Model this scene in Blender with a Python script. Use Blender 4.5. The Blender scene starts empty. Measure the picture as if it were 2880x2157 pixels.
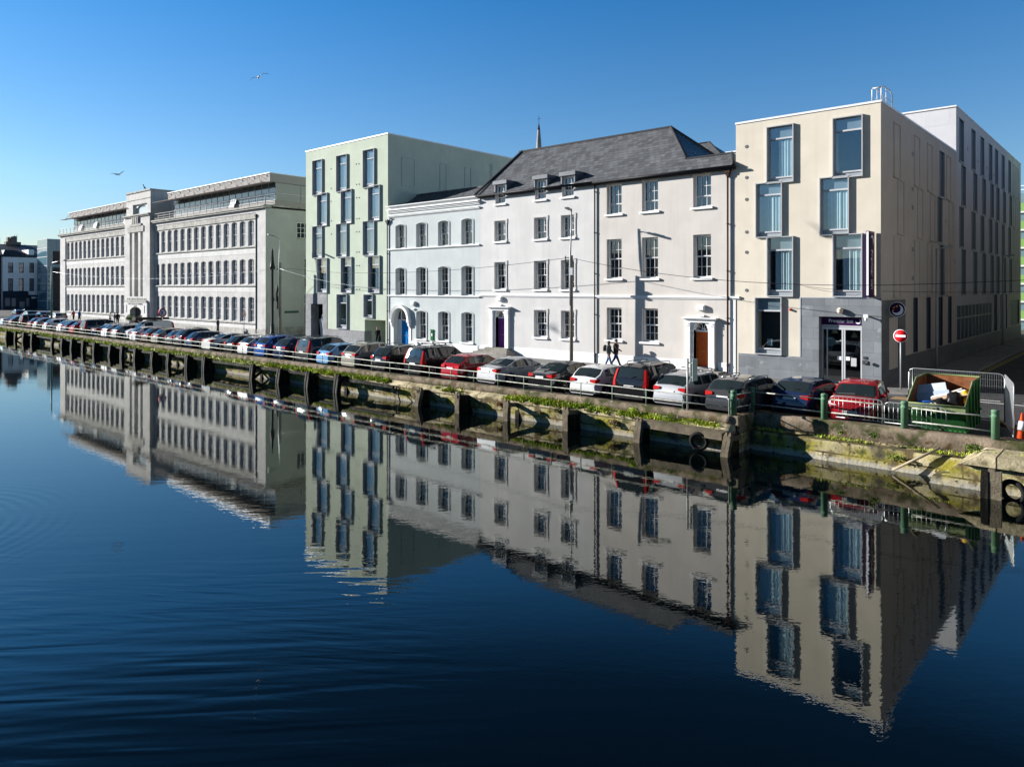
import bpy, bmesh, math, random
from mathutils import Vector, Matrix
R = math.radians
random.seed(7)
scene = bpy.context.scene
COL = scene.collection
# ---------------------------------------------------------------- survey
# The street was surveyed from the photograph: X runs along the quay, Y away
# from the river, Z up; street level 0, eye 5.3 m above it.
FOC, CX, HY, SN, CS, EYE = 2039.0, 1440.0, 811.0, 0.6650, 0.7469, 5.3
def TT(u):
    k = (u - CX) / FOC
    return (k * CS - SN) / (CS + k * SN)
def on_y(Y, u, v):
    t = TT(u); d = Y * (CS - SN * t)
    return t * Y, EYE + (HY - v) * d / FOC
def on_x(X, u, v):
    Y = X / TT(u); d = Y * CS - SN * X
    return Y, EYE + (HY - v) * d / FOC
FY = 41.5          # line of the house fronts
PZ = 0.10          # pavement level
QZ = 0.20          # coping level
WZ = -1.22         # water level
# ---------------------------------------------------------------- mesh helper
class MB:
    def __init__(s): s.v = []; s.f = []; s.m = []; s.sm = []
    def face(s, pts, m=0, sm=False):
        b = len(s.v); s.v += [tuple(p) for p in pts]
        s.f.append(tuple(range(b, b + len(pts)))); s.m.append(m); s.sm.append(sm)
    def box(s, x0, x1, y0, y1, z0, z1, m=0):
        b = len(s.v)
        s.v += [(x0,y0,z0),(x1,y0,z0),(x1,y1,z0),(x0,y1,z0),(x0,y0,z1),(x1,y0,z1),(x1,y1,z1),(x0,y1,z1)]
        for q in ((0,3,2,1),(4,5,6,7),(0,1,5,4),(1,2,6,5),(2,3,7,6),(3,0,4,7)):
            s.f.append(tuple(b + i for i in q)); s.m.append(m); s.sm.append(False)
    def obox(s, c, ax, ay, az, m=0):
        """box from centre and three half-axis vectors"""
        c, ax, ay, az = map(Vector, (c, ax, ay, az)); b = len(s.v)
        for k in (-1, 1):
            for i, j in ((-1,-1),(1,-1),(1,1),(-1,1)):
                s.v.append(tuple(c + ax*i + ay*j + az*k))
        for q in ((0,3,2,1),(4,5,6,7),(0,1,5,4),(1,2,6,5),(2,3,7,6),(3,0,4,7)):
            s.f.append(tuple(b + i for i in q)); s.m.append(m); s.sm.append(False)
    def ring(s, rings, m=0, sm=True, close=True, cap=True):
        """loft through rings of equal point counts"""
        b = len(s.v); n = len(rings[0])
        for r in rings: s.v += [tuple(p) for p in r]
        for i in range(len(rings) - 1):
            for j in range(n if close else n - 1):
                k = (j + 1) % n
                s.f.append((b+i*n+j, b+i*n+k, b+(i+1)*n+k, b+(i+1)*n+j)); s.m.append(m); s.sm.append(sm)
        if cap:
            s.f.append(tuple(b + j for j in range(n))[::-1]); s.m.append(m); s.sm.append(False)
            e = b + (len(rings)-1)*n
            s.f.append(tuple(e + j for j in range(n))); s.m.append(m); s.sm.append(False)
    def tube(s, pts, r, n=8, m=0, cap=True):
        pts = [Vector(p) for p in pts]; rings = []
        rr = r if isinstance(r, (list, tuple)) else [r] * len(pts)
        for i, p in enumerate(pts):
            d = (pts[min(i+1, len(pts)-1)] - pts[max(i-1, 0)]).normalized()
            a = Vector((0,0,1)) if abs(d.z) < .9 else Vector((1,0,0))
            x = d.cross(a).normalized(); y = d.cross(x)
            rings.append([p + (x*math.cos(2*math.pi*k/n) + y*math.sin(2*math.pi*k/n)) * rr[i] for k in range(n)])
        s.ring(rings, m, True, True, cap)
    def lathe(s, prof, c=(0,0,0), n=16, m=0, axis='z', cap=True):
        rings = []
        for r, h in prof:
            ring = []
            for k in range(n):
                a = 2*math.pi*k/n; p = (r*math.cos(a), r*math.sin(a), h)
                if axis == 'x': p = (h, p[0], p[1])
                if axis == 'y': p = (p[0], h, p[1])
                ring.append((c[0]+p[0], c[1]+p[1], c[2]+p[2]))
            rings.append(ring)
        s.ring(rings, m, True, True, cap)
    def prism(s, poly, y0, y1, m=0):
        """polygon in x,z pushed from y0 to y1"""
        s.ring([[(x, y0, z) for x, z in poly], [(x, y1, z) for x, z in poly]], m, False)
    def prismx(s, poly, x0, x1, m=0):
        s.ring([[(x0, y, z) for y, z in poly], [(x1, y, z) for y, z in poly]], m, False)
    def mesh(s, name, mats):
        me = bpy.data.meshes.new(name); me.from_pydata(s.v, [], s.f)
        for mt in (mats if isinstance(mats, (list, tuple)) else [mats]): me.materials.append(mt)
        me.polygons.foreach_set('material_index', s.m); me.polygons.foreach_set('use_smooth', s.sm)
        me.update(); return me
    def build(s, name, mats, parent=None, loc=(0,0,0), rz=0.0):
        return put(name, s.mesh(name, mats), parent, loc, rz)
def put(name, me, parent=None, loc=(0,0,0), rz=0.0):
    o = bpy.data.objects.new(name, me); COL.objects.link(o)
    o.location = loc; o.rotation_euler = (0, 0, rz)
    if parent: o.parent = parent
    return o
def tag(o, label, cat, group=None):
    o['label'] = label; o['category'] = cat
    if group: o['group'] = group
    return o
def thing(name, label, cat, loc=(0,0,0), rz=0.0, group=None):
    o = bpy.data.objects.new(name, None); COL.objects.link(o); o.empty_display_size = .3
    o.location = loc; o.rotation_euler = (0,0,rz)
    return tag(o, label, cat, group)
def struct(name, mb, mats, loc=(0,0,0)):
    o = mb.build(name, mats, None, loc); o['kind'] = 'structure'; return o
def stuff(o): o['kind'] = 'stuff'; return o
def wl(root, p): return (p[0]-root.location.x, p[1]-root.location.y, p[2]-root.location.z)
def weld(o, ang=40):
    bm = bmesh.new(); bm.from_mesh(o.data); bmesh.ops.remove_doubles(bm, verts=bm.verts, dist=.0008)
    bmesh.ops.recalc_face_normals(bm, faces=bm.faces); bm.to_mesh(o.data); bm.free()
    o.data.polygons.foreach_set('use_smooth', [True]*len(o.data.polygons))
    o.data.set_sharp_from_angle(angle=R(ang)); return o
def text_mesh(s, size, depth=.01, align='CENTER'):
    cu = bpy.data.curves.new('lettering', 'FONT'); cu.body = s; cu.size = size; cu.extrude = depth
    cu.align_x = align; cu.resolution_u = 3
    o = bpy.data.objects.new('lettering', cu); COL.objects.link(o)
    bpy.context.view_layer.update()
    me = bpy.data.meshes.new_from_object(o.evaluated_get(bpy.context.evaluated_depsgraph_get()))
    bpy.data.objects.remove(o); bpy.data.curves.remove(cu)
    return me
def lettering(s, size, mat, parent, loc, rot=(R(90),0,0), depth=.008, name='lettering', align='CENTER'):
    me = text_mesh(s, size, depth, align); me.materials.clear(); me.materials.append(mat)
    o = bpy.data.objects.new(name, me); COL.objects.link(o); o.parent = parent; o.location = loc; o.rotation_euler = rot
    return o
# ---------------------------------------------------------------- materials
_m = {}
def M(name, col, rough=.7, metal=0., spec=.08, var=.0, scale=2.5, streak=0., bump=0., bscale=60., coat=0., ior=1.5, emit=0., brick=None, axis='xz', rnd=0., dirt=None, dscale=1.2, dthr=(.55,.72)):
    """procedural Principled: noise tone variation, vertical streaks, bump,
    optional courses (brick=(width,height,mortar,mortar_colour,tone)) and dirt patches"""
    if name in _m: return _m[name]
    m = bpy.data.materials.new(name); m.use_nodes = True; nt = m.node_tree; N = nt.nodes; L = nt.links
    p = N['Principled BSDF']
    p.inputs['Roughness'].default_value = rough; p.inputs['Metallic'].default_value = metal
    p.inputs['Specular IOR Level'].default_value = spec; p.inputs['IOR'].default_value = ior
    p.inputs['Coat Weight'].default_value = coat; p.inputs['Coat Roughness'].default_value = .04
    c4 = (*col, 1)
    p.inputs['Base Color'].default_value = c4
    if emit: p.inputs['Emission Color'].default_value = c4; p.inputs['Emission Strength'].default_value = emit
    tc = N.new('ShaderNodeTexCoord'); cur = None
    def mixc(fac, a, b, bl='MIX'):
        x = N.new('ShaderNodeMix'); x.data_type = 'RGBA'; x.blend_type = bl
        for sock, val in ((x.inputs[0], fac), (x.inputs[6], a), (x.inputs[7], b)):
            if hasattr(val, 'links'): L.new(val, sock)
            else: sock.default_value = val
        return x.outputs[2]
    def noise(vec, sc, det=5):
        n = N.new('ShaderNodeTexNoise'); n.inputs['Scale'].default_value = sc; n.inputs['Detail'].default_value = det
        L.new(vec, n.inputs['Vector']); return n.outputs['Fac']
    def ramp(f, a, b, lo=(0,0,0,1), hi=(1,1,1,1)):
        r = N.new('ShaderNodeValToRGB'); r.color_ramp.elements[0].position = a; r.color_ramp.elements[1].position = b
        r.color_ramp.elements[0].color = lo; r.color_ramp.elements[1].color = hi
        L.new(f, r.inputs[0]); return r.outputs['Color']
    obj = tc.outputs['Object']
    bh = None
    if brick:
        w, h, mo, mc, tone = brick
        sx = N.new('ShaderNodeSeparateXYZ'); L.new(obj, sx.inputs[0]); cb = N.new('ShaderNodeCombineXYZ')
        L.new(sx.outputs['XYZ'.index(axis[0].upper())], cb.inputs[0]); L.new(sx.outputs['XYZ'.index(axis[1].upper())], cb.inputs[1])
        bt = N.new('ShaderNodeTexBrick'); L.new(cb.outputs[0], bt.inputs['Vector']); bt.inputs['Scale'].default_value = 1
        bt.inputs['Brick Width'].default_value = w; bt.inputs['Row Height'].default_value = h
        bt.inputs['Mortar Size'].default_value = mo; bt.inputs['Bias'].default_value = 0
        bt.inputs['Color1'].default_value = (*[x*(1-tone) for x in col], 1); bt.inputs['Color2'].default_value = (*[min(1, x*(1+tone)) for x in col], 1)
        bt.inputs['Mortar'].default_value = (*mc, 1); cur = bt.outputs['Color']; bh = bt.outputs['Fac']
    if cur is None:
        rgb = N.new('ShaderNodeRGB'); rgb.outputs[0].default_value = c4; cur = rgb.outputs[0]
    if var:
        f = ramp(noise(obj, scale), .3, .7, (1-var,)*3 + (1,), (1+var,)*3 + (1,)); cur = mixc(1., cur, f, 'MULTIPLY')
        f2 = ramp(noise(obj, scale*.18, 3), .3, .7, (1-var*.8,)*3 + (1,), (1+var*.5,)*3 + (1,)); cur = mixc(1., cur, f2, 'MULTIPLY')
    if streak:
        mp = N.new('ShaderNodeMapping'); mp.inputs['Scale'].default_value = (3.2, 3.2, .16); L.new(obj, mp.inputs[0])
        f = ramp(noise(mp.outputs[0], 1.0, 6), .52, .78, (0,0,0,1), (streak,)*3 + (1,)); cur = mixc(f, cur, (.16,.16,.14,1))
    if dirt:
        f = ramp(noise(obj, dscale, 8), dthr[0], dthr[1]); cur = mixc(f, cur, (*dirt, 1))
    if rnd:
        oi = N.new('ShaderNodeObjectInfo'); f = ramp(oi.outputs['Random'], 0, 1, (1-rnd,)*3+(1,), (1+rnd,)*3+(1,)); cur = mixc(1., cur, f, 'MULTIPLY')
    L.new(cur, p.inputs['Base Color'])
    if bump or bh is not None:
        b = N.new('ShaderNodeBump'); b.inputs['Strength'].default_value = bump or .3; b.inputs['Distance'].default_value = .02
        hsrc = noise(obj, bscale, 4)
        if bh is not None:
            mm = N.new('ShaderNodeMath'); mm.operation = 'SUBTRACT'; L.new(hsrc, mm.inputs[0]); L.new(bh, mm.inputs[1]); hsrc = mm.outputs[0]
        L.new(hsrc, b.inputs['Height']); L.new(b.outputs[0], p.inputs['Normal'])
    _m[name] = m; return m
def glass_mat(name, tint=(.02,.025,.03), ior=1.75, wob=.12, wsc=.55, rnd=0., see=False):
    """dark reflective glazing with slightly wavy panes; see=True lets you look through"""
    if name in _m: return _m[name]
    m = bpy.data.materials.new(name); m.use_nodes = True; nt = m.node_tree; N = nt.nodes; L = nt.links
    p = N['Principled BSDF']; p.inputs['Base Color'].default_value = (*tint, 1); p.inputs['Roughness'].default_value = .02
    p.inputs['IOR'].default_value = ior
    tc = N.new('ShaderNodeTexCoord'); n = N.new('ShaderNodeTexNoise'); n.inputs['Scale'].default_value = wsc; n.inputs['Detail'].default_value = 1
    L.new(tc.outputs['Object'], n.inputs['Vector'])
    b = N.new('ShaderNodeBump'); b.inputs['Strength'].default_value = wob; b.inputs['Distance'].default_value = .05
    L.new(n.outputs['Fac'], b.inputs['Height']); L.new(b.outputs[0], p.inputs['Normal'])
    if rnd:
        oi = N.new('ShaderNodeObjectInfo'); rp = N.new('ShaderNodeValToRGB'); L.new(oi.outputs['Random'], rp.inputs[0])
        rp.color_ramp.elements[0].position = .45; rp.color_ramp.elements[0].color = (*tint, 1); rp.color_ramp.elements[1].color = (*[min(1, x + rnd) for x in tint], 1)
        L.new(rp.outputs[0], p.inputs['Base Color'])
    if see:
        g = N.new('ShaderNodeBsdfGlossy'); g.inputs['Roughness'].default_value = .01; L.new(b.outputs[0], g.inputs['Normal'])
        t = N.new('ShaderNodeBsdfTransparent'); t.inputs['Color'].default_value = (.86,.93,.95,1)
        lw = N.new('ShaderNodeLayerWeight'); lw.inputs['Blend'].default_value = .5; L.new(b.outputs[0], lw.inputs['Normal'])
        pw = N.new('ShaderNodeMath'); pw.operation = 'POWER'; pw.inputs[1].default_value = 3.5; L.new(lw.outputs['Facing'], pw.inputs[0])
        fr = N.new('ShaderNodeMath'); fr.operation = 'MULTIPLY_ADD'; fr.inputs[1].default_value = .85; fr.inputs[2].default_value = .13; L.new(pw.outputs[0], fr.inputs[0])
        mx = N.new('ShaderNodeMixShader'); L.new(fr.outputs[0], mx.inputs[0]); L.new(t.outputs[0], mx.inputs[1]); L.new(g.outputs[0], mx.inputs[2])
        L.new(mx.outputs[0], N['Material Output'].inputs['Surface'])
    _m[name] = m; return m
WHITE = M('white_paint', (.78,.78,.77), .55, var=.05, scale=4)
SASH = M('sash_white', (.72,.72,.71), .5)
BLACKM = M('black_metal', (.02,.02,.022), .45)
STEEL = M('galvanised', (.42,.44,.45), .42, .7, var=.12, scale=12)
ALU = M('aluminium', (.62,.64,.66), .4, .55, var=.05)
GREYM = M('grey_metal', (.30,.32,.34), .5, .3)
DARKROOM = M('dark_room', (.03,.034,.04), .9)
GLASS = glass_mat('sash_glass', (.02,.025,.03), 2.2)
GLASSR = glass_mat('office_glass', (.13,.16,.20), 1.8, rnd=.10)
GLASST = glass_mat('clear_glass', ior=1.8, see=True, wob=.1)
SLATE = M('slate', (.108,.113,.122), .6, var=.14, scale=5, brick=(.42,.24,.012,(.045,.046,.05),.28), axis='xz', bump=.35)
SLATEY = M('slate_side', (.088,.09,.096), .45, var=.12, scale=5, brick=(.42,.24,.012,(.045,.046,.05),.25), axis='yz', bump=.35)
LEAD = M('lead', (.15,.16,.175), .5, .2, var=.1)
SKIN = M('skin', (.50,.31,.23), .6)
# ---------------------------------------------------------------- camera, light, sky
cam = bpy.data.cameras.new('camera'); cam_o = bpy.data.objects.new('camera', cam); COL.objects.link(cam_o)
cam_o.location = (0, 0, EYE); cam.sensor_width = 36; cam.lens = FOC/2880*36
cam_o.rotation_euler = (R(90), 0, math.atan2(SN, CS))
cam.shift_y = -(1078.5-HY)/2880; cam.clip_start = .5; cam.clip_end = 3000
scene.camera = cam_o
AZ, EL = R(67), R(18)
sdir = Vector((-math.sin(AZ)*math.cos(EL), -math.cos(AZ)*math.cos(EL), math.sin(EL)))
sun = bpy.data.lights.new('sun', 'SUN'); sun.energy = 5.0; sun.angle = R(.5); sun.color = (1., .965, .92)
sun_o = bpy.data.objects.new('sun', sun); COL.objects.link(sun_o); sun_o.rotation_euler = sdir.to_track_quat('Z', 'Y').to_euler(); sun_o.location = (-60, -20, 60)
w = bpy.data.worlds.new('World'); scene.world = w; w.use_nodes = True
nt = w.node_tree; bg = nt.nodes['Background']; bg.inputs['Strength'].default_value = .10
sk = nt.nodes.new('ShaderNodeTexSky'); sk.sky_type = 'NISHITA'; sk.sun_disc = False
sk.sun_elevation = EL; sk.sun_rotation = math.atan2(sdir.x, sdir.y); sk.altitude = 300; sk.air_density = 1.0; sk.dust_density = .25; sk.ozone_density = 3.0
hs_ = nt.nodes.new('ShaderNodeHueSaturation'); hs_.inputs['Saturation'].default_value = 1.0; nt.links.new(sk.outputs[0], hs_.inputs['Color'])
tcw = nt.nodes.new('ShaderNodeTexCoord'); sxw = nt.nodes.new('ShaderNodeSeparateXYZ'); nt.links.new(tcw.outputs['Generated'], sxw.inputs[0])
rpw = nt.nodes.new('ShaderNodeValToRGB'); nt.links.new(sxw.outputs[2], rpw.inputs[0]); e_ = rpw.color_ramp.elements   # deepens the clear sky towards the zenith
e_[0].position = .0; e_[0].color = (.48,.43,.43,1); e_[1].position = .62; e_[1].color = (.012,.04,.075,1)
n_ = e_.new(.13); n_.color = (.46,.57,.64,1); n_ = e_.new(.37); n_.color = (.165,.50,.72,1); n_ = e_.new(.47); n_.color = (.04,.135,.20,1)
mxw = nt.nodes.new('ShaderNodeMix'); mxw.data_type = 'RGBA'; mxw.blend_type = 'MULTIPLY'; mxw.inputs[0].default_value = 1; nt.links.new(hs_.outputs[0], mxw.inputs[6]); nt.links.new(rpw.outputs[0], mxw.inputs[7])
nt.links.new(mxw.outputs[2], bg.inputs['Color'])
vs = scene.view_settings; vs.view_transform = 'Standard'; vs.look = 'None'; vs.exposure = 1.19; vs.gamma = 1
scene.render.engine = 'CYCLES'; scene.cycles.max_bounces = 7; scene.cycles.diffuse_bounces = 3; scene.cycles.glossy_bounces = 4
scene.cycles.transparent_max_bounces = 8; scene.cycles.use_denoising = True; scene.cycles.sample_clamp_indirect = 6
scene.cycles.caustics_reflective = False; scene.cycles.caustics_refractive = False
# ---------------------------------------------------------------- river and ground
def water_mat():
    m = bpy.data.materials.new('river_water'); m.use_nodes = True; nt = m.node_tree; N = nt.nodes; L = nt.links
    tc = N.new('ShaderNodeTexCoord'); prev = None
    def layer(rot, sc, scale, det, dist, prev, rough=.5):
        mp = N.new('ShaderNodeMapping'); mp.vector_type = 'TEXTURE'; mp.inputs['Rotation'].default_value = (0, 0, R(rot)); mp.inputs['Scale'].default_value = [1/q for q in sc]
        L.new(tc.outputs['Object'], mp.inputs[0])
        n = N.new('ShaderNodeTexNoise'); n.inputs['Scale'].default_value = scale; n.inputs['Detail'].default_value = det; n.inputs['Roughness'].default_value = rough
        L.new(mp.outputs[0], n.inputs['Vector'])
        b = N.new('ShaderNodeBump'); b.inputs['Strength'].default_value = 1; b.inputs['Distance'].default_value = dist
        L.new(n.outputs['Fac'], b.inputs['Height'])
        if prev: L.new(prev, b.inputs['Normal'])
        return b.outputs[0]
    # calm under the quay wall, livelier out in the stream
    ds_ = N.new('ShaderNodeVectorMath'); ds_.operation = 'DISTANCE'; L.new(tc.outputs['Object'], ds_.inputs[0]); ds_.inputs[1].default_value = (-14, -2, 0)
    open_ = N.new('ShaderNodeMapRange'); open_.interpolation_type = 'SMOOTHSTEP'; open_.inputs[1].default_value = 15.5; open_.inputs[2].default_value = 6.5; open_.inputs[3].default_value = .06; open_.inputs[4].default_value = 1; L.new(ds_.outputs['Value'], open_.inputs[0])
    def chop(rot, sc, scale, det, dist, prev, lo, hi, msc):
        mp = N.new('ShaderNodeMapping'); mp.vector_type = 'TEXTURE'; mp.inputs['Rotation'].default_value = (0, 0, R(rot)); mp.inputs['Scale'].default_value = [1/q for q in sc]; L.new(tc.outputs['Object'], mp.inputs[0])
        n = N.new('ShaderNodeTexNoise'); n.inputs['Scale'].default_value = scale; n.inputs['Detail'].default_value = det; n.inputs['Distortion'].default_value = .35; L.new(mp.outputs[0], n.inputs['Vector'])
        k = N.new('ShaderNodeTexNoise'); k.inputs['Scale'].default_value = msc; k.inputs['Detail'].default_value = 2; L.new(tc.outputs['Object'], k.inputs['Vector'])
        mr = N.new('ShaderNodeMapRange'); mr.inputs[1].default_value = lo; mr.inputs[2].default_value = hi; L.new(k.outputs['Fac'], mr.inputs[0])
        m1 = N.new('ShaderNodeMath'); m1.operation = 'MULTIPLY'; L.new(mr.outputs[0], m1.inputs[0]); L.new(open_.outputs[0], m1.inputs[1])
        m2 = N.new('ShaderNodeMath'); m2.operation = 'MULTIPLY'; L.new(m1.outputs[0], m2.inputs[0]); L.new(n.outputs['Fac'], m2.inputs[1])
        b = N.new('ShaderNodeBump'); b.inputs['Strength'].default_value = 1; b.inputs['Distance'].default_value = dist; L.new(m2.outputs[0], b.inputs['Height'])
        if prev: L.new(prev, b.inputs['Normal'])
        return b.outputs[0]
    prev = layer(46, (.25, 1, 1), .35, 1, .004, prev)
    prev = chop(50, (.13, 1, 1), 1.3, 1, .006, prev, .38, .66, .09)
    prev = chop(46, (.10, 1, 1), 2.8, 1, .015, prev, .34, .62, .13)
    prev = chop(36, (.13, 1, 1), 5.2, 1, .0055, prev, .42, .64, .2)
    prev = layer(42, (.6, 1, 1), 5.0, 2, .0007, prev)
    prev = layer(50, (.8, 1, 1), 14., 1, .0003, prev)
    # rings spreading from a dip in the water
    for cx, cy, rad, wl_, amp in ((-25.5, 2.5, 6., .36, .004),):
        sp = N.new('ShaderNodeVectorMath'); sp.operation = 'DISTANCE'; L.new(tc.outputs['Object'], sp.inputs[0]); sp.inputs[1].default_value = (cx, cy, 0)
        a = N.new('ShaderNodeMath'); a.operation = 'MULTIPLY'; a.inputs[1].default_value = 2*math.pi/wl_; L.new(sp.outputs['Value'], a.inputs[0])
        si = N.new('ShaderNodeMath'); si.operation = 'SINE'; L.new(a.outputs[0], si.inputs[0])
        mr = N.new('ShaderNodeMapRange'); mr.inputs[1].default_value = rad*.35; mr.inputs[2].default_value = rad; mr.inputs[3].default_value = 1; mr.inputs[4].default_value = 0
        L.new(sp.outputs['Value'], mr.inputs[0])
        nn = N.new('ShaderNodeTexNoise'); nn.inputs['Scale'].default_value = .35; L.new(tc.outputs['Object'], nn.inputs['Vector'])
        m1 = N.new('ShaderNodeMath'); m1.operation = 'MULTIPLY'; L.new(si.outputs[0], m1.inputs[0]); L.new(mr.outputs[0], m1.inputs[1])
        m2 = N.new('ShaderNodeMath'); m2.operation = 'MULTIPLY'; L.new(m1.outputs[0], m2.inputs[0]); L.new(nn.outputs['Fac'], m2.inputs[1])
        b = N.new('ShaderNodeBump'); b.inputs['Strength'].default_value = 1; b.inputs['Distance'].default_value = amp
        L.new(m2.outputs[0], b.inputs['Height']); L.new(prev, b.inputs['Normal']); prev = b.outputs[0]
    for n in list(N):
        if n.type == 'BSDF_PRINCIPLED': N.remove(n)
    d = N.new('ShaderNodeBsdfDiffuse'); d.inputs['Color'].default_value = (.0006, .0016, .0022, 1)
    g = N.new('ShaderNodeBsdfGlossy'); g.inputs['Roughness'].default_value = .0; g.inputs['Color'].default_value = (.95, .97, .93, 1)
    L.new(prev, g.inputs['Normal'])
    fr = N.new('ShaderNodeFresnel'); fr.inputs['IOR'].default_value = 1.95; L.new(prev, fr.inputs['Normal'])
    mx = N.new('ShaderNodeMixShader'); L.new(fr.outputs[0], mx.inputs[0]); L.new(d.outputs[0], mx.inputs[1]); L.new(g.outputs[0], mx.inputs[2])
    L.new(mx.outputs[0], N['Material Output'].inputs['Surface'])
    return m
mb = MB(); mb.face([(-700,-400,0),(500,-400,0),(500,30,0),(-700,30,0)])
struct('river_water', mb, water_mat(), (0,0,WZ))
mb = MB(); mb.face([(-900,29.3,-.02),(900,29.3,-.02),(900,1500,-.02),(-900,1500,-.02)]); mb.face([(-900,27.7,-.02),(-12.9,27.7,-.02),(-12.9,29.3,-.02),(-900,29.3,-.02)])
struct('ground', mb, M('ground_grey', (.12,.12,.115), .9, var=.1))
ASPH = M('asphalt', (.062,.062,.064), .82, var=.16, scale=1.6, bump=.35, bscale=45, dirt=(.085,.083,.08), dscale=.7)
mb = MB(); mb.face([(-300,29.6,0),(120,29.6,0),(120,39,0),(-300,39,0)]); mb.face([(-8.55,39,0),(10,39,0),(10,150,0),(-8.55,150,0)]); mb.face([(-300,28,0),(-13.3,28,0),(-13.3,29.6,0),(-300,29.6,0)])
struct('road', mb, ASPH)
mb = MB()
poly = [(-150,39),(-10.4,39),(-9.3,39.4),(-8.75,40.3),(-8.6,41.5),(-8.6,140),(-10.95,140),(-10.95,41.7),(-150,41.7)]
mb.ring([[(x,y,-.05) for x,y in poly], [(x,y,PZ) for x,y in poly]], 0, False)
struct('pavement', mb, M('paving', (.21,.205,.195), .8, var=.1, brick=(.9,.6,.012,(.12,.12,.115),.10), axis='xy', bump=.3))
mb = MB()
k = [(-150,38.86),(-10.4,38.86),(-9.2,39.27),(-8.6,40.25),(-8.45,41.5),(-8.45,140)]
for (a, b) in zip(k, k[1:]):
    dx, dy = b[0]-a[0], b[1]-a[1]; l = math.hypot(dx, dy); nx, ny = -dy/l*.13, dx/l*.13
    mb.ring([[(a[0],a[1],-.02),(b[0],b[1],-.02),(b[0]+nx,b[1]+ny,-.02),(a[0]+nx,a[1]+ny,-.02)],[(a[0],a[1],.105),(b[0],b[1],.105),(b[0]+nx,b[1]+ny,.105),(a[0]+nx,a[1]+ny,.105)]], 0, False)
struct('kerb', mb, M('kerb_stone', (.30,.295,.28), .8, var=.12))
mb = MB(); mb.box(-9.6, -8.75, 38.1, 39.0, 0, .012); 
struct('tactile_paving', mb, M('buff_tactile', (.36,.24,.13), .8, brick=(.08,.08,.012,(.26,.17,.09),.1), axis='xy'))
mb = MB()
for y0, x0, x1 in ((39.75,-6.35,-4.4),(39.95,-3.6,-1.6),(40.5,-6.5,-5.5),(40.55,-4.6,-3.4),(39.9,-.8,1.2)): mb.box(x0, x1, y0, y0+.13, 0, .006)
for i in range(34):
    x = -116+i*3.02; mb.box(x, x+.09, 28.6, 33.4, 0, .006)
struct('road_markings', mb, M('road_paint', (.62,.62,.60), .7, var=.15, scale=8))
mb = MB()
for x in (-8.30, -8.10): mb.box(x, x+.08, 44, 138, 0, .006)
mb.box(-34, -9.9, 38.6, 38.69, 0, .006)
struct('yellow_lines', mb, M('yellow_paint', (.42,.32,.06), .7, var=.2, scale=6))
# ---------------------------------------------------------------- quay
def quay_mat(name, col, moss, band, brick=None):
    m = M(name, col, .95, spec=.15, var=.32, scale=2.2, bump=1., bscale=11, brick=brick, axis='xz')
    nt = m.node_tree; N = nt.nodes; L = nt.links; p = N['Principled BSDF']
    src = p.inputs['Base Color'].links[0].from_socket
    tc = N.new('ShaderNodeTexCoord'); sx = N.new('ShaderNodeSeparateXYZ'); L.new(tc.outputs['Object'], sx.inputs[0])
    def patch(src, c, sc, lo, hi, z0, z1, zf=.12):
        n = N.new('ShaderNodeTexNoise'); n.inputs['Scale'].default_value = sc; n.inputs['Detail'].default_value = 7; L.new(tc.outputs['Object'], n.inputs['Vector'])
        r = N.new('ShaderNodeMapRange'); r.inputs[1].default_value = lo; r.inputs[2].default_value = hi; L.new(n.outputs['Fac'], r.inputs[0])
        a = N.new('ShaderNodeMapRange'); a.inputs[1].default_value = z0-zf; a.inputs[2].default_value = z0+zf; L.new(sx.outputs[2], a.inputs[0])
        b = N.new('ShaderNodeMapRange'); b.inputs[1].default_value = z1+zf; b.inputs[2].default_value = z1-zf; L.new(sx.outputs[2], b.inputs[0])
        x = N.new('ShaderNodeMath'); x.operation = 'MULTIPLY'; L.new(a.outputs[0], x.inputs[0]); L.new(b.outputs[0], x.inputs[1])
        y = N.new('ShaderNodeMath'); y.operation = 'MULTIPLY'; L.new(x.outputs[0], y.inputs[0]); L.new(r.outputs[0], y.inputs[1])
        mx = N.new('ShaderNodeMix'); mx.data_type = 'RGBA'; L.new(y.outputs[0], mx.inputs[0]); L.new(src, mx.inputs[6]); mx.inputs[7].default_value = (*c, 1)
        return mx.outputs[2]
    for args in moss: src = patch(src, *args)
    L.new(src, p.inputs['Base Color']); return m
COPE = quay_mat('coping_concrete', (.21,.165,.12), [((.05,.055,.02), 1.6, .45, .62, -.6, .3), ((.26,.245,.20), 5., .60, .72, -.6, .3), ((.10,.06,.03), 3., .58, .68, -.6, .3)], None)
QSTONE = quay_mat('quay_limestone', (.43,.37,.235), [((.27,.24,.035), 1.1, .38, .58, -1.05, -.5), ((.12,.09,.045), 1.9, .5, .64, -1.3, -.2), ((.045,.04,.03), 6., .60, .68, -1.3, -.2), ((.05,.06,.02), 2.2, .55, .68, -1.1, -.3), ((.36,.34,.29), 7., .35, .55, -1.3, -1.06, .05), ((.06,.055,.04), .8, .58, .7, -1.3, -.2)], None, brick=(1.9,.46,.026,(.035,.03,.022),.22))
random.seed(3)
def run(x0, x1, prof, step_fn, jit):
    rings = []; x = x0
    while True:
        rings.append([(x, y + random.uniform(-jit, jit)*q, z + random.uniform(-jit, jit)*q) for y, z, q in prof])
        if x >= x1: break
        x = min(x1, x + step_fn(x))
    return rings
st = lambda x: 3.0 if x < -90 else (1.2 if x < -50 else .45)
qw = thing('quay_wall', 'weathered stone quay wall with a mossy concrete coping along the river', 'quay wall', (-60, 27.3, WZ))
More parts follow.
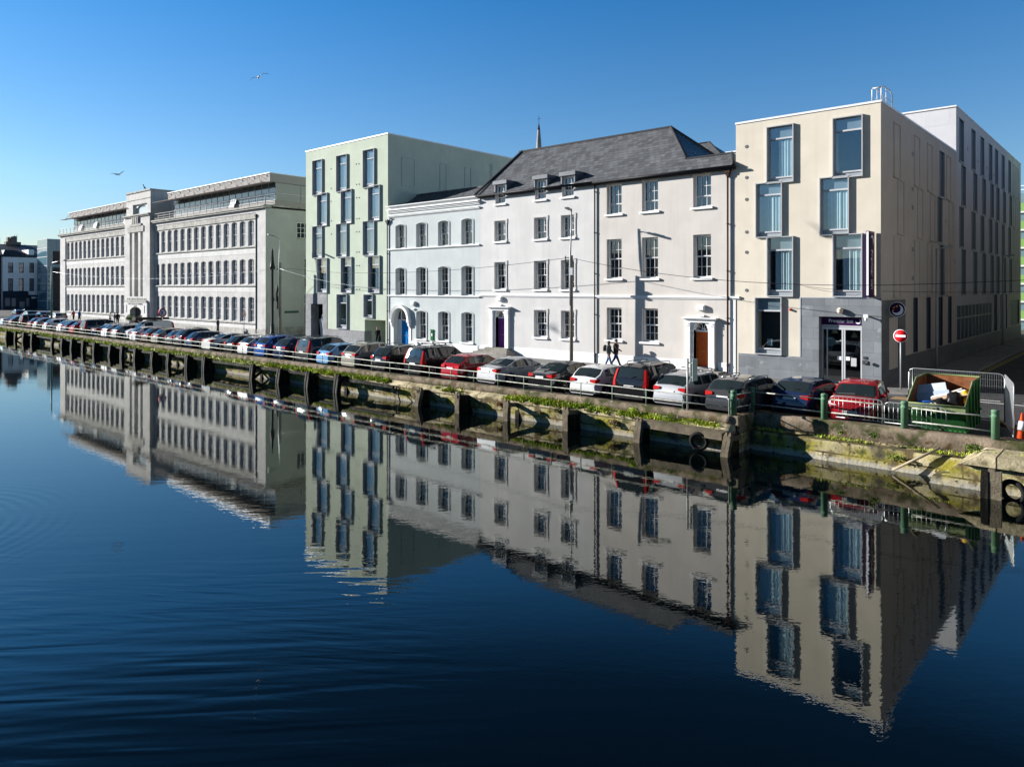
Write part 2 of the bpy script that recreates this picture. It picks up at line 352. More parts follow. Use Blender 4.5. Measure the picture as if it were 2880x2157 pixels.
mb = MB(); mb.ring(run(-260, -12.7, [(28.05,-.1,0),(28.05,QZ-.01,0),(27.55,QZ,.6),(27.44,QZ-.03,1),(27.43,0,1),(27.45,-.14,.6),(27.6,-.2,0)], st, .018), 0, True)
mb.build('coping', COPE, qw, wl(qw, (0,0,0)))
mb = MB(); mb.ring(run(-260, -12.55, [(28.0,-.2,0),(27.45,-.13,.5),(27.3,-.24,1),(27.14,-.31,1),(27.12,-.45,1),(27.16,-.8,1),(27.24,-1.25,1),(27.3,-3,0),(28,-3,0)], st, .03), 0, True)
mb.build('wall', QSTONE, qw, wl(qw, (0,0,0)))
mb = MB()   # return of the coping at the slip, then the set-back run
mb.box(-12.9, -12.45, 27.5, 29.25, -.45, QZ-.006); 
mb.ring(run(-12.7, 60, [(29.75,-.1,0),(29.75,QZ-.01,0),(29.25,QZ,.6),(29.02,QZ-.03,1),(29.0,0,1.2),(29.02,-.42,1),(29.2,-.5,0)], lambda x: .4 if x < 4 else 3, .022), 0, True)
mb.build('coping', COPE, qw, wl(qw, (0,0,0)))
mb = MB()
mb.ring(run(-12.6, 60, [(29.6,-.5,0),(29.0,-.40,.5),(28.75,-.45,1),(28.56,-.46,1),(28.5,-.6,1),(28.48,-.9,1),(28.42,-1.3,1),(28.4,-3,0),(29.6,-3,0)], lambda x: .4 if x < 4 else 3, .025), 0, True)
mb.box(-12.58, -12.4, 27.25, 29.0, -3, -.42)
mb.build('wall', QSTONE, qw, wl(qw, (0,0,0)))
# stone landing at the right, with a sloping block
lp = [on_y(27.5, 2480+x/3.945, 1000+y/3.945) for x, y in ((530,1400),(560,1325),(745,1318),(750,1262),(870,1190),(975,1125),(1130,1100))]
lp = [(lp[0][0], -3)] + lp + [(6, lp[-1][1]), (6, -3)]
mb = MB(); mb.prism(lp, 27.5, 28.7)
a = on_y(27.5, 2480+870/3.945, 1000+1190/3.945)
mb.prism([(a[0]-.02, a[1]+.02), (a[0]+.55, a[1]+.36), (6, a[1]+.38), (6, a[1]-.02)], 27.3, 28.9)
mb.box(-3.9, 6, 28.1, 28.95, -.62, -.12)
o = mb.build('stone_landing', QSTONE); tag(o, 'stepped pale stone landing with a sloping edge at the right end of the quay', 'landing steps')
# ---------------------------------------------------------------- railing and bollards
RAILM = M('worn_rail_paint', (.50,.50,.44), .6, .2, var=.3, scale=7, dirt=(.16,.22,.15), dscale=2.5, dthr=(.56,.66))
POSTM = M('green_post_paint', (.19,.27,.19), .6, .1, var=.2, scale=9, dirt=(.30,.28,.22), dscale=4)
BOLM = M('bollard_green', (.105,.21,.125), .5, var=.14, scale=8, dirt=(.24,.27,.2), dscale=5, dthr=(.62,.7))
ra = thing('quay_railing', 'long worn two-bar metal railing with thin green posts on the quay coping', 'railing', (-60, 27.58, QZ))
xe = TT(2047)*27.58
mb = MB()
for z in (.86, .52): mb.tube([(x, 27.58, z + .012*math.sin(x*.9)) for x in [-250+i*3.4 for i in range(int((xe+250)/3.4)+1)]] + [(xe, 27.58, z)], .026, 7)
mb.tube([(xe,27.58,.86),(xe+.05,27.58,.83),(xe+.06,27.58,.2)], .03, 7)
mb.build('rail', RAILM, ra, wl(ra, (0,0,0)))
mb = MB(); mb.tube([(0,0,0),(0,0,.66)], .027, 8); mb.box(-.06,.06,-.05,.05,-.004,.015)
pm = mb.mesh('post', POSTM); x = -14.93; n = 0
while x > -150: put('post', pm, ra, wl(ra, (x, 27.58, QZ))); x -= 1.765
BL = ['fluted green iron bollard at the quay end of the long railing', 'green iron bollard in the corner of the slip, beside the dark hatchback', 'green iron bollard between the dark hatchback and the red hatchback', 'green iron bollard in front of the left side of the skip', 'green iron bollard near the traffic cone, a cord tied to its top']
BP = [(-12.75,27.75),(-12.67,29.3),(-9.73,29.3),(-6.89,29.27),(-4.1,29.23)]
mb = MB(); mb.lathe([(.125,0),(.125,.74),(.135,.75),(.135,.78),(.12,.79),(.12,.90),(.13,.91),(.13,.95),(.10,.985),(0.01,1.0)], n=20)
bm_ = mb.mesh('bollard', BOLM)
for l, (x, y) in zip(BL, BP): tag(put('bollard', bm_, None, (x, y, QZ)), l, 'bollard', 'green bollards along the slip')
mb = MB()
for (a, b) in zip(BP, BP[1:]):
    for z in (.78, .27):
        sag = -.05 if (a[0] > -8 and z > .5) else 0
        mb.tube([(a[0],a[1],QZ+z),((a[0]+b[0])/2,(a[1]+b[1])/2,QZ+z+sag),(b[0],b[1],QZ+z-.02)], .026, 7)
tag(mb.build('slip_railing', RAILM), 'rusty metal rails threaded between the green bollards', 'railing')
# ---------------------------------------------------------------- timber fenders in front of the quay
OAK = M('wet_timber', (.013,.011,.009), .75, var=.35, spec=.08, scale=3, streak=.5, bump=.9, bscale=18, dirt=(.03,.034,.012), dscale=1.6, dthr=(.58,.68))
OAKTOP = M('dry_timber', (.15,.125,.09), .9, spec=.1, var=.3, scale=4, bump=.9, bscale=20, dirt=(.06,.07,.025), dscale=2)
us = [18,43,65,90,146,175,201,234,266,308,343,381,429,474,528,576,709,783,865,946,1169,1293,1428,1597,1791,2035]
FPOS = ['far left end of the quay','in front of the dark people carrier','in front of the far white hatchback','below the far lamp column','below the green lamp column','left of the black van','below the black van','below the grey saloon roofs','below the dark navy saloon','left of the white van','below the white van','below the silver hatchback','below the round sign','right of the round sign','below the dark grey off-roader','below the blue hatchback','below the silver estate','below the navy off-roader','below the pale blue hatchback','below the silver grey crossover','below the black off-roader with roof bars','below the red hatchback','below the silver liftback','below the white hatchback','below the silver estate with roof bars','at the slip corner']
random.seed(11)
def fender(i, u):
    x = TT(u)*26.45; root = thing('timber_fender', 'dark timber fender frame %s, %s' % (['with a rounded top','with a leaning pile','with open braces'][i % 3], FPOS[i]), 'timber fender', (x, 26.45, WZ), 0, 'timber fenders along the quay')
    top = random.uniform(.86, 1.08) if u < 1000 else random.uniform(.78, .95); ln = random.uniform(-.10, .26); wide = .15 if u > 1000 else .25
    if u == 1169: ln = .38
    mb = MB()
    for k in range(2):
        xo = -wide + k*wide*1.02
        b = [(xo-wide/2,-.12,-1.8),(xo+wide/2,-.12,-1.8),(xo+wide/2,.12,-1.8),(xo-wide/2,.12,-1.8)]
        mid = [(p[0]+ln*.6, p[1]+.03, .2) for p in b]; t = [(p[0]+ln+random.uniform(-.015,.015), p[1]+.08, top-.1*k*random.random()) for p in b]
        t2 = [(ln+xo+(p[0]-xo)*.6, p[1]*.6+.08, top+.10) for p in b]
        t3 = [(ln+xo+(p[0]-xo)*.25, p[1]*.3+.09, top+.15) for p in b]
        mb.ring([b, mid, t, t2, t3], 0, u < 1000)
    mb.build('pile', [OAKTOP if u > 1000 else OAK], root)
    mb = MB(); mb.box(-.12, .12, .68, .92, -1.8, .75); mb.build('pile', OAK, root)
    mb = MB(); mb.obox((ln*.7, .5, top-.12), (.11,0,0), (0,.55,-.05), (0,0,.10)); mb.build('beam', [OAKTOP if u > 1400 else OAK], root)
    mb = MB()
    if i % 3 != 1 or u > 1500:
        mb.obox((ln*.5+.02, .46, .30), (.06,0,0), (0,.50,.02), (0,.02,.52))
    if i % 5 == 1: mb.obox((ln*.3+.08, .45, .35), (.03,0,0), (0,.42,.32), (0,.06,-.08))
    mb.obox((.06, .80, .1), (.10,0,0), (.02,.05,0), (0,0,.42)); mb.build('brace', OAK, root)
for i, u in enumerate(us): fender(i, u)
wl_list = [(-106,-66,'long dark timber waler linking the far fender piles'), (-65,-33,'dark timber waler linking the middle fender piles, grass above it')]
for x0, x1, l in wl_list:
    mb = MB(); n = int((x1-x0)/3); pts = [(x0+(x1-x0)*i/n, 26.78+random.uniform(-.03,.03), -.40+random.uniform(-.06,.06)) for i in range(n+1)]
    mb.ring([[(p[0],p[1]-.08,p[2]-.08),(p[0],p[1]+.08,p[2]-.08),(p[0],p[1]+.08,p[2]+.08),(p[0],p[1]-.08,p[2]+.08)] for p in pts], 0, False)
    tag(mb.build('timber_waler', OAK), l, 'timber beam')
mb = MB(); mb.ring([[(x,26.55+dy,-.30-.02*i+dz) for dy,dz in ((0,-.28),(.2,-.28),(.6,0.02),(0,.0))] for i,x in enumerate((-16.6,-15,-13.6,-12.7))], 0, False)
tag(mb.build('timber_waler', OAKTOP), 'broad weathered timber waler above the hanging tyre', 'timber beam')
TYRE = M('old_rubber', (.018,.018,.018), .85, var=.2, bump=.4, bscale=30)
def tyre(x, y, z, lab, tilt=0):
    mb = MB(); rr = []
    for k in range(25):
        a = 2*math.pi*k/24; ring = []
        for j in range(8):
            b = 2*math.pi*j/8; r = .31 + .085*math.cos(b); ring.append((r*math.cos(a), .09*math.sin(b), r*math.sin(a)))
        rr.append(ring)
    mb.ring(rr, 0, True, True, False); o = mb.build('tyre', TYRE, None, (x, y, z)); o.rotation_euler = (R(8), 0, R(tilt)); tag(o, lab, 'tyre', 'old tyres hung as fenders')
tyre(TT(1966)*26.6, 26.6, -.80, 'old black tyre hung under the timber waler below the slip corner', 15)
tyre(TT(2850)*26.9, 26.9, -.95, 'old black tyre lying against the stone landing at the right edge', -20)
root = thing('timber_piles', 'cluster of three rotting timber piles in front of the stone landing', 'timber piles', (TT(2786)*26.7, 26.7, WZ))
for k, (dx, dy, h) in enumerate(((-.16,0,.84),(.02,.03,.9),(.2,-.02,.86))):
    mb = MB(); mb.ring([[(dx-.1,dy-.1,-1.8),(dx+.1,dy-.1,-1.8),(dx+.1,dy+.1,-1.8),(dx-.1,dy+.1,-1.8)],[(dx-.1,dy-.1,h-.35),(dx+.1,dy-.1,h-.35),(dx+.1,dy+.1,h-.35),(dx-.1,dy+.1,h-.35)],[(dx-.08,dy-.08,h),(dx+.09,dy-.08,h),(dx+.09,dy+.09,h),(dx-.08,dy+.09,h)]], 0, False)
    mb.build('pile', OAK if k == 0 else OAKTOP, root)
mb = MB(); p0 = on_y(28.25, 2480+135/3.945, 1000+1260/3.945); p1 = on_y(28.45, 2480+650/3.945, 1000+1022/3.945)
mb.tube([(p0[0],28.1,p0[1]),(p1[0],28.42,p1[1])], .05, 7); tag(mb.build('wooden_pole', M('bleached_wood', (.36,.30,.20), .8, var=.2)), 'bare wooden pole leaning against the quay wall below the skip', 'pole')
mb = MB(); mb.tube([(TT(1110)*27.0,27.08,-.38),(TT(1128)*26.8,26.75,-1.25)], .04, 6); tag(mb.build('wooden_pole', OAK), 'dark broken timber pole leaning on the quay wall below the black off-roaders', 'pole')
# ---------------------------------------------------------------- grass and weeds on the ledges
def grass_mat(name, a, b):
    m = M(name, a, .6, var=.35, scale=1.1, dirt=b, dscale=2.6, dthr=(.45,.62)); m.node_tree.nodes['Principled BSDF'].inputs['Specular IOR Level'].default_value = .25; return m
GR = grass_mat('grass_blades', (.46,.56,.04), (.30,.42,.03)); DRY = grass_mat('dry_weed', (.30,.22,.10), (.12,.15,.03)); LEAF = grass_mat('weed_leaf', (.16,.23,.04), (.09,.14,.02))
def blade(mb, x, y, z, h, lean, wd, m=0):
    a = random.uniform(0, 6.283); dx, dy = math.cos(a)*lean, math.sin(a)*lean; wx, wy = -math.sin(a)*wd, math.cos(a)*wd
    mb.face([(x-wx,y-wy,z),(x+wx,y+wy,z),(x+wx*.7+dx*.45,y+wy*.7+dy*.45,z+h*.62),(x-wx*.7+dx*.45,y-wy*.7+dy*.45,z+h*.62)], m)
    mb.face([(x-wx*.7+dx*.45,y-wy*.7+dy*.45,z+h*.62),(x+wx*.7+dx*.45,y+wy*.7+dy*.45,z+h*.62),(x+dx,y+dy,z+h*.9)], m)
random.seed(5); mb = MB()
from mathutils import noise as mno
def ledge_z(y): return -.13 - (27.45-y)*.6
x = -13.2
while x > -230:
    far = -x; dens = mno.noise((x*.22, 1.7, 0)) + .25*mno.noise((x*1.3, 0, 4))
    thr = -.24 if x > -32 else (-.40 if x > -48 else -.7)
    if -30.5 > x > -34: thr = .02
    if dens > thr or x > -15.5:
        k = 26 if x > -48 else 13; sc = min(1.0, .55+ (dens-thr)) * (1 if x > -50 else 1.15)
        cy = random.uniform(27.12, 27.42) if x > -48 else random.uniform(26.95, 27.4); cz = ledge_z(cy)
        for _ in range(k):
            mixd = random.random()
            blade(mb, x+random.gauss(0,.09), cy+random.gauss(0,.05), cz, random.uniform(.05,.30)*sc*random.random()**.4, random.uniform(.03,.20), random.uniform(.007,.018)*(1+far/60), 1 if mixd > .80 else 0)
    x -= .042 if x > -48 else .10
x = -12.2   # thin growth on the ledge of the slip and on top of the coping edge
while x < 4:
    dens = mno.noise((x*.8, 5.7, 0))
    if dens > -.05 or x > -6:
        cy = random.uniform(28.62, 28.98)
        for _ in range(7): blade(mb, x+random.gauss(0,.08), cy, -.43, random.uniform(.04,.15), random.uniform(.02,.10), .012, 1 if random.random() > .8 else 0)
        if x > -4.6:
            for _ in range(7): blade(mb, x+random.gauss(0,.1), random.uniform(27.9,28.3), -.62+random.choice((0,.48)), random.uniform(.05,.18), .1, .012)
    x += .05
stuff(mb.build('grass', [GR, DRY]))
def weed(name, lab, x, y, z, n, h, sp, down=0., mats=LEAF):
    mb = MB()
    for _ in range(n):
        a = random.uniform(0, 6.283); r = sp*random.random()**.6; px, py = x+math.cos(a)*r, y-abs(math.sin(a))*r*.6; pz = z + random.uniform(-.5, 1)*h - down*r
        s_ = random.uniform(.02, .05); d = Vector((random.uniform(-1,1), random.uniform(-1,.3), random.uniform(-.4,1))).normalized(); e = d.cross(Vector((random.uniform(-1,1),random.uniform(-1,1),random.uniform(-1,1)))).normalized()*s_*.5
        c = Vector((px,py,pz)); mb.face([c-e, c+d*s_, c+e+d*s_*.6, c+e*.4-d*s_*.5])
    tag(mb.build(name, mats), lab, 'plant', 'weeds growing on the quay wall')
def wp(u, v, Y): X, z = on_y(Y, u, v); return X, Y, z
for (u, v, Y, n, h, sp, mt, lab) in (
    (1520,1160,27.1,260,.09,.20,DRY,'brownish tuft on the wall below the black saloon'),(1569,1155,27.1,260,.09,.20,DRY,'dark brownish tuft on the wall below the white hatchback'),(1727,1187,27.1,420,.13,.30,DRY,'large straw-coloured tuft between the two big timber fenders'),
    (1405,1137,27.1,260,.13,.17,M('red_weed',(.28,.14,.06),.7,var=.3),'rusty red tuft hanging on the wall below the silver liftback'),(1028,1087,27.05,220,.1,.28,LEAF,'trailing green weed on the wall below the black off-roader'),(1890,1172,27.3,260,.18,.26,LEAF,'tall leafy green weed by the sign post foot'),
    (2460,1224,28.5,260,.13,.18,LEAF,'bright leafy weed on the slip ledge below the red hatchback'),(2520,1283,28.4,200,.1,.34,LEAF,'straggling weed on the slip wall left of the leaning pole'),(2740,1257,28.4,420,.12,.28,LEAF,'dense green bush on the ledge above the leaning pole'),(2366,1216,28.5,120,.07,.10,LEAF,'small leafy weed on the slip ledge below the dark hatchback'),(1783,1153,27.25,300,.12,.25,GR,'bright grassy clump below the large dark off-roader')):
    X, Y, z = wp(u, v, Y); weed('weed', lab, X, Y, z, n, h, sp, .2, mt)

# unseen berm added behind the viewpoint to keep bright low sky out of reflections
random.seed(21); mb = MB(); x = -900
def bank(x): return [(x,-46,-1.5),(x,-48,random.uniform(8,13.5)),(x,-62,random.uniform(9,14)),(x,-90,-1.5)]
rings = []
while x < 500: h = bank(x); rings += [h, [(x+random.uniform(8,16), y, z) for _, y, z in h]]; x = rings[-1][0][0] + .1
mb.ring(rings, 0, False); struct('added_berm', mb, M('berm_dark', (.075,.08,.075), .9, var=.3, scale=.3))
# ---------------------------------------------------------------- building helpers
def arc(a, b, spring, rise, n=10):
    c, hw = (a+b)/2, (b-a)/2; out = []
    for i in range(n+1):
        x = a + (b-a)*i/n; q = (x-c)/hw
        if rise > hw*.85: z = spring + rise*math.sqrt(max(0, 1-q*q))
        else:
            r = (hw*hw+rise*rise)/(2*rise); z = spring + rise - r + math.sqrt(max(0, r*r-(x-c)**2))
        out.append((x, z))
    return out
def wall(mb, s0, s1, z0, z1, holes, depth=.3, y=0., m=0, back=None, rev=None):
    """front sheet at y with real openings, reveals running back by depth (hole: a,b,c,d[,rise])"""
    hs = [h if len(h) > 4 else (*h, 0) for h in holes]
    xs = sorted({s0, s1, *[h[0] for h in hs], *[h[1] for h in hs]}); zs = sorted({z0, z1, *[h[2] for h in hs], *[h[3] for h in hs]})
    xs = [x for x in xs if s0-1e-6 <= x <= s1+1e-6]; zs = [z for z in zs if z0-1e-6 <= z <= z1+1e-6]
    for xa, xb in zip(xs, xs[1:]):
        run_ = None
        for za, zb in zip(zs, zs[1:]):
            cx, cz = (xa+xb)/2, (za+zb)/2
            inside = any(h[0] < cx < h[1] and h[2] < cz < h[3] for h in hs)
            if inside:
                if run_: mb.face([(xa,y,run_[0]),(xb,y,run_[0]),(xb,y,run_[1]),(xa,y,run_[1])], m); run_ = None
            else: run_ = (run_[0], zb) if run_ else (za, zb)
        if run_: mb.face([(xa,y,run_[0]),(xb,y,run_[0]),(xb,y,run_[1]),(xa,y,run_[1])], m)
    for a, b, c, d, rise in hs:
        sp = d - rise; yb = y + depth; m0 = m; mr_ = m if rev is None else rev
        mb.face([(a,y,c),(a,yb,c),(a,yb,sp),(a,y,sp)], mr_); mb.face([(b,y,c),(b,y,sp),(b,yb,sp),(b,yb,c)], mr_)
        if c > z0 + .01: mb.face([(a,y,c),(b,y,c),(b,yb,c),(a,yb,c)], m)
        if rise:
            p = arc(a, b, sp, rise)
            for q, r in zip(p, p[1:]):
                mb.face([(q[0],y,q[1]),(r[0],y,r[1]),(r[0],y,d),(q[0],y,d)], m); mb.face([(q[0],y,q[1]),(q[0],yb,q[1]),(r[0],yb,r[1]),(r[0],y,r[1])], m)
        else: mb.face([(a,y,d),(a,yb,d),(b,yb,d),(b,y,d)], m)
        if back is not None: mb.face([(a-.3,yb,c-.3),(b+.3,yb,c-.3),(b+.3,yb,d+.3),(a-.3,yb,d+.3)], back)
def shell(mb, s0, s1, z0, z1, dep, m=0, top=True):
    """side, back and top faces of a block whose front is drawn by wall()"""
    mb.face([(s0,0,z0),(s0,dep,z0),(s0,dep,z1),(s0,0,z1)], m); mb.face([(s1,0,z0),(s1,0,z1),(s1,dep,z1),(s1,dep,z0)], m)
    mb.face([(s0,dep,z0),(s1,dep,z0),(s1,dep,z1),(s0,dep,z1)], m)
    if top: mb.face([(s0,0,z1),(s1,0,z1),(s1,dep,z1),(s0,dep,z1)], m)
_wm = {}
def sash_window(root, s, w, z, h, depth, nx=3, nu=2, nl=2, sill=True, glass=GLASS, arch=False, frame=SASH, face=FY):
    key = ('sash', round(w,2), round(h,2), nx, nu, nl, depth, glass.name, frame.name)
    if key not in _wm:
        mb = MB(); d = depth; t = .085
        mb.box(-w/2, -w/2+t, d-.08, d+.1, 0, h); mb.box(w/2-t, w/2, d-.08, d+.1, 0, h); mb.box(-w/2+t, w/2-t, d-.08, d+.1, h-t, h); mb.box(-w/2+t, w/2-t, d-.10, d+.1, 0, t*.8)
        iw = w/2-t; mid = h*nl/(nl+nu)
        for (z0, z1, n, yy) in ((t*.8, mid, nl, d+.05), (mid, h-t, nu, d)):
            mb.box(-iw, -iw+.045, yy, yy+.04, z0, z1); mb.box(iw-.045, iw, yy, yy+.04, z0, z1); mb.box(-iw+.045, iw-.045, yy, yy+.04, z0, z0+.05); mb.box(-iw+.045, iw-.045, yy, yy+.04, z1-.045, z1)
            for k in range(1, nx): x = -iw + 2*iw*k/nx; mb.box(x-.013, x+.013, yy+.005, yy+.03, z0+.05, z1-.045)
            for k in range(1, n): zz = z0 + (z1-z0)*k/n; mb.box(-iw+.045, iw-.045, yy+.007, yy+.028, zz-.013, zz+.013)
        pb = MB(); pb.box(-iw+.02, iw-.02, d+.072, d+.08, .07, h-.07)
        sb = MB(); sb.box(-w/2-.14, w/2+.14, -.13, depth, -.13, 0.); 
        _wm[key] = (mb.mesh('window', frame), pb.mesh('pane', glass), sb.mesh('sill', WHITE))
    a, b, c = _wm[key]; o = put('window', a, root, wl(root, (s, face, z))); put('pane', b, o)
    if sill: put('sill', c, o)
    return o
CURT = M('net_curtain', (.82,.86,.86), .9, var=.06); BLIND = M('grey_blind', (.46,.47,.50), .8); FRAMEM = M('window_box_metal', (.40,.415,.43), .7, .0, var=.05); BARM = M('window_bar', (.46,.47,.49), .7)
def hotel_window(root, s0, s1, z0, z1, curtain=1., side=1, tr=.225, loc=None, rz=0, proud=.15, seed=0, blind=True):
    w, h = s1-s0, z1-z0; t = .055; gl = .10
    mb = MB(); mb.box(-w/2, -w/2+t, -proud, gl, 0, h); mb.box(w/2-t, w/2, -proud, gl, 0, h); mb.box(-w/2+t, w/2-t, -proud, gl, h-t, h); mb.box(-w/2+t, w/2-t, -proud, gl, 0, t)
    iw = w/2-t
    zt = h*(1-tr); b = MB()
    for zz, hh in ((zt, .09), (h*.10, .08)): b.box(-iw, iw, gl-.06, gl+.05, zz-hh/2, zz+hh/2)
    b.box(-iw, -iw+.06, gl-.04, gl+.05, t, h-t); b.box(iw-.06, iw, gl-.04, gl+.05, t, h-t)
    b.box(-iw+.06, iw-.06, gl+.0, gl+.05, t, h*.10-.04, 1)
    P = wl(root, loc or ((s0+s1)/2, FY, z0))
    o = mb.build('window', FRAMEM, root, P, rz); b.build('glazing_bars', [BARM, GREYM], o)
    p = MB(); p.box(-iw+.06, iw-.06, gl+.012, gl+.02, h*.10+.04, h-t); p.build('pane', GLASST, o)
    r = MB(); r.box(-iw, iw, .84, .86, 0, h); r.build('room', DARKROOM, o)
    if blind: q = MB(); q.box(-iw, iw, gl+.03, gl+.045, zt+.02, h-t); q.build('blind', BLIND, o)
    if curtain > 0:
        rnd = random.Random(seed); q = MB(); n = int(60*curtain)+8; x0 = iw-2*iw*curtain if side > 0 else -iw; x1 = x0 + 2*iw*curtain
        f1, f2 = rnd.uniform(34, 46), rnd.uniform(13, 19); gap = rnd.uniform(.35,.6)
        pts = []
        for i in range(n+1):
            x = x0 + (x1-x0)*i/n; pts.append((x, gl+.075+.02*math.sin(x*f1+seed)+.02*math.sin(x*f2+seed*2)))
        for (xa, ya), (xb, yb) in zip(pts, pts[1:]): q.face([(xa,ya,h*.11),(xb,yb,h*.11),(xb,yb,zt),(xa,ya,zt)], 0, True)
        q.build('curtain', CURT, o)
    return o
def downpipe(root, s, z0, z1, mat=BLACKM, hopper=True, off=.09, r=.05):
    mb = MB(); mb.tube([(s,-off,z0),(s,-off,z1)], r, 8)
    for k in range(5): z = z0+.5+(z1-z0-1)*k/4; mb.tube([(s,-off,z),(s,-off,z+.07)], r*1.35, 8); mb.box(s-.02, s+.02, -off, 0, z, z+.05)
    if hopper: mb.box(s-.17, s+.17, -off-.12, -.01, z1-.25, z1-.05); mb.box(s-.1, s+.1, -off-.08, -.02, z1-.4, z1-.25)
    return mb.build('downpipe', mat, root, wl(root, (0,FY,0)))
def moulding(mb, s0, s1, z, hs, proj, m=0):
    """stepped horizontal moulding: hs heights from the bottom, proj how far each stands out"""
    for h, p in zip(hs, proj): mb.box(s0-(p if p > .1 else 0)*0, s1, -p, .02, z, z+h, m); z += h
def plaster(name, col): return M(name, col, .85, var=.06, scale=.8, streak=.12, bump=.25, bscale=26, dirt=tuple(c*.93 for c in col), dscale=.35, dthr=(.52,.70))
def architrave(mb, a, b, c, d, rise=0, w=.13, p=.045, ears=False):
    sp = d-rise; mb.box(a-w, a-.004, -p, .0, c, sp); mb.box(b+.004, b+w, -p, 0, c, sp)
    if rise:
        q = arc(a-w, b+w, sp, rise+w*.9); r = arc(a-.004, b+.004, sp, rise)
        for i in range(len(q)-1):
            mb.ring([[(q[i][0],-p,q[i][1]),(q[i][0],0,q[i][1]),(r[i][0],0,r[i][1]),(r[i][0],-p,r[i][1])],[(q[i+1][0],-p,q[i+1][1]),(q[i+1][0],0,q[i+1][1]),(r[i+1][0],0,r[i+1][1]),(r[i+1][0],-p,r[i+1][1])]], 0, False)
    else: mb.box(a-w, b+w, -p, 0, d+.004, d+w)
    if ears: mb.box(b+w, b+w+.05, -p*.9, 0, d-.25, d+w-.02); mb.box(a-w-.05, a-w, -p*.9, 0, d-.25, d+w-.02); mb.box(b+w, b+w+.05, -p*.9, 0, c, c+.2)
def door_leaf(root, s, w, z0, z1, depth, mat, cols=2, rows=3, name='door'):
    mb = MB(); mb.box(-w/2, w/2, 0, .05, 0, z1-z0)
    hts = [.34, .36, .2][:rows]; zz = .14; tot = (z1-z0) - .14*(rows+1)
    for r in range(rows):
        hh = tot*hts[r]/sum(hts)
        for c in range(cols):
            x0 = -w/2+.10+(w-.1)*c/cols; x1 = x0+(w-.1)/cols-.10
            for (xa, xb, za, zb) in ((x0,x1,zz,zz+.025),(x0,x1,zz+hh-.025,zz+hh),(x0,x0+.025,zz+.025,zz+hh-.025),(x1-.025,x1,zz+.025,zz+hh-.025)): mb.box(xa, xb, -.018, .001, za, zb)
            mb.box(x0+.07, x1-.07, -.014, .001, zz+.07, zz+hh-.07)
        zz += hh+.14
    o = mb.build(name, mat, root, wl(root, (s, FY+depth, z0)))
    k = MB(); k.lathe([(.01,-.07),(.035,-.06),(.035,-.03),(.015,-.02),(.015,0)], (w/2-.08, 0, 1.0), 10, axis='y'); k.box(-.11,.11,-.012,0,.92,.99); k.build('handle', M('brass', (.55,.36,.12), .3, .9), o)
    return o
def fanlight(root, s, z, r, depth):
    mb = MB(); n = 14
    for k in range(n):
        a, b = math.pi*k/n, math.pi*(k+1)/n
        for (ra, rb) in ((r-.05, r), (.10, .13)):
            mb.ring([[(ra*math.cos(t), y, ra*math.sin(t)), ] for t in (a,) for y in (0,)] and [[(ra*math.cos(t),0,ra*math.sin(t)),(rb*math.cos(t),0,rb*math.sin(t)),(rb*math.cos(t),.05,rb*math.sin(t)),(ra*math.cos(t),.05,ra*math.sin(t))] for t in (a, b)], 0, False)
    for k in range(1, 5): a = math.pi*k/5; mb.obox((r*.55*math.cos(a), .025, r*.55*math.sin(a)), (r*.44*math.cos(a),0,r*.44*math.sin(a)), (0,.02,0), (-.015*math.sin(a),0,.015*math.cos(a)))
    mb.box(-r, r, 0, .05, -.05, 0)
    o = mb.build('fanlight', SASH, root, wl(root, (s, FY+depth, z)))
    p = MB(); p.face([(r*math.cos(math.pi*k/n), .03, r*math.sin(math.pi*k/n)) for k in range(n+1)]); p.build('pane', GLASS, o)
def surround(root, s, half, z0, door_h, r, top, depth, white=WHITE):
    """classical door case: panelled pilasters, arch, entablature and cornice"""
    zs = z0+door_h; mb = MB(); w = r
    wall(mb, s-half, s+half, z0, top-.28, [(s-w, s+w, z0, zs+.1+r, r)], depth+.2, -.10)
    for e in (-half, half): mb.face([(s+e,-.10,z0),(s+e,0,z0),(s+e,0,top-.28),(s+e,-.10,top-.28)])
    for sg in (-1, 1):
        x = s+sg*(half-.16)
        mb.box(x-.14, x+.14, -.20, -.10, z0+.25, top-.5); mb.box(x-.17, x+.17, -.23, -.10, z0, z0+.25); mb.box(x-.17, x+.17, -.24, -.10, top-.5, top-.42); mb.box(x-.17, x+.17, -.24, -.10, top-.36, top-.28)
        mb.box(x-.16, x+.16, -.22, -.10, zs-.02, zs+.06)
    mb.box(s-half-.02, s+half+.02, -.22, 0, top-.28, top-.10); mb.box(s-half-.12, s+half+.12, -.34, 0, top-.10, top-.04); mb.box(s-half-.18, s+half+.18, -.40, 0, top-.04, top+.02)
    mb.box(s-w, s+w, depth-.02, depth+.06, zs, zs+.1)
    return mb.build('door_surround', white, root, wl(root, (0,FY,0)))
def wall_lamp(root, s, z):
    mb = MB(); mb.box(s-.24, s+.24, -.20, -.01, z, z+.34); mb.box(s-.2, s+.2, -.24, -.2, z+.04, z+.28)
    mb.build('alarm_box', WHITE, root, wl(root, (0,FY,0)))
    mb = MB(); mb.box(s-.2, s+.2, -.16, -.01, z-.38, z-.27); mb.build('bulkhead_lamp', WHITE, root, wl(root, (0,FY,0)))
def slab_roof(mb, pts, t=.08, m=0):
    n = len(pts); mb.ring([[(p[0],p[1],p[2]-t) for p in pts], pts], m, False)
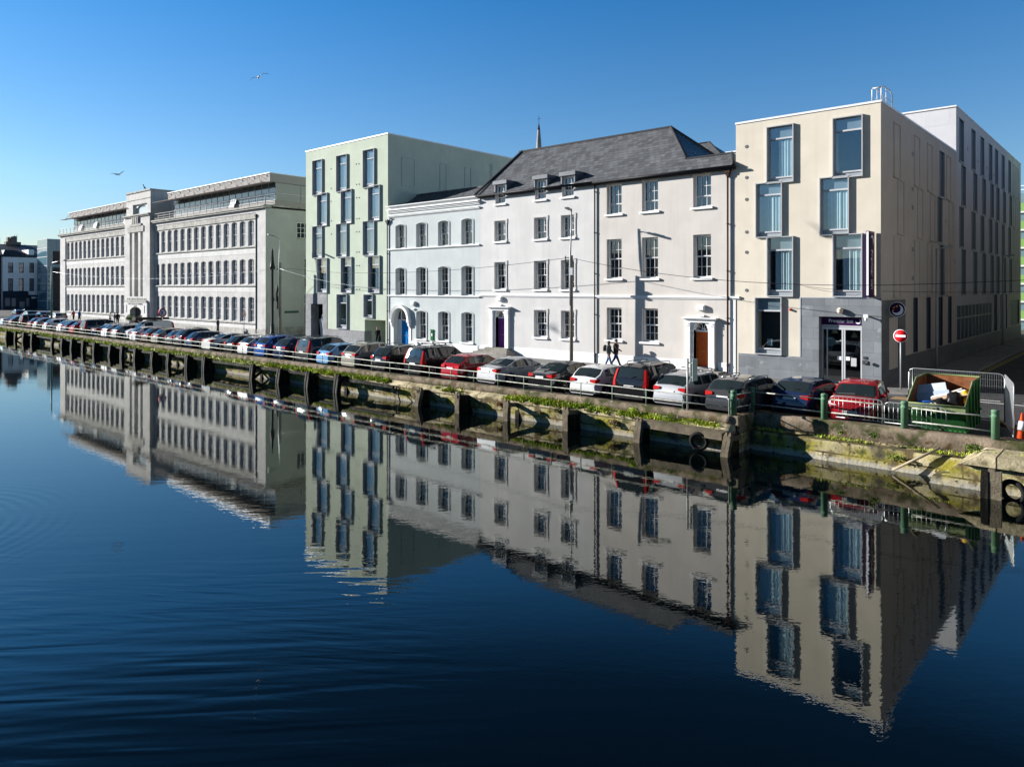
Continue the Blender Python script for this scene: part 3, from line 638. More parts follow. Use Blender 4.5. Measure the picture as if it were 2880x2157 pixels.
# ================================================================ pale blue house
B = thing('georgian_house', 'pale blue rendered house of three storeys with arched blue door and white cornice', 'house', (-46, FY, PZ))
PB = plaster('pale_blue_plaster', (.50,.535,.535)); x0, x1 = -51.97, -40.32
cols = [-50.22, -47.42, -44.62, -41.82]; hw = .63
rows = [(.92, 3.36), (4.70, 7.12), (8.84, 10.95)]
holes = [(c-hw, c+hw, a, b, .13) for c in cols for (a, b) in rows if not (c == cols[0] and a < 1)] + [(-51.1, -49.05, PZ, 3.52, 1.02)]
mb = MB(); wall(mb, x0, x1, 0, 12.3, holes, .42); shell(mb, x0, x1, 0, 12.3, 9, top=False)
for h in holes[:-1]: architrave(mb, *h[:4], h[4])
mb.build('wall', PB, B, wl(B, (0,FY,0)))
for h in holes[:-1]: sash_window(B, (h[0]+h[1])/2, 2*hw, h[2], h[3]-h[2], .30, 3, 2, 2, sill=h[2] < 1)
mb = MB(); moulding(mb, x0+.1, x1-.02, 12.02, (.10,.12,.10,.25), (.10,.18,.28,.06)); mb.box(x0, x1, -.30, .35, 12.59, 12.66); moulding(mb, x0+.1, x1-.05, 11.62, (.07,.08,.06), (.05,.12,.17)); mb.build('cornice', WHITE, B, wl(B, (0,FY,0)))
mb = MB(); 
for z in (8.68, 4.55): moulding(mb, x0+.05, x1-.05, z, (.06,.09), (.08,.14))
mb.build('string_course', WHITE, B, wl(B, (0,FY,0)))
mb = MB(); mb.box(-48.95, x1-.3, -.035, 0, PZ, .72); mb.build('plinth', WHITE, B, wl(B, (0,FY,0)))
# arched doorway
mb = MB(); c = -50.07; q = arc(c-1.33, c+1.33, 2.5, 1.33, 16); r = arc(c-1.05, c+1.05, 2.5, 1.05, 16)
for i in range(16):
    mb.ring([[(q[k][0],-.36,q[k][1]),(q[k][0],0,q[k][1]),(r[k][0],0,r[k][1]),(r[k][0],-.30,r[k][1])] for k in (i, i+1)], 0, False)
for sg in (-1, 1):
    x = c+sg*1.19
    mb.box(x-.15, x+.15, -.34, 0, 2.3, 2.5); mb.prism([(x-.13,2.3),(x+.13,2.3),(x+.09,2.0),(x-.09,2.0)], -.24, 0); mb.box(x-.08, x+.08, -.14, 0, 1.86, 2.0); mb.box(x-.14, x+.14, -.05, 0, PZ, 1.86)
mb.build('door_hood', WHITE, B, wl(B, (0,FY,0)))
mb = MB(); D = .40
mb.box(c-1.03, c+1.03, D, D+.08, 2.42, 2.52); mb.box(c-.56, c-.48, D, D+.08, PZ, 3.5); mb.box(c+.48, c+.56, D, D+.08, PZ, 3.3); mb.box(c-1.03, c-.56, D+.03, D+.07, PZ, 2.42); mb.box(c+.56, c+1.03, D+.03, D+.07, PZ, 2.42)
mb.build('door_frame', WHITE, B, wl(B, (0,FY,0)))
mb = MB(); p = arc(c-1.03, c+1.03, 2.5, 1.0, 14); mb.face([(x, D+.05, z) for x, z in p]); mb.build('fanlight_pane', GLASS, B, wl(B, (0,FY,0)))
door_leaf(B, c, .95, .14, 2.42, D+.02, M('blue_door', (.0,.16,.45), .35, var=.04))
wall_lamp(B, -48.4, 3.82)
downpipe(B, -51.95, .12, 11.5); mb = MB(); mb.tube([(-51.95,-.09,11.2),(-51.5,-.09,11.55),(-51.3,-.09,11.55)], .05); mb.build('downpipe', BLACKM, B, wl(B,(0,FY,0)))
mb = MB(); zr = 14.03
slab_roof(mb, [(x0+.02,.45,12.1),(x1+.1,.45,12.1),(x1+.1,3.5,zr),(x0+.02,3.5,zr)]); slab_roof(mb, [(x0+.02,3.5,zr),(x1+.1,3.5,zr),(x1+.1,7.5,11.6),(x0+.02,7.5,11.6)]); mb.box(x0+.02, x1+.1, 3.38, 3.62, zr-.03, zr+.08)
mb.build('roof', SLATE, B, wl(B, (0,FY,0)))
pbx = thing('post_box', 'small green post box set in the pale blue wall between two ground floor windows', 'post box', (-46.0, FY-.05, 1.35))
GP = M('post_green', (.01,.12,.03), .4); mb = MB(); mb.box(-.17,.17,-.02,.1,-.45,.45); mb.box(-.185,.185,-.04,-.02,.37,.46); mb.box(-.185,.185,-.03,-.02,-.47,-.41); mb.build('box', GP, pbx)
mb = MB(); mb.box(-.13,.13,-.035,-.02,.2,.25); mb.build('slot', BLACKM, pbx); mb = MB(); mb.box(-.06,.06,-.026,-.02,-.1,.12); mb.build('plate', WHITE, pbx)
# ================================================================ pale grey house, purple door
B = thing('georgian_house', 'pale grey rendered house of four storeys with a purple door, stone steps and dormers', 'house', (-34.8, FY, PZ))
PG = plaster('pale_grey_plaster', (.565,.557,.548)); x0, x1 = -40.32, -29.16
c3_ = [-38.17, -34.13, -31.59]; hw = .585
holes = [(c-hw, c+hw, a, b) for c in c3_ for (a, b) in ((5.22,7.32),(8.94,10.54))] + [(c-hw, c+hw, 1.68, 3.68) for c in c3_[1:]]
dorm = [(c-.52, c+.52, 11.86, 12.699) for c in c3_]
mb = MB(); wall(mb, x0, x1, 0, 12.7, holes+dorm+[(-38.66,-37.64,PZ,3.62,.51)], .42); shell(mb, x0, x1, 0, 12.7, 11, top=False)
mb.face([(x0,0,12.7),(x0,5.5,17.0),(x0,11,12.7)])
for h in holes: architrave(mb, *h[:4], ears=True)
mb.build('wall', PG, B, wl(B, (0,FY,0)))
for h in holes: sash_window(B, (h[0]+h[1])/2, 2*hw, h[2], h[3]-h[2], .26, 3, 2, 2 if h[3]-h[2] > 1.9 else 1)
for h in dorm: sash_window(B, (h[0]+h[1])/2, 1.04, 11.86, 1.5, .22, 3, 2, 1)
mb = MB(); moulding(mb, x0, x1, 4.64, (.08,.12), (.06,.12)); mb.build('string_course', WHITE, B, wl(B, (0,FY,0)))
mb = MB(); mb.box(x0+.05, -39.1, -.035, 0, PZ, .80); mb.box(-37.15, x1, -.035, 0, PZ, .80); mb.build('plinth', WHITE, B, wl(B, (0,FY,0)))
surround(B, -38.15, .98, .70, 2.25, .51, 3.86, .28); door_leaf(B, -38.15, 1.0, .72, 2.95, .30, M('purple_door', (.19,.05,.25), .4, var=.04)); fanlight(B, -38.15, 3.06, .5, .30); wall_lamp(B, -38.15, 4.32)
mb = MB()
for k in range(4): e = .55*k*.62; mb.box(-39.35-e, -37.0+e*.75, -.55-.31*k, 0, .70-.15*(k+1), .70-.15*k)
mb.build('steps', M('worn_limestone', (.27,.255,.23), .85, var=.2, scale=3, bump=.5), B, wl(B, (0,FY,0)))
ROOFZ, EZ, RX = 17.0, 12.72, -26.4
mb = MB(); cuts = [x0-.12] + [q for c in c3_ for q in (c-.60, c+.60)] + [x1]; ysl = lambda y: EZ-.1 + (y+.28)*(ROOFZ-EZ+.1)/5.78
for k in range(len(cuts)-1):
    ylo = -.28 if k % 2 == 0 else .75; xa, xb = cuts[k], cuts[k+1]
    slab_roof(mb, [(xa,ylo,ysl(ylo)),(xb,ylo,ysl(ylo)),(xb,5.5,ROOFZ),(xa-(.48 if k == 0 else 0),5.5,ROOFZ)])
slab_roof(mb, [(x0-.6,5.5,ROOFZ),(x1,5.5,ROOFZ),(x1,11.2,EZ-.1),(x0-.12,11.2,EZ-.1)])
roofp = mb.build('roof', SLATE, B, wl(B, (0,FY,0)))
mb = MB(); mb.box(x0-.6, x1, 5.36, 5.64, ROOFZ-.06, ROOFZ+.07); mb.obox((x0-.35,2.6,14.9), (.09,0,0), (-.02,2.93,2.17), (0,-.02,.07)); mb.build('ridge_tiles', M('ridge_tile', (.04,.042,.046), .6), B, wl(B, (0,FY,0)))
mb = MB(); mb.tube([(x0-.15,-.36,EZ-.12),(x1,-.36,EZ-.12)], .075, 8); [mb.box(cuts[k], cuts[k+1], -.3, -.002, EZ-.26, EZ-.1) for k in range(0, len(cuts), 2)]; mb.build('gutter', BLACKM, B, wl(B, (0,FY,0)))
for c in c3_:
    mb = MB(); mb.box(c-.64, c-.53, .0, 1.6, EZ-.02, 13.38); mb.box(c+.53, c+.64, .0, 1.6, EZ-.02, 13.38); mb.box(c-.72, c+.72, -.10, 2.1, 13.38, 13.66); mb.box(c-.53, c+.53, .40, .42, 11.9, 13.38, 1)
    mb.build('dormer', [LEAD, DARKROOM], B, wl(B, (0,FY,0)))
downpipe(B, x1-.02, .12, 12.45, hopper=False)
# ================================================================ beige house, orange door
B = thing('georgian_house', 'beige rendered house of three tall storeys with an orange door and slate hipped roof', 'house', (-24, FY, PZ))
PE = plaster('beige_plaster', (.555,.52,.485)); x0, x1 = -29.16, -18.93
c3_ = [-27.64, -24.85, -21.14]; hw = .605
holes = [(c-hw, c+hw, a, b) for c in c3_ for (a, b) in ((5.95,8.64),(10.34,12.42))] + [(c-hw, c+hw, 1.78, 3.98) for c in c3_[:2]]
mb = MB(); wall(mb, x0, x1, 0, 12.7, holes+[(-21.7,-20.68,PZ,3.22,.51)], .42); shell(mb, x0, x1, 0, 12.7, 11, top=False); mb.build('wall', PE, B, wl(B, (0,FY,0)))
for h in holes: sash_window(B, (h[0]+h[1])/2, 2*hw, h[2], h[3]-h[2], .26, 3, 2, 2 if h[3]-h[2] > 2.15 else 1)
mb = MB(); moulding(mb, x0, x1+.25, 4.62, (.08,.12), (.06,.12)); mb.build('string_course', WHITE, B, wl(B, (0,FY,0)))
mb = MB(); mb.box(x0, -22.3, -.035, 0, PZ, .78); mb.box(-20.05, x1, -.035, 0, PZ, .78); mb.box(x1-.35, x1, -.035, 0, .78, 4.6); mb.build('plinth', WHITE, B, wl(B, (0,FY,0)))
surround(B, -21.19, .98, .38, 2.2, .51, 3.46, .28); door_leaf(B, -21.19, 1.0, .40, 2.58, .30, M('orange_door', (.56,.12,.03), .35, var=.04)); fanlight(B, -21.19, 2.68, .5, .30); wall_lamp(B, -21.15, 3.92)
mb = MB(); pl = [(-19.6,0),(-19.6,-.95),(-22.4,-.95)] + [(-22.4-.6*math.sin(a*math.pi/12), -.35-.6*math.cos(a*math.pi/12)) for a in range(1, 7)] + [(-23.0,0)]
mb.ring([[(x,y,0) for x,y in pl],[(x,y,.26) for x,y in pl]], 0, False); mb.box(-22.3, -20.1, -.5, 0, .26, .40); mb.build('steps', _m['worn_limestone'], B, wl(B, (0,FY,0)))
FX, F2, fz = -22.75, 1.1, 13.66
mb = MB(); A = (x0,-.28,EZ-.1)
for pts in ([A, (x1-.02,-.28,EZ-.1), (x1-.75,F2,fz), (FX,F2,fz), (RX,5.5,ROOFZ), (x0,5.5,ROOFZ)],): slab_roof(mb, pts)
slab_roof(mb, [(x0,5.5,ROOFZ),(RX,5.5,ROOFZ),(FX,9.9,fz),(x0,9.9,fz)])
slab_roof(mb, [(-33,9.0,fz),(FX,9.0,fz),(-26.9,12.5,ROOFZ),(-33,12.5,ROOFZ)]); slab_roof(mb, [(-33,12.5,ROOFZ),(-26.9,12.5,ROOFZ),(FX,16,fz),(-33,16,fz)])
mb.build('roof', SLATE, B, wl(B, (0,FY,0)))
HIP = M('slate_hip', (.05,.075,.10), .22, var=.12, scale=6, brick=(.42,.24,.012,(.03,.04,.05),.2), axis='yz', bump=.25)
mb = MB(); slab_roof(mb, [(FX,F2,fz),(FX,9.9,fz),(RX,5.5,ROOFZ)]); slab_roof(mb, [(FX,9.0,fz),(FX,16,fz),(-26.9,12.5,ROOFZ)]); slab_roof(mb, [(x1-.02,-.28,EZ-.1),(x1-.02,11,EZ-.1),(x1-.75,9,fz),(x1-.75,F2,fz)])
mb.build('roof', HIP, B, wl(B, (0,FY,0)))
mb = MB(); mb.box(FX-.05, x1-.75, F2, 16, fz-.5, fz-.06); mb.build('flat_roof', LEAD, B, wl(B, (0,FY,0)))
mb = MB(); RT = _m['ridge_tile']; mb.box(x0, RX, 5.36, 5.64, ROOFZ-.06, ROOFZ+.07); mb.tube([(RX,5.5,ROOFZ),(FX,F2,fz+.02)], .12, 6); mb.tube([(RX,5.5,ROOFZ),(FX,9.9,fz)], .10, 6); mb.tube([(-26.9,12.5,ROOFZ),(FX,9,fz)], .12, 6); mb.box(-33, -26.9, 12.4, 12.6, ROOFZ, ROOFZ+.07); mb.tube([(x1-.75,F2,fz),(x1-.02,-.28,EZ-.05)], .12, 6); mb.box(FX, x1-.75, F2-.1, F2+.12, fz-.04, fz+.07)
mb.build('ridge_tiles', RT, B, wl(B, (0,FY,0)))
mb = MB(); mb.tube([(x0,-.36,EZ-.12),(x1+.1,-.36,EZ-.12)], .075, 8); mb.box(x0, x1, -.3, .0, EZ-.26, EZ-.1); mb.build('gutter', BLACKM, B, wl(B, (0,FY,0)))
downpipe(B, -19.4, .12, 12.5, M('brown_pipe', (.05,.028,.022), .45), off=.11, r=.06)
# ================================================================ green hotel block
B = thing('hotel_block', 'pale green flat-roofed block of five storeys with staggered metal-framed windows', 'apartment block', (-58.6, FY, PZ))
PGN = plaster('pale_green_plaster', (.47,.525,.43)); PGS = plaster('pale_green_side', (.46,.53,.46)); x0, x1, zt = -65.26, -51.97, 19.25
wa, wb, wc = (-63.95, -63.1), (-59.82, -59.05), (-55.57, -54.77)
W5 = []
for (p, q) in (wa, wb, wc):
    for i, (z0, z1) in enumerate(((14.63,18.2),(11.5,14.78),(8.33,11.57),(4.84,8.3))): s = p if i % 2 == 0 else q; W5.append((s, s+1.75, z0, z1))
G5 = [(-59.75, -58.05, 1.38, 4.75), (-55.45, -54.05, 2.56, 4.76)]
ENT = (-55.4, -52.3, PZ, 2.38)
GDOOR = (-64.3, -62.2, PZ, 3.72)
mb = MB(); wall(mb, x0, x1, 0, zt, W5+G5, .9, m=0); 
mb = MB(); wall(mb, x0, x1, 0, zt, W5+G5+[ENT, (GDOOR[0]-.02, GDOOR[1]+.02, PZ, 3.74)], .86); shell(mb, x0, x1, 0, zt, 17)
mb.face([(x1-.001,0,0)]*0 or [(ENT[0]-.5,2.4,0),(x1-.1,2.4,0),(x1-.1,2.4,2.6),(ENT[0]-.5,2.4,2.6)]); mb.box(ENT[0]-.3, ENT[0], .86, 2.4, 0, 2.5); mb.box(ENT[1], ENT[1]+.2, .86, 2.4, 0, 2.5); mb.box(ENT[0], ENT[1], .86, 2.4, 2.38, 2.5)
mb.build('wall', PGN, B, wl(B, (0,FY,0)))
for i, h in enumerate(W5): hotel_window(B, *h, curtain=1. if i % 4 < 3 else .62, side=1, tr=.24, seed=i)
for i, h in enumerate(G5): hotel_window(B, *h, curtain=0, tr=.26, seed=i, blind=True)
STC = M('grey_stone_cladding', (.235,.24,.25), .6, var=.10, scale=1.5, brick=(1.1,.62,.008,(.15,.155,.16),.12), axis='xz', bump=.15, dirt=(.33,.34,.35), dscale=2.2, dthr=(.62,.72))
mb = MB(); wall(mb, x0, -61.47, 0, 4.75, [GDOOR], .8, -.035); mb.face([(-61.47,-.035,0),(-61.47,0,0),(-61.47,0,4.75),(-61.47,-.035,4.75)]); mb.box(-61.46, ENT[0], -.035, -.002, 0, 1.30); mb.face([(ENT[0]+.002,-.035,0),(ENT[0]+.002,.8,0),(ENT[0]+.002,.8,1.3),(ENT[0]+.002,-.035,1.3)])
mb.build('stone_cladding', STC, B, wl(B, (0,FY,0)))
mb = MB(); mb.box(GDOOR[0]-.2, GDOOR[1]+.2, 2.6, 2.7, 0, 4); mb.box(GDOOR[0]-.3, GDOOR[0]-.1, .9, 2.6, 0, 4); mb.build('passage', DARKROOM, B, wl(B, (0,FY,0)))
mb = MB(); mb.obox((-62.75,.55,1.35), (.28,0,0), (0,.05,.08), (0,-.12,1.22)); mb.obox((-63.3,.6,1.15), (.22,0,0), (0,.05,.06), (0,-.1,1.05)); o = mb.build('leaning_boards', M('board_grey', (.42,.44,.46), .7)); o.location = (0,FY,0); tag(o, 'grey boards leaning inside the dark doorway of the pale green block', 'boards')
mb = MB(); mb.box(x0-.05, x1+.05, -.06, .3, zt, zt+.10); mb.box(x1-.3, x1+.05, .3, 17, zt, zt+.10); mb.build('roof_edge', M('roof_edge_white', (.75,.76,.77), .4, .1), B, wl(B, (0,FY,0)))
mb = MB(); mb.lathe([(.01,-.06),(.16,-.05),(.19,0)], (-52.55,.84,1.95), 14, axis='y'); mb.build('round_lamp', M('lamp_white', (.85,.85,.8), .4), B, wl(B, (0,FY,0)))
mb = MB(); mb.box(-54.0,-53.0,2.36,2.39,PZ,2.2); mb.build('entry_door', GREYM, B, wl(B,(0,FY,0)))
ls = [(738,233,828,453),(1012,278,1057,482),(1190,306,1232,500),(1372,280,1385,520)]
for (xa, ya, xb, yb) in ls:
    Y0, z1 = on_x(x1, 840+xa/2.55, 350+ya/2.55); Y1, z0 = on_x(x1, 840+xb/2.55, 350+yb/2.55)
    mb = MB(); mb.box(Y0, Y0+.05, -.05, 0, z0, z1); mb.box(Y1, Y1+.05, -.05, 0, z0, z1); mb.box(Y0+.05, Y1, -.05, 0, z1-.05, z1); mb.box(Y0+.05, Y1, -.05, 0, z0, z0+.05)
    mb.build('blind_panel', PGS, B, wl(B, (x1, 0, 0)), R(90))
mb = MB()
for (px, py) in ((232,320),(232,460),(232,553),(235,693),(235,787),(413,286),(432,284),(415,432),(434,430),(416,528),(434,526),(417,677),(434,675),(416,772),(434,770),(417,917),(434,915),(417,1013),(434,1013),(417,1182),(436,1182)):
    s, z = on_y(FY, 840+px/2.55, 350+py/2.55); mb.lathe([(.02,-.03),(.06,-.03),(.06,0)], (s,0,z), 8, axis='y')
mb.build('vents', M('vent_dark', (.13,.135,.14), .8), B, wl(B, (0,FY,0)))
# ================================================================ cream hotel on the corner
B = thing('hotel_building', 'cream corner hotel with staggered windows, dark stone entrance and purple signs, long side wing', 'hotel', (-14.9, FY, PZ))
PC = plaster('cream_plaster', (.60,.545,.455)); PCS = plaster('cream_shaded_plaster', (.50,.465,.425)); PWS = plaster('grey_wing_plaster', (.52,.52,.545)); PGW = plaster('green_wing_plaster', (.55,.58,.48))  # cream side copy has the lane wall's shade put into its colour
x0, x1, zt = -18.93, -10.9, 15.12; XS = -10.9
WC = [(-17.02,-15.44,11.36,14.68),(-17.68,-16.1,8.25,11.46),(-17.0,-15.46,4.82,8.28),(-13.33,-11.76,11.3,14.62),(-14.02,-12.46,8.2,11.42),(-13.32,-11.78,4.82,8.25)]
WG = (-17.72,-16.12,1.44,4.78); HD = (-14.07,-11.83,PZ,3.74)
mb = MB(); wall(mb, x0, x1, 0, zt, WC+[WG,(HD[0]-.02,HD[1]+.02,PZ,3.76)], .9)
mb.face([(x0,0,0),(x0,19,0),(x0,19,zt),(x0,0,zt)]); mb.face([(x0,0,zt),(x1,0,zt),(x1,19.1,zt),(x0,19.1,zt)])
mb.build('wall', PC, B, wl(B, (0,FY,0)))
for i, h in enumerate(WC): hotel_window(B, *h, curtain=(.62,.95,.75,.0,.78,.72)[i], side=1, seed=i+3, blind=True)
hotel_window(B, *WG, curtain=0, tr=.235, seed=1)
mb = MB(); mb.box(x0-.03, x1+.05, -.05, .25, zt, zt+.11); mb.box(x1-.25, x1+.05, .25, 19.1, zt, zt+.11); mb.build('roof_edge', _m['roof_edge_white'], B, wl(B, (0,FY,0)))
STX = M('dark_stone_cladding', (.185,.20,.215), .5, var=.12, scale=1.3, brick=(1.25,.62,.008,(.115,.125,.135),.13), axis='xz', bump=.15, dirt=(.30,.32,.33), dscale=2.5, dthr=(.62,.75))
STY = M('dark_stone_cladding_shaded', (.13,.14,.155), .5, var=.12, scale=1.3, brick=(1.25,.62,.008,(.09,.10,.11),.13), axis='xz', bump=.15)  # same cladding darkened: shade of the lane side put into the colour
mb = MB(); mb.box(x0+.18, -15.08, -.04, -.002, 0, 1.42); wall(mb, -15.08, x1+.04, 0, 4.76, [HD], .5, -.04); mb.face([(-15.08,-.04,1.42),(-15.08,0,1.42),(-15.08,0,4.76),(-15.08,-.04,4.76)]); mb.face([(-15.08,-.04,4.76),(x1+.04,-.04,4.76),(x1+.04,0,4.76),(-15.08,0,4.76)])
mb.build('stone_cladding', STX, B, wl(B, (0,FY,0)))
mb = MB(); mb.box(-15.12, -15.06, -.06, -.041, 1.42, 4.80); mb.box(-15.06, x1, -.06, -.041, 4.76, 4.80); mb.build('trim', ALU, B, wl(B,(0,FY,0)))
# entrance
PURP = M('sign_purple', (.035,.008,.055), .35); SIGNW = M('sign_white', (.82,.82,.84), .4); YEL = M('sign_yellow', (.75,.32,.03), .5)
def moon(parent, loc, r, m, rz=0., start=R(200), th=.01, rotx=0):
    """crescent: big disc minus an offset disc"""
    mb = MB(); n = 20; a0 = R(55)
    out = [(r*math.cos(t), r*math.sin(t)) for t in [a0 + (2*math.pi-2*a0)*k/n for k in range(n+1)]]
    cx = r*.42; p0, p1 = out[0], out[-1]; rr = math.hypot(p0[0]-cx, p0[1]); b0 = math.atan2(p0[1], p0[0]-cx)
    inn = [(cx+rr*math.cos(t), rr*math.sin(t)) for t in [b0 + (2*math.pi-2*b0)*k/n for k in range(n+1)]]
    ca, sa = math.cos(start), math.sin(start); ro = lambda p: (p[0]*ca-p[1]*sa, p[0]*sa+p[1]*ca)
    for k in range(n):
        q = [ro(out[k]), ro(out[k+1]), ro(inn[k+1]), ro(inn[k])]
        mb.face([(x, 0, z) for x, z in q])
    return mb.build('moon_emblem', m, parent, loc, rz)
sg = MB(); sg.box(-14.02, -11.85, .34, .42, 3.28, 3.70); so = sg.build('fascia_sign', PURP, B, wl(B, (0,FY,0)))
lettering('Premier Inn', .27, SIGNW, so, (-13.02, .335, 3.42)); moon(so, (-12.12, .328, 3.50), .14, SIGNW, start=R(115))
mb = MB(); yd = .36
for (a, b, c, d) in ((-14.05,-13.98,PZ,3.28),(-13.78,-13.72,PZ,3.02),(-12.98,-12.90,PZ,3.02),(-12.87,-12.79,PZ,3.02),(-12.0,-11.9,PZ,3.28)): mb.box(a, b, yd, yd+.07, c, d)
mb.box(-13.98, -12.0, yd, yd+.09, 3.02, 3.16); mb.box(-13.98, -12.0, yd+.01, yd+.06, 3.18, 3.28); mb.box(-13.98, -12.0, yd, yd+.07, PZ, PZ+.07); mb.build('door_frame', BARM, B, wl(B, (0,FY,0)))
for a, b in ((-13.98,-13.78),(-13.72,-12.98),(-12.79,-12.0)):
    p = MB(); p.box(a, b, yd+.03, yd+.04, PZ+.07, 3.02); p.build('glass_door', GLASST, B, wl(B, (0,FY,0)))
mb = MB(); mb.box(-14.1,-14.05,.87,3.9,0,3.8); mb.box(-11.85,-11.8,.87,3.9,0,3.8); mb.box(-14.1,-11.8,.87,3.9,3.74,3.8); mb.box(-14.1,-11.8,3.9,4.0,0,3.8); mb.build('lobby', DARKROOM, B, wl(B,(0,FY,0)))
mb = MB(); mb.box(-14.1,-11.8,.4,3.9,PZ-.02,PZ+.01); mb.build('lobby_floor', M('lobby_floor', (.16,.10,.06), .4), B, wl(B,(0,FY,0)))
for (s, y, z) in ((-13.75,1.6,2.75),(-13.4,1.9,2.25),(-12.9,2.3,2.5)):
    mb = MB(); mb.lathe([(.02,.3),(.06,.28),(.19,0),(.17,0),(.02,.25)], (s,y,z), 12); mb.tube([(s,y,z+.3),(s,y,3.74)], .01, 4); mb.build('lampshade', M('lampshade_cream', (.70,.60,.42), .7), B, wl(B,(0,FY,0)))
for a, b in ((-13.22,-13.0),(-12.77,-12.56)): mb = MB(); mb.box(a,b,yd+.01,yd+.025,1.35,1.55); mb.build('door_notice', SIGNW, B, wl(B,(0,FY,0)))
mb = MB(); mb.box(-12.5,-12.22,yd+.015,yd+.028,1.05,1.5); mb.build('poster', M('poster_grey', (.45,.46,.46), .5), B, wl(B,(0,FY,0)))
mb = MB(); mb.box(-17.1,-16.8,.2,.21,1.95,2.35); mb.build('window_notice', M('poster_pale', (.5,.55,.58), .5), B, wl(B,(0,FY,0)))
mb = MB(); mb.box(-16.4,-16.2,.2,.21,1.62,1.86); mb.build('window_sticker', M('sticker_green', (.30,.33,.10), .5), B, wl(B,(0,FY,0)))
mb = MB(); mb.lathe([(.015,-.30),(.10,-.28),(.155,-.20),(.165,-.12),(.15,-.05),(.10,-.03),(.10,0)], (-12.9,0,4.08), 16, axis='y'); mb.build('globe_lamp', M('globe_glass', (.80,.66,.50), .35), B, wl(B,(0,FY-.04,0)))
mb = MB(); mb.lathe([(.01,-.15),(.06,-.13),(.07,0)], (-15.64,0,4.08), 10, axis='y'); mb.build('alarm_light', M('alarm_red', (.55,.04,.03), .35), B, wl(B,(0,FY,0)))
mb = MB(); mb.box(-11.56,-11.46,-.42,-.04,3.78,3.84); mb.lathe([(.015,-.16),(.07,-.13),(.085,-.05),(.085,.06),(.05,.08)], (-11.51,-.42,3.72), 12); mb.box(-11.62,-11.40,-.52,-.34,3.74,3.92); mb.build('security_camera', SIGNW, B, wl(B,(0,FY,0)))
mb = MB(); mb.box(-11.75,-11.58,-.08,-.04,1.52,1.66); mb.box(-11.78,-11.6,-.12,-.04,1.25,1.45); mb.lathe([(.02,-.2),(.08,-.2),(.09,-.12)], (-11.5,-.04,1.36), 10, axis='y'); mb.build('entry_panel', M('panel_dark', (.06,.06,.07), .4), B, wl(B,(0,FY,0)))
mb = MB()
for z in (13.72,11.88,10.58,8.64,7.44,5.18): mb.lathe([(.02,-.012),(.08,-.015),(.10,-.02),(.10,0)], (-18.26,0,z), 12, axis='y'); 
mb.build('vents', _m['vent_dark'], B, wl(B, (0,FY,0)))
# blade sign
bl = MB(); bl.box(-11.34,-11.18,-1.05,-.09,4.93,8.28); bl.box(-11.36,-11.16,-1.05,-.05,4.85,4.93); bo = bl.build('blade_sign', PURP, B, wl(B,(0,FY,0)))
mb = MB(); mb.box(-11.31,-11.21,-1.065,-1.05,4.93,8.24); mb.build('sign_edge', SIGNW, bo)
lettering('Premier Inn', .44, SIGNW, bo, (-11.175, -.72, 6.28), (R(90), R(90), R(90))); moon(bo, (-11.17,-.55,7.83), .26, SIGNW, R(90), R(230))
mb = MB(); mb.box(-11.3,-11.2,-.95,-.04,4.78,4.85); mb.build('sign_bracket', STEEL, bo)
# --- side wall along the lane (local x = world Y, looking along +X)
WY = [(44.9,0),(49.4,0),(52.7,0),(58.3,0)]
blind, real = [], []
for (y, _) in WY:
    for i, (z0, z1) in enumerate(((11.5,14.5),(8.4,11.4),(4.85,8.2))):
        s = y + (.45 if i % 2 else -.35); blind.append((s-.6, s+.75, z0, z1))
for i, (z0, z1) in enumerate(((11.45,14.5),(8.36,11.36),(4.8,8.2))): s = 55.75 + (-.35 if i == 1 else .3); real.append((s-.75, s+.75, z0, z1))
slots = [(48.3,49.4,1.42,4.72),(51.6,52.75,1.42,4.72),(55.0,56.25,1.42,4.72),(57.9,59.1,1.42,4.72)]
rb = MB()
SG = M('lane_glass_navy', (.035,.05,.075), .5, spec=.04)  # matte navy painted in place of the dark reflection at grazing view
REV = M('lane_reveal', (.035,.048,.065), .4, .3)
def side_part(y0, y1, z0, z1, bl, re, sl, mat, name='wall'):
    mb = MB(); wall(mb, y0, y1, z0, z1, re+sl, .10, rev=1); mb.build(name, [mat, REV], B, wl(B, (XS,0,0)), R(90))
    for h in re+sl:
        rb = MB(); rb.box(h[0]-.02, h[1]+.02, .075, .099, h[2]-.02, h[3]+.02); rb.build('window_pane', SG, B, wl(B, (XS,0,0)), R(90))
def blinds(bl, mat):
    for h in bl:
        mb = MB()
        for q in ((h[0],h[0]+.05,h[2],h[3]),(h[1]-.05,h[1],h[2],h[3]),(h[0]+.05,h[1]-.05,h[3]-.05,h[3])): mb.box(q[0],q[1],-.05,0,q[2],q[3])
        mb.box(h[0]-.05,h[1]+.05,-.09,0,h[2]-.08,h[2]); mb.build('blind_panel', mat, B, wl(B, (XS,0,0)), R(90))
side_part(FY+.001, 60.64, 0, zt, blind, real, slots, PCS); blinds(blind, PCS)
WW = []; gb = []
cw = [62.6,67.3,71.2,75.2,78.3,82.1,86.1]
for r, (z0, z1) in enumerate(((14.66,17.8),(11.46,14.46),(8.36,11.3),(4.82,8.2))):
    for y in cw: s = y + (.75 if r % 2 else 0); WW.append((s-.85, s+.85, z0, z1))
    for y in (88.9,91.6): s = y + (.5 if r % 2 else 0); gb.append((s-.7, s+.7, z0, z1))
big = (60.9,75.6,1.5,4.02); sl2 = [(76.9,78.5,1.45,4.72),(80.4,82.2,1.45,4.72),(83.8,85.6,1.45,4.72),(87.0,92.5,1.6,4.1)]
side_part(60.642, 84.4, 0, 18.5, [], [h for h in WW if h[1] < 84.3], [big]+sl2[:2]+[(83.8,84.39,1.45,4.72)], PWS)
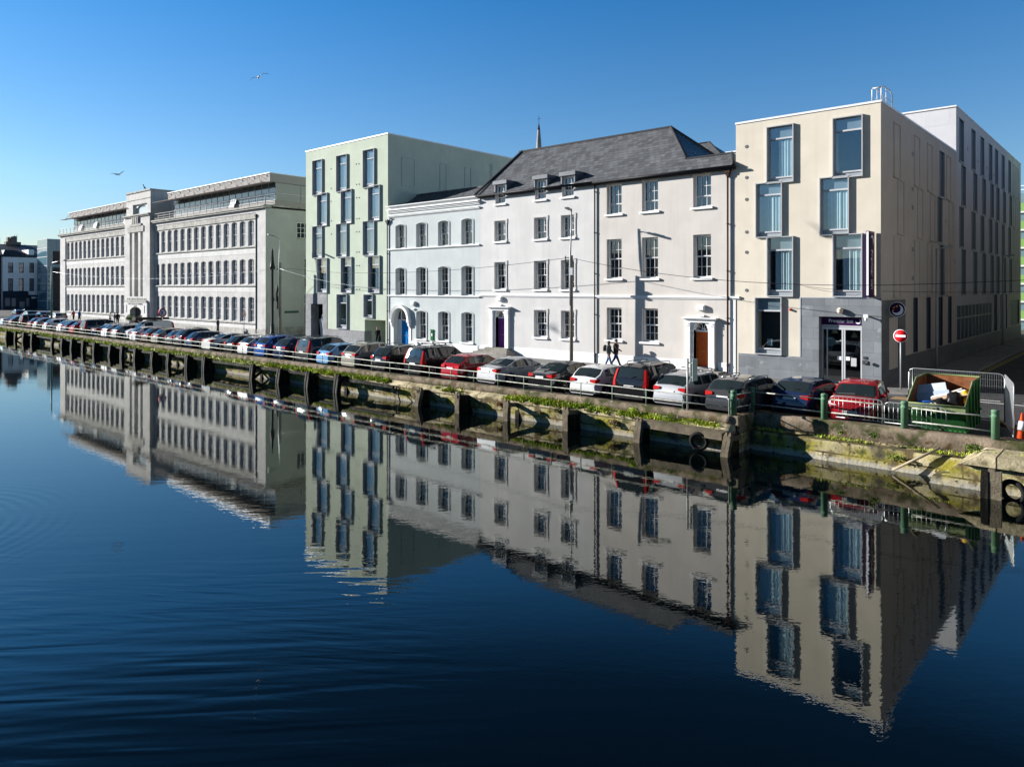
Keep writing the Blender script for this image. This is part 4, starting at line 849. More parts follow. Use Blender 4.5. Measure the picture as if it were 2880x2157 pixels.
side_part(84.401, 93.9, 0, 18.5, gb, [h for h in WW if h[0] > 84.4], [sl2[3]], PGW); blinds(gb, PGW)
mb = MB()
for h in real+WW:
    for q in ((h[0],h[0]+.05),(h[1]-.05,h[1]),((h[0]*.75+h[1]*.25)-.02,(h[0]*.75+h[1]*.25)+.02)): mb.box(q[0],q[1],.03,.08,h[2],h[3])
    mb.box(h[0]-.06,h[1]+.06,-.07,.2,h[2]-.08,h[2]+.02); mb.box(h[0]-.05,h[0],-.05,.1,h[2],h[3]); mb.box(h[0],h[1],-.04,.1,h[3],h[3]+.05)
for k in range(11): y = big[0]+.05+(big[1]-big[0]-.1)*k/10; mb.box(y-.05,y+.05,.02,.09,big[2],big[3])
mb.box(big[0],big[1],.03,.08,3.05,3.15); mb.box(big[0]-.05,big[1]+.05,-.03,.2,big[2]-.1,big[2])
mb.build('side_window_frames', M('lane_frame', (.30,.32,.35), .5, .2), B, wl(B, (XS,0,0)), R(90))
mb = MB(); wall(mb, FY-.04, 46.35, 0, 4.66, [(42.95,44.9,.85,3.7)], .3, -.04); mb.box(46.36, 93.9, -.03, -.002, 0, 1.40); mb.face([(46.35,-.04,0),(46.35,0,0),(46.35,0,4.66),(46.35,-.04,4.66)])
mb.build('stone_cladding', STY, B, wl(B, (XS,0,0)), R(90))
mb = MB()
for q in ((42.95,43.03,.85,3.7),(44.82,44.9,.85,3.7),(43.03,44.82,.85,.95),(43.03,44.82,2.55,2.65),(43.03,44.82,1.7,1.76),(43.03,44.82,3.6,3.7),(43.9,43.96,.95,3.6)): mb.box(q[0],q[1],.1,.2,q[2],q[3])
o = mb.build('window', BARM, B, wl(B, (XS,0,0)), R(90)); mb = MB(); mb.box(43.0,44.85,.18,.19,.9,3.65); mb.build('pane', SG, o)
mb = MB()
for y, z in ((48.0,13.3),(48.25,13.3),(48.0,11.2),(48.25,11.2),(48.0,10.1),(48.25,10.1),(48.0,7.6),(48.25,7.6),(48,5.9),(48.25,5.9),(57.2,9.9),(60.2,7.2),(60.2,5.5),(64.9,16),(69.2,15.6),(73.3,15.6),(76.9,15.4)): mb.box(y-.05,y+.05,-.03,0,z-.12,z+.12)
mb.build('vents', GREYM, B, wl(B, (XS,0,0)), R(90))
# round sign on a bracket
rs = MB(); rs.lathe([(.01,-.09),(.34,-.09),(.37,-.07),(.37,.07),(.34,.09),(.01,.09)], (-10.35,1.05,4.17), 24, axis='y'); ro_ = rs.build('round_sign', PURP, B, wl(B,(0,FY,0)))
mb = MB(); mb.lathe([(.38,-.10),(.405,-.10),(.405,-.08),(.38,-.08),(.38,-.10)], (-10.35,1.05,4.17), 24, axis='y', cap=False); mb.build('rim', SIGNW, ro_)
moon(ro_, (-10.33,.95,4.14), .28, SIGNW, start=R(135)); mb = MB()
for (dx, dz) in ((-.16,.10),(-.02,.17),(-.2,-.05)): mb.lathe([(.005,-.012),(.055,-.01),(.055,.0)], (-10.35+dx,.955,4.17+dz), 5, axis='y')
mb.build('stars', YEL, ro_); mb = MB(); mb.box(-10.9,-10.7,1.0,1.1,4.1,4.24); mb.build('bracket', STEEL, ro_)
# the taller wing's front and roof
mb = MB(); mb.box(-30, XS-.4, 60.65-FY, 93.8-FY, 0, 17.25); mb.box(-16.3, XS-.4, 60.64-FY, 93.7-FY, 17.25, 18.45); mb.box(XS-.399, XS-.001, 60.643-FY, 60.9-FY, 15.1, 18.49); mb.box(XS-.399, XS-.13, 61-FY, 93.8-FY, 18.44, 18.5); mb.build('wing', PWS, B, wl(B,(0,FY,0)))
mb = MB(); mb.box(-16.35, XS+.04, 60.55-FY, 60.85-FY, 18.45, 18.55); mb.box(XS-.25, XS+.04, 60.85-FY, 93.9-FY, 18.501, 18.57); mb.box(-30.05,-16.3,60.5-FY,60.8-FY,17.25,17.36); mb.build('roof_edge', _m['roof_edge_white'], B, wl(B,(0,FY,0)))
mb = MB(); mb.box(-15.2,-13.6,14.6,17,15.1,16.9); mb.build('plant_room', LEAD, B, wl(B,(0,FY,0)))
mb = MB()
for dz in (.35,.75,1.05): mb.tube([(-18.5,14.3,15.12+dz+1.0),(-14.4,14.3,15.12+dz+1.0)], .035, 6)
for i in range(4): x = -18.4+i*1.3; mb.tube([(x,14.3,15.1),(x,14.3,17.15)], .04, 6)
mb.build('roof_rail', STEEL, B, wl(B,(0,FY,0)))
mb = MB()   # hooped ladder head above the parapet
for x in (-11.45,-11.0): mb.tube([(x,.45,15.2),(x,.45,15.95),(x,.75,16.15),(x,2.2,16.15),(x,2.6,16.0),(x,2.6,15.2)], .03, 7)
for y in (1.4,): 
    for x in (-11.45,-11.0): mb.tube([(x,y,15.2),(x,y,16.15)], .025, 6)
for z in (15.6,): 
    for x in (-11.45,-11.0): mb.tube([(x,1.1,z),(x,2.6,z)], .02, 6)
mb.tube([(-11.45,.6,16.05),(-11.0,.6,16.05)], .04, 6); mb.build('ladder_head', M('bright_rail', (.45,.46,.48), .5, .2), B, wl(B,(0,FY,0)))
# ================================================================ stone college building
B = thing('college_building', 'long grey stone college with rows of tall windows, a central tower and glazed roof storey', 'college', (-107, FY, PZ))
ST = M('college_limestone', (.52,.51,.495), .85, var=.10, scale=1.2, streak=.30, brick=(1.3,.62,.006,(.47,.46,.44),.05), axis='xz', bump=.2, bscale=20)
STD = M('weathered_limestone', (.42,.41,.38), .9, var=.22, scale=2, streak=.8, bump=.4, bscale=18)
PAN = M('spandrel_render', (.60,.595,.58), .85, var=.07, scale=1.5, streak=.25)
STS = plaster('college_side', (.47,.49,.46))
XL, XT0, XT1, XR = -141.1, -111.2, -102.9, -73.2; ZC = 14.15; hw = .66
colR = [-101.98+1.9465*i for i in range(0)] or [(a+b)/2 for a, b in zip([-102.43,-100.5,-98.56,-96.63,-94.69,-92.75,-90.82,-88.88,-86.95,-85.01,-83.07,-81.14,-79.2,-77.27],[-101.1,-99.17,-97.23,-95.3,-93.36,-91.42,-89.49,-87.55,-85.62,-83.68,-81.74,-79.81,-77.87,-75.94])]
colL = [-137.48 + (25.5/13)*i for i in range(14)]
rows = [(1.45,4.32),(5.70,8.62),(10.06,12.98)]
def wing(s0, s1, cols, p0, p1):
    """outer frame at the face, a shallow panel with the windows behind it"""
    mb = MB(); wall(mb, s0, s1, 0, ZC, [(p0, p1, .62, 13.75)], .14); mb.build('wall', ST, B, wl(B,(0,FY,0)))
    holes = [(c-hw, c+hw, a, b, .16) for c in cols for (a, b) in rows]
    mb = MB(); wall(mb, p0, p1, .62, 13.75, holes, .24, .14); mb.build('wall', ST, B, wl(B,(0,FY,0)))
    mb = MB()
    for (za, zb) in ((.66,1.22),(4.86,5.52),(9.2,9.9)): mb.box(p0+.03, p1-.03, .115, .139, za, zb)
    mb.build('spandrel_panel', PAN, B, wl(B,(0,FY,0)))
    mb = MB()
    for z in (1.27,5.53,9.91): mb.box(p0+.01, p1-.01, -.03, .139, z, z+.15)
    mb.build('sill_band', STD, B, wl(B,(0,FY,0)))
    mb = MB(); mb.box(p0+.01, p1-.01, .06, .139, 13.15, 13.74); mb.box(p0+.01,p1-.01,.02,.139,13.11,13.15); mb.build('frieze', STD, B, wl(B,(0,FY,0)))
    mb = MB(); mb.box(s0, s1, -.035, -.001, 0, .75); mb.build('plinth', STD, B, wl(B,(0,FY,0)))
    for c in cols:
        for (a, b) in rows: sash_window(B, c, 2*hw, a, b-a, .30, 2, 2, 2, sill=False, glass=GLASSR, frame=M('college_frame', (.50,.50,.50), .5))
wing(XL, XT0, colL, -138.55, XT0-.001); wing(XT1, XR, colR, XT1+.001, -75.27)
mb = MB(); mb.face([(XR,0,0),(XR,18,0),(XR,18,ZC),(XR,0,ZC)]); mb.face([(XL,0,0),(XL,18,0),(XL,18,ZC),(XL,0,ZC)]); mb.face([(XL,0,ZC),(XR,0,ZC),(XR,18,ZC),(XL,18,ZC)]); mb.face([(XL,18,0),(XR,18,0),(XR,18,ZC),(XL,18,ZC)]); mb.build('wall', STS, B, wl(B,(0,FY,0)))
mb = MB(); mb.box(FY-.02, 59, -.05, -.001, 0, .95); mb.build('plinth', STD, B, wl(B,(XR,0,0)), R(90))
mb = MB()
for (s0, s1) in ((XL-.25, XT0), (XT1, XR+.25)): mb.box(s0, s1, -.28, .6, ZC, ZC+.17); mb.box(s0, s1, -.38, .6, ZC+.17, ZC+.36)
mb.box(XR, XR+.38, .601, 18, ZC+.17, ZC+.36); mb.build('cornice', STD, B, wl(B,(0,FY,0)))
# side windows near the lane
for (za, zb, ya, yb, nx) in ((11.05,12.75,45.35,47.3,4),(5.4,8.7,46.3,47.5,2),(1.3,4.6,46.3,47.5,2)):
    mb = MB(); mb.box(ya-.08,yb+.08,-.05,.0,za-.14,za-.0); mb.box(ya,yb,-.012,-.002,za,zb,1)
    for k in range(nx+1): y = ya+(yb-ya)*k/nx; mb.box(y-.035,y+.035,-.04,-.012,za,zb,2)
    for k in range(4): z = za+(zb-za)*k/3; mb.box(ya,yb,-.035,-.014,z-.03,z+.03,2)
    mb.build('side_window', [STD, GLASS, SASH], B, wl(B,(XR,0,0)), R(90))
# glazed roof storey
RG = glass_mat('roof_glass', (.10,.13,.15), 1.7, wob=.05); FASC = M('fascia_panel', (.33,.315,.30), .8, 0., var=.05)
for (s0, s1) in ((-137.3, XT0+.2), (-98.4, XR+.4)):
    mb = MB(); mb.box(s0, s1, .9, 14, ZC+.36, ZC+.9); mb.build('roof_storey_base', FASC, B, wl(B,(0,FY,0)))
    mb = MB(); mb.box(s0+.05, s1-.05, 1.0, 13.9, ZC+.9, 17.0); mb.build('roof_glazing', RG, B, wl(B,(0,FY,0)))
    n = int((s1-s0)/1.5); mb = MB()
    for k in range(n+1): x = s0+(s1-s0)*k/n; mb.box(x-.025,x+.025,.96,1.0,ZC+.9,17.0)
    mb.box(s0,s1,.92,1.0,15.75,15.85); mb.box(s0,s1,.92,1.0,ZC+.9,ZC+.98)
    for k in range(5): 
        if s1 > -80: y = 1+12.9*k/4; mb.box(s1-.05,s1+.02,y-.04,y+.04,ZC+.9,17.0)
    if s1 > -80: mb.box(s1-.05,s1+.015,1,13.9,15.75,15.85)
    mb.build('mullions', BARM, B, wl(B,(0,FY,0)))
    mb = MB(); e = 1.2 if s0 < -120 else .0
    mb.box(s0-.1, s1+.15, .2, 14.5, 17.0, 17.92); mb.build('roof_fascia', FASC, B, wl(B,(0,FY,0)))
    mb = MB(); mb.box(s0-.15, s1+.2, .1, 14.6, 17.92, 18.0); mb.build('roof_edge', _m['roof_edge_white'], B, wl(B,(0,FY,0)))
    mb = MB(); xa = s0-(2.3 if s0 < -120 else 3.3); xb = s1+.1
    for k in range(6): y = -.55+.16*k; mb.box(xa, xb, y, y+.09, 16.86+.015*k, 16.90+.015*k)
    k = s0+.8
    while k < s1: mb.box(k-.03,k+.03,-.55,.25,16.95,17.0); mb.tube([(k,-.45,17.0),(k+1.1,.19,17.75)], .018, 4); mb.tube([(k,-.45,17.0),(k-1.1,.19,17.75)], .018, 4); mb.box(k-.06,k+.06,.14,.19,17.62,17.78); k += 2.7
    mb.build('louvre_canopy', M('louvre', (.20,.17,.16), .7), B, wl(B,(0,FY,0)))
    mb = MB(); a, b = (XL+.2, XT0-.1) if s0 < -120 else (XT1+.4, XR+.1); n = int((b-a)/1.7)
    for k in range(n+1): x = a+(b-a)*k/n; mb.box(x-.03,x+.03,-.14,-.08,ZC+.3,15.4)
    for z in (14.75,15.05,15.38): mb.tube([(a,-.11,z),(b,-.11,z)], .028, 6)
    if b > -80:
        for z in (14.75,15.05,15.38): mb.tube([(b,-.11,z),(b,13,z)], .028, 6)
        for k in range(7): mb.box(b-.03,b+.03,-.1+k*2,-.04+k*2,ZC+.3,15.4)
    mb.build('roof_railing', M('grey_rail', (.22,.22,.22), .6, .1), B, wl(B,(0,FY,0)))
for (s, z) in ((-133.5,15.1),(-126.8,15.1),(-114.3,15.15),(-112.5,15.15),(-82.0,15.1)):
    mb = MB()
    for q in ((-.62,-.54,0,1.0),(.54,.62,0,1.0),(-.54,.54,0,.08),(-.54,.54,.92,1.0)): mb.obox(((q[0]+q[1])/2,-.32*(1-(q[2]+q[3])/2)-.05,(q[2]+q[3])/2),((q[1]-q[0])/2,0,0),(0,.03,0.01),(0,.32*(q[3]-q[2])/2,(q[3]-q[2])/2))
    o = mb.build('open_window', M('casement_white', (.80,.80,.80), .4), B, wl(B,(s,FY+.95,z-.25))); p = MB(); p.obox((0,-.21,.5),(.54,0,0),(0,.008,0),(0,.135,.42)); p.build('pane', M('casement_glass', (.62,.68,.72), .1), o)
# tower
TW = MB(); slots = [(-109.72,-108.88,4.15,13.2),(-108.08,-106.72,4.15,13.35,.35),(-105.95,-105.1,4.15,13.2)]
wall(TW, XT0-.3, XT1+.1, 0, 15.55, slots+[(-109.05,-105.1,PZ,2.72,.5)], .55, -.45); 
for x in (XT0-.3, XT1+.1): TW.face([(x,-.45,0),(x,.4,0),(x,.4,15.55),(x,-.45,15.55)])
wall(TW, XT0-.1, XT1, 15.5, 18.75, [(-108.95,-104.1,15.75,17.1)], .5, -.3)
for x in (XT0-.1, XT1): TW.face([(x,-.3,14.1),(x,6,14.1),(x,6,18.75),(x,-.3,18.75)])
TW.face([(XT0-.1,6,14),(XT1,6,14),(XT1,6,18.75),(XT0-.1,6,18.75)]); TW.face([(XT0-.1,-.3,18.75),(XT1,-.3,18.75),(XT1,6,18.75),(XT0-.1,6,18.75)])
TW.box(XT1, -98.4, 2.2, 6, ZC, 17.9)
TW.build('tower', ST, B, wl(B,(0,FY,0)))
mb = MB(); mb.box(XT0-.2, XT1+.12, -.42, 6.1, 18.75, 18.95); mb.box(XT0-.14, XT1+.04, -.36, -.3, 17.72, 17.82); mb.box(XT0-.45, XT1+.3, -.75, -.3, 15.45, 15.62); mb.box(XT0-.35, XT1+.2, -.62, -.45, 15.3, 15.45)
mb.build('tower_moulding', STD, B, wl(B,(0,FY,0))); mb = MB(); mb.box(-110.2,-104.7,-.56,-.451,13.2,14.0); mb.box(-109.5,-105.4,-.62,-.451,14.0,14.35)
for x in (-108.3,-107.7,-107.1,-106.5): mb.box(x-.16,x+.16,-.66,-.451,14.35,15.3)
mb.build('stone_crest', STD, B, wl(B,(0,FY,0))); mb = MB(); mb.box(-111.0,-103.4,-.72,-.451,3.32,3.62); 
for i in range(12): mb.box(-110.6+i*.58,-110.35+i*.58,-.50,-.451,3.60+.06*(i%2),3.92)
mb.build('stone_carving', STD, B, wl(B,(0,FY,0)))
mb = MB(); wall(mb, -111.15, -103.2, 0, 3.32, [(-109.05,-105.1,PZ,2.72,.5)], .3, -.68)
for x in (-111.15,-103.2): mb.face([(x,-.68,0),(x,-.45,0),(x,-.45,3.32),(x,-.68,3.32)])
mb.box(-110.4,-110.15,-.74,-.68,1.9,2.95); mb.box(-104.2,-103.95,-.74,-.68,1.9,2.95); mb.build('porch', PAN, B, wl(B,(0,FY,0)))
INK = M('letter_dark', (.06,.06,.06), .7)
lettering('CORK COLLEGE OF COMMERCE', .36, INK, B, wl(B,(-107.1,FY-.685,2.98))); lettering('Est. 1908', .30, INK, B, wl(B,(-107.1,FY-.69,2.42+.20))) if False else lettering('Est. 1908', .26, INK, B, wl(B,(-107.1,FY-.685,2.75)))
mb = MB(); mb.box(-109.8,-108.8,.05,.08,4.1,13.4); mb.box(-108.2,-106.6,.05,.08,4.1,13.5); mb.box(-106.0,-105.0,.05,.08,4.1,13.4); mb.build('stair_glass', glass_mat('stair_glass', (.10,.10,.10), 1.5), B, wl(B,(0,FY,0)))
mb = MB(); mb.box(-109.2,-105,.06,.1,0,2.9)
for k in range(14): x = -109.0+k*.28; mb.box(x,x+.04,-.1,-.06,PZ,1.5)
mb.build('gate', M('gate_dark', (.09,.09,.09), .6), B, wl(B,(0,FY,0)))
mb = MB(); mb.box(-109.0,-104.05,.15,.19,15.7,17.2); mb.build('tower_window', glass_mat('frosted_glass', (.45,.50,.52), 1.6), B, wl(B,(0,FY,0)))
mb = MB(); q = arc(-108.9,-104.15,16.35,.62); 
for a, b in zip(q, q[1:]): mb.face([(a[0],-.02,a[1]),(b[0],-.02,b[1]),(b[0],-.02,17.12),(a[0],-.02,17.12)])
mb.build('tower_arch_panel', WHITE, B, wl(B,(0,FY,0)))
mb = MB(); mb.box(-109.6,-104.6,-1.9,-.7,0,.30); mb.box(-109.3,-104.9,-1.4,-.7,.30,.45); mb.build('steps', STD, B, wl(B,(0,FY,0)))
downpipe(B, -75.2, .3, 13.6, r=.05, off=.05)
for zz, lab in ((3.9,0),(2.6,1)):
    mb = MB(); mb.box(42.2,42.75,-.04,0,zz,zz+.35) if lab == 0 else mb.box(43.8,45.6,-.03,0,zz-.1,zz+.15); mb.build('street_sign', M('street_sign_green', (.06,.12,.10), .5), B, wl(B,(XR,0,0)), R(90))
# ================================================================ far left: shaded houses across the side street
XF = -215
def fx(u, v): return on_x(XF, u, v)
def lp8(x, y): return fx(x/5.18, 640+y/5.18)
ya, zt = lp8(38,428); yb, _ = lp8(566,428)
B = thing('pub', 'white three storey corner pub in shade with a dark blue shopfront, far left', 'pub', (XF, (ya+yb)/2, 0))
PW = plaster('far_white_plaster', (.82,.84,.87)); NAVY = M('shop_navy', (.025,.04,.06), .5)
hs = []
for (xa, xb) in ((118,192),(276,346),(428,497)):
    for (va, vb) in ((514,662),(742,928)):
        q, z1 = lp8(xa, va); r, z0 = lp8(xb, vb); hs.append((q, r, z0, z1))
mb = MB(); wall(mb, ya, yb, 0, zt, hs, .35); mb.build('wall', PW, B, (0,-B.location.y,0), R(90))
mb = MB(); mb.box(XF-25, XF-.01, ya, yb, 0, zt); 
for f in list(mb.f): pass
mb.f = [f for i, f in enumerate(mb.f) if i not in (3,)]; mb.m = mb.m[:len(mb.f)]; mb.sm = mb.sm[:len(mb.f)]
mb.build('wall', PW, B, wl(B,(0,0,0)))
for h in hs: sash_window(B, 0, h[1]-h[0], 0, h[3]-h[2], .2, 2, 1, 1, sill=False, glass=GLASSR, frame=NAVY).location = (0, (h[0]+h[1])/2-B.location.y, h[2])
for o in B.children:
    if o.name.startswith('window'): o.rotation_euler.z = R(90)
q, z1 = lp8(40,985); r, _ = lp8(560,985)
mb = MB(); mb.box(q, r, -.25, 0, 0, z1); mb.prismx([(-.9,z1-.25),(0,z1-.25),(0,z1+1.0)], q, q+(r-q)*.7); mb.build('shopfront', NAVY, B, (0,-B.location.y,0), R(90))
mb = MB()
for (xa, xb, va, vb) in ((70,140,1025,1140),(165,225,1030,1150),(280,355,1080,1180),(380,420,1030,1150)):
    a, z1 = lp8(xa,va); b, z0 = lp8(xb,vb); mb.box(a,b,-.3,-.25,z0,z1)
mb.build('shop_window', GLASSR, B, (0,-B.location.y,0), R(90))
a, z1 = lp8(455,1012); b, z0 = lp8(522,1035); mb = MB(); mb.box(a,b,-.32,-.26,z0,z1); mb.build('sign_board', WHITE, B, (0,-B.location.y,0), R(90))
mb = MB(); a, zr = lp8(205,320); ym = a
mb.ring([[(XF+.1,ya-.2,zt),(XF+.1,yb+.2,zt),(XF-20,yb+.2,zt),(XF-20,ya-.2,zt)],[(XF-4,ym-1,zr),(XF-4,ym+1,zr),(XF-16,ym+1,zr),(XF-16,ym-1,zr)]], 0, False); mb.build('roof', SLATEY, B, wl(B,(0,0,0)))
# brick house behind with chimneys
XB = -232
def bp(x, y): return on_x(XB, x/5.18, 640+y/5.18)
a, z1 = bp(-60,240); b, z0 = bp(730,425); c, _ = bp(600,240); wz = bp(0,430)[1]
B = thing('brick_house', 'dark brick house with a big slate roof and chimneys behind the white pub', 'house', (XB, (a+b)/2, 0))
BR = M('dark_brick', (.085,.045,.035), .85, var=.15, brick=(.24,.08,.01,(.06,.05,.045),.2), axis='yz')
mb = MB(); mb.box(XB-20, XB+15.9, bp(0,0)[0]-8, b+2.5, 0, wz); mb.build('wall', BR, B, wl(B,(0,0,0)))
mb = MB(); y0 = a; mb.ring([[(XB+16,a-4,wz),(XB+16,b+2.5,wz),(XB-20,b+2.5,wz),(XB-20,a-4,wz)],[(XB,a,z1),(XB,c,z1),(XB-8,c,z1),(XB-8,a,z1)]], 0, False); mb.build('roof', SLATEY, B, wl(B,(0,0,0)))
mb = MB()
for (xa, xb, va) in ((120,150,140),(165,195,135),(195,250,125),(-20,8,150)):
    p, zc = bp(xa,va); q, _ = bp(xb,va); mb.box(XB-2, XB-.5, p, q, z1-1.5, zc)
p, zc = bp(90,205); q, _ = bp(310,205); mb.box(XB-2.2,XB-.2,p,q,z1-1.5,zc); mb.build('chimney', M('chimney_brick', (.20,.16,.14), .85, var=.2), B, wl(B,(0,0,0)))
mb = MB()
for (xa, va) in ((230,105),(262,100)): p, zc = bp(xa,va); mb.tube([(XB-1,p,z1),(XB-1,p,zc)], .06, 5)
mb.build('aerial', BLACKM, B, wl(B,(0,0,0)))
mb = MB()
for (xa,xb,va,vb) in ((585,660,530,700),(585,660,760,935),(590,690,1010,1140)):
    p, zc = lp8(xa,va); q, zb_ = lp8(xb,vb); mb.box(p,q,-.06,.0,zb_,zc)
o = mb.build('window', glass_mat('far_pane', (.16,.18,.17), 1.7), B, wl(B,(XB+15.95,0,0)), R(90))
mb = MB(); p, zc = lp8(450,318); q, zb_ = lp8(530,415); mb.box(XB+4,XB+15,p,q,zb_-1,zc); mb.build('dormer', WHITE, B, wl(B,(0,0,0)))
# glass stair tower
XG = -205
def gp(x, y): return on_x(XG, x/5.18, 640+y/5.18)
a, z1 = gp(690,168); b, _ = gp(900,168)
B = thing('glass_stair_tower', 'glass and steel stair tower in shade between the dark brick house and the stone college', 'tower', (XG, (a+b)/2, 0))
mb = MB(); mb.box(XG-8, XG, a, b+3, 0, z1); mb.build('glazing', glass_mat('teal_glass', (.10,.20,.25), 1.7, wob=.05), B, wl(B,(0,0,0)))
mb = MB()
for k in range(9): z = z1*(k+.0)/8; mb.box(XG, XG+.08, a, b+3, z-.12, z+.05); mb.box(XG-8, XG, a-.08, a, z-.12, z+.05)
for k in range(4): y = a+(b+3-a)*k/3; mb.box(XG, XG+.1, y-.1, y+.1, 0, z1)
mb.build('frame', BARM, B, wl(B,(0,0,0)))
mb = MB(); p, zc = gp(775,345); mb.box(XG-6, XG+.3, p, b+3, 0, zc*.72); mb.box(XG-6, XG+.31, p, b+3, zc*.78, zc); mb.build('stair_core', M('core_brown', (.10,.07,.06), .7), B, wl(B,(0,0,0)))
# bare tree behind the roofs
Yt, zt_ = on_x(-260, 465/5.18, 640+150/5.18)
T_ = thing('bare_tree', 'bare winter tree showing above the dark roof behind the pub, far left', 'tree', (-260, Yt, 0))
random.seed(4); tr = MB(); br = MB(); tr.tube([(0,0,0),(.2,.1,zt_*.45),(0,0,zt_*.62)], [.5,.35,.25], 7)
def branch(p, d, l, r, n):
    q = p + d*l; br.tube([p, q], [r, r*.6], 4, cap=False)
    if n:
        for _ in range(3): branch(q, (d + Vector((random.gauss(0,.55),random.gauss(0,.75),random.gauss(.1,.35)))).normalized(), l*.74, r*.62, n-1)
for k in range(7): branch(Vector((0,0,zt_*(.5+.02*k))), Vector((random.gauss(0,.6),math.cos(k*1.0)*1.2,.8)).normalized(), zt_*.125, .16, 4)
BK = M('bark', (.07,.055,.05), .9); tr.build('trunk', BK, T_); br.build('crown', BK, T_)
# church spire, grey roofs and the green clad block behind
Xs, zs = on_y(125, 1515.5, 334); zb = on_y(125, 1515.5, 420)[1]
S_ = thing('church_spire', 'slender pale stone church spire with a cross behind the slate roof', 'church spire', (Xs, 125, 0))
zt_ = on_y(125,1515.5,366)[1]; ztip = on_y(125,1515.5,346)[1]
mb = MB(); mb.lathe([(3.2,0),(3.2,zb-16),(2.9,zb-15.5),(.68,zb),(.64,zb+.1),(.30,zt_),(.30,zt_+.05)], n=8); mb.build('spire', M('spire_stone', (.30,.29,.28), .8, var=.2), S_)
mb = MB(); mb.lathe([(.33,zt_),(.05,ztip),(.05,ztip+.2)], n=8); mb.build('cap', M('spire_cap', (.09,.09,.10), .7), S_)
mb = MB(); mb.tube([(0,0,ztip),(0,0,zs+.6)], .045, 6); mb.tube([(-.45,0,zs-.1),(.45,0,zs-.1)], .045, 6); mb.build('cross', BLACKM, S_)
Xg = on_y(112, 2852, 800)[0]; zg = on_y(112, 2868, 545)[1]
B = thing('green_clad_block', 'sunlit office block striped with green panels and glass at the end of the lane', 'office block', (Xg+10, 112, 0))
mb = MB(); mb.box(Xg, Xg+24, 112, 126, 0, zg); mb.build('glazing', glass_mat('office_blue', (.16,.24,.26), 1.7), B, wl(B,(0,0,0)))
mb = MB(); mw = MB(); nf = 7
for k in range(nf): z = 1.2 + k*(zg-1.4)/nf; mb.box(Xg-.05, Xg+24, 111.8, 112, z+.2, z+1.25); mw.box(Xg-.05, Xg+24, 111.75, 112, z, z+.2)
mb.build('green_panel', M('green_panel', (.22,.38,.12), .5), B, wl(B,(0,0,0))); 
for k in range(17): x = Xg+k*1.5; mw.box(x-.05,x+.05,111.85,112,0,zg)
mw.build('frame', WHITE, B, wl(B,(0,0,0))); mb = MB()
for z in (zg+.5,zg+1.0): mb.tube([(Xg,112.2,z),(Xg+24,112.2,z)], .04, 5)
for k in range(13): mb.tube([(Xg+k*2,112.2,zg),(Xg+k*2,112.2,zg+1)], .04, 5)
mb.build('roof_rail', STEEL, B, wl(B,(0,0,0)))

LB = thing('added_lane_block', 'plain grey unseen office block added across the lane for reflections and bounce, facing the hotel wing', 'office block', (11, 88, 0))
mb = MB(); mb.box(2.0, 20, 29.9, 130, 0, 18); mb.build('wall', M('lane_block_beige', (.33,.31,.29), .8, var=.1), LB, wl(LB, (0,0,0)))  # out of view; reaches riverward so its sunlit face bounces onto the hotel side
for y in range(32, 128, 6):
    mb = MB(); mb.box(1.95, 2.0, y, y+3.2, 1, 17); mb.build('window', GLASS, LB, wl(LB, (0,0,0)))
# ================================================================ cars
CG = glass_mat('car_glass', (.018,.026,.028), 1.75, wob=.0)
TRIM = M('car_trim', (.025,.025,.027), .6); RUB = M('tyre_rubber', (.02,.02,.02), .85); RIM = M('alloy_rim', (.45,.46,.47), .35, .8)
TAIL = M('tail_light', (.42,.012,.012), .6, spec=.04); HEAD = M('headlight', (.75,.78,.80), .08, .2, coat=.6); PLATE = M('number_plate', (.72,.73,.72), .5); CHR = M('chrome', (.7,.71,.72), .2, .9)
def paint(name, col, met=.25):
    return M('paint_'+name, col, .6, .4 if name in ('silver','skyblue','grey') else 0., spec=.0, coat=1., var=.05, scale=1.5, dirt=tuple(min(1, c*.9+.012) for c in col), dscale=2.2, dthr=(.60,.80))
PAINT = {k: paint(k, c) for k, c in dict(red=(.30,.012,.018), darkred=(.17,.012,.018), black=(.012,.012,.014), navy=(.012,.022,.06), darkgrey=(.045,.046,.05), grey=(.13,.135,.14), silver=(.33,.34,.36), white=(.60,.60,.60), paleblue=(.14,.30,.52), beige=(.25,.235,.20), blue=(.03,.09,.30), skyblue=(.30,.42,.52), brown=(.09,.05,.04)).items()}
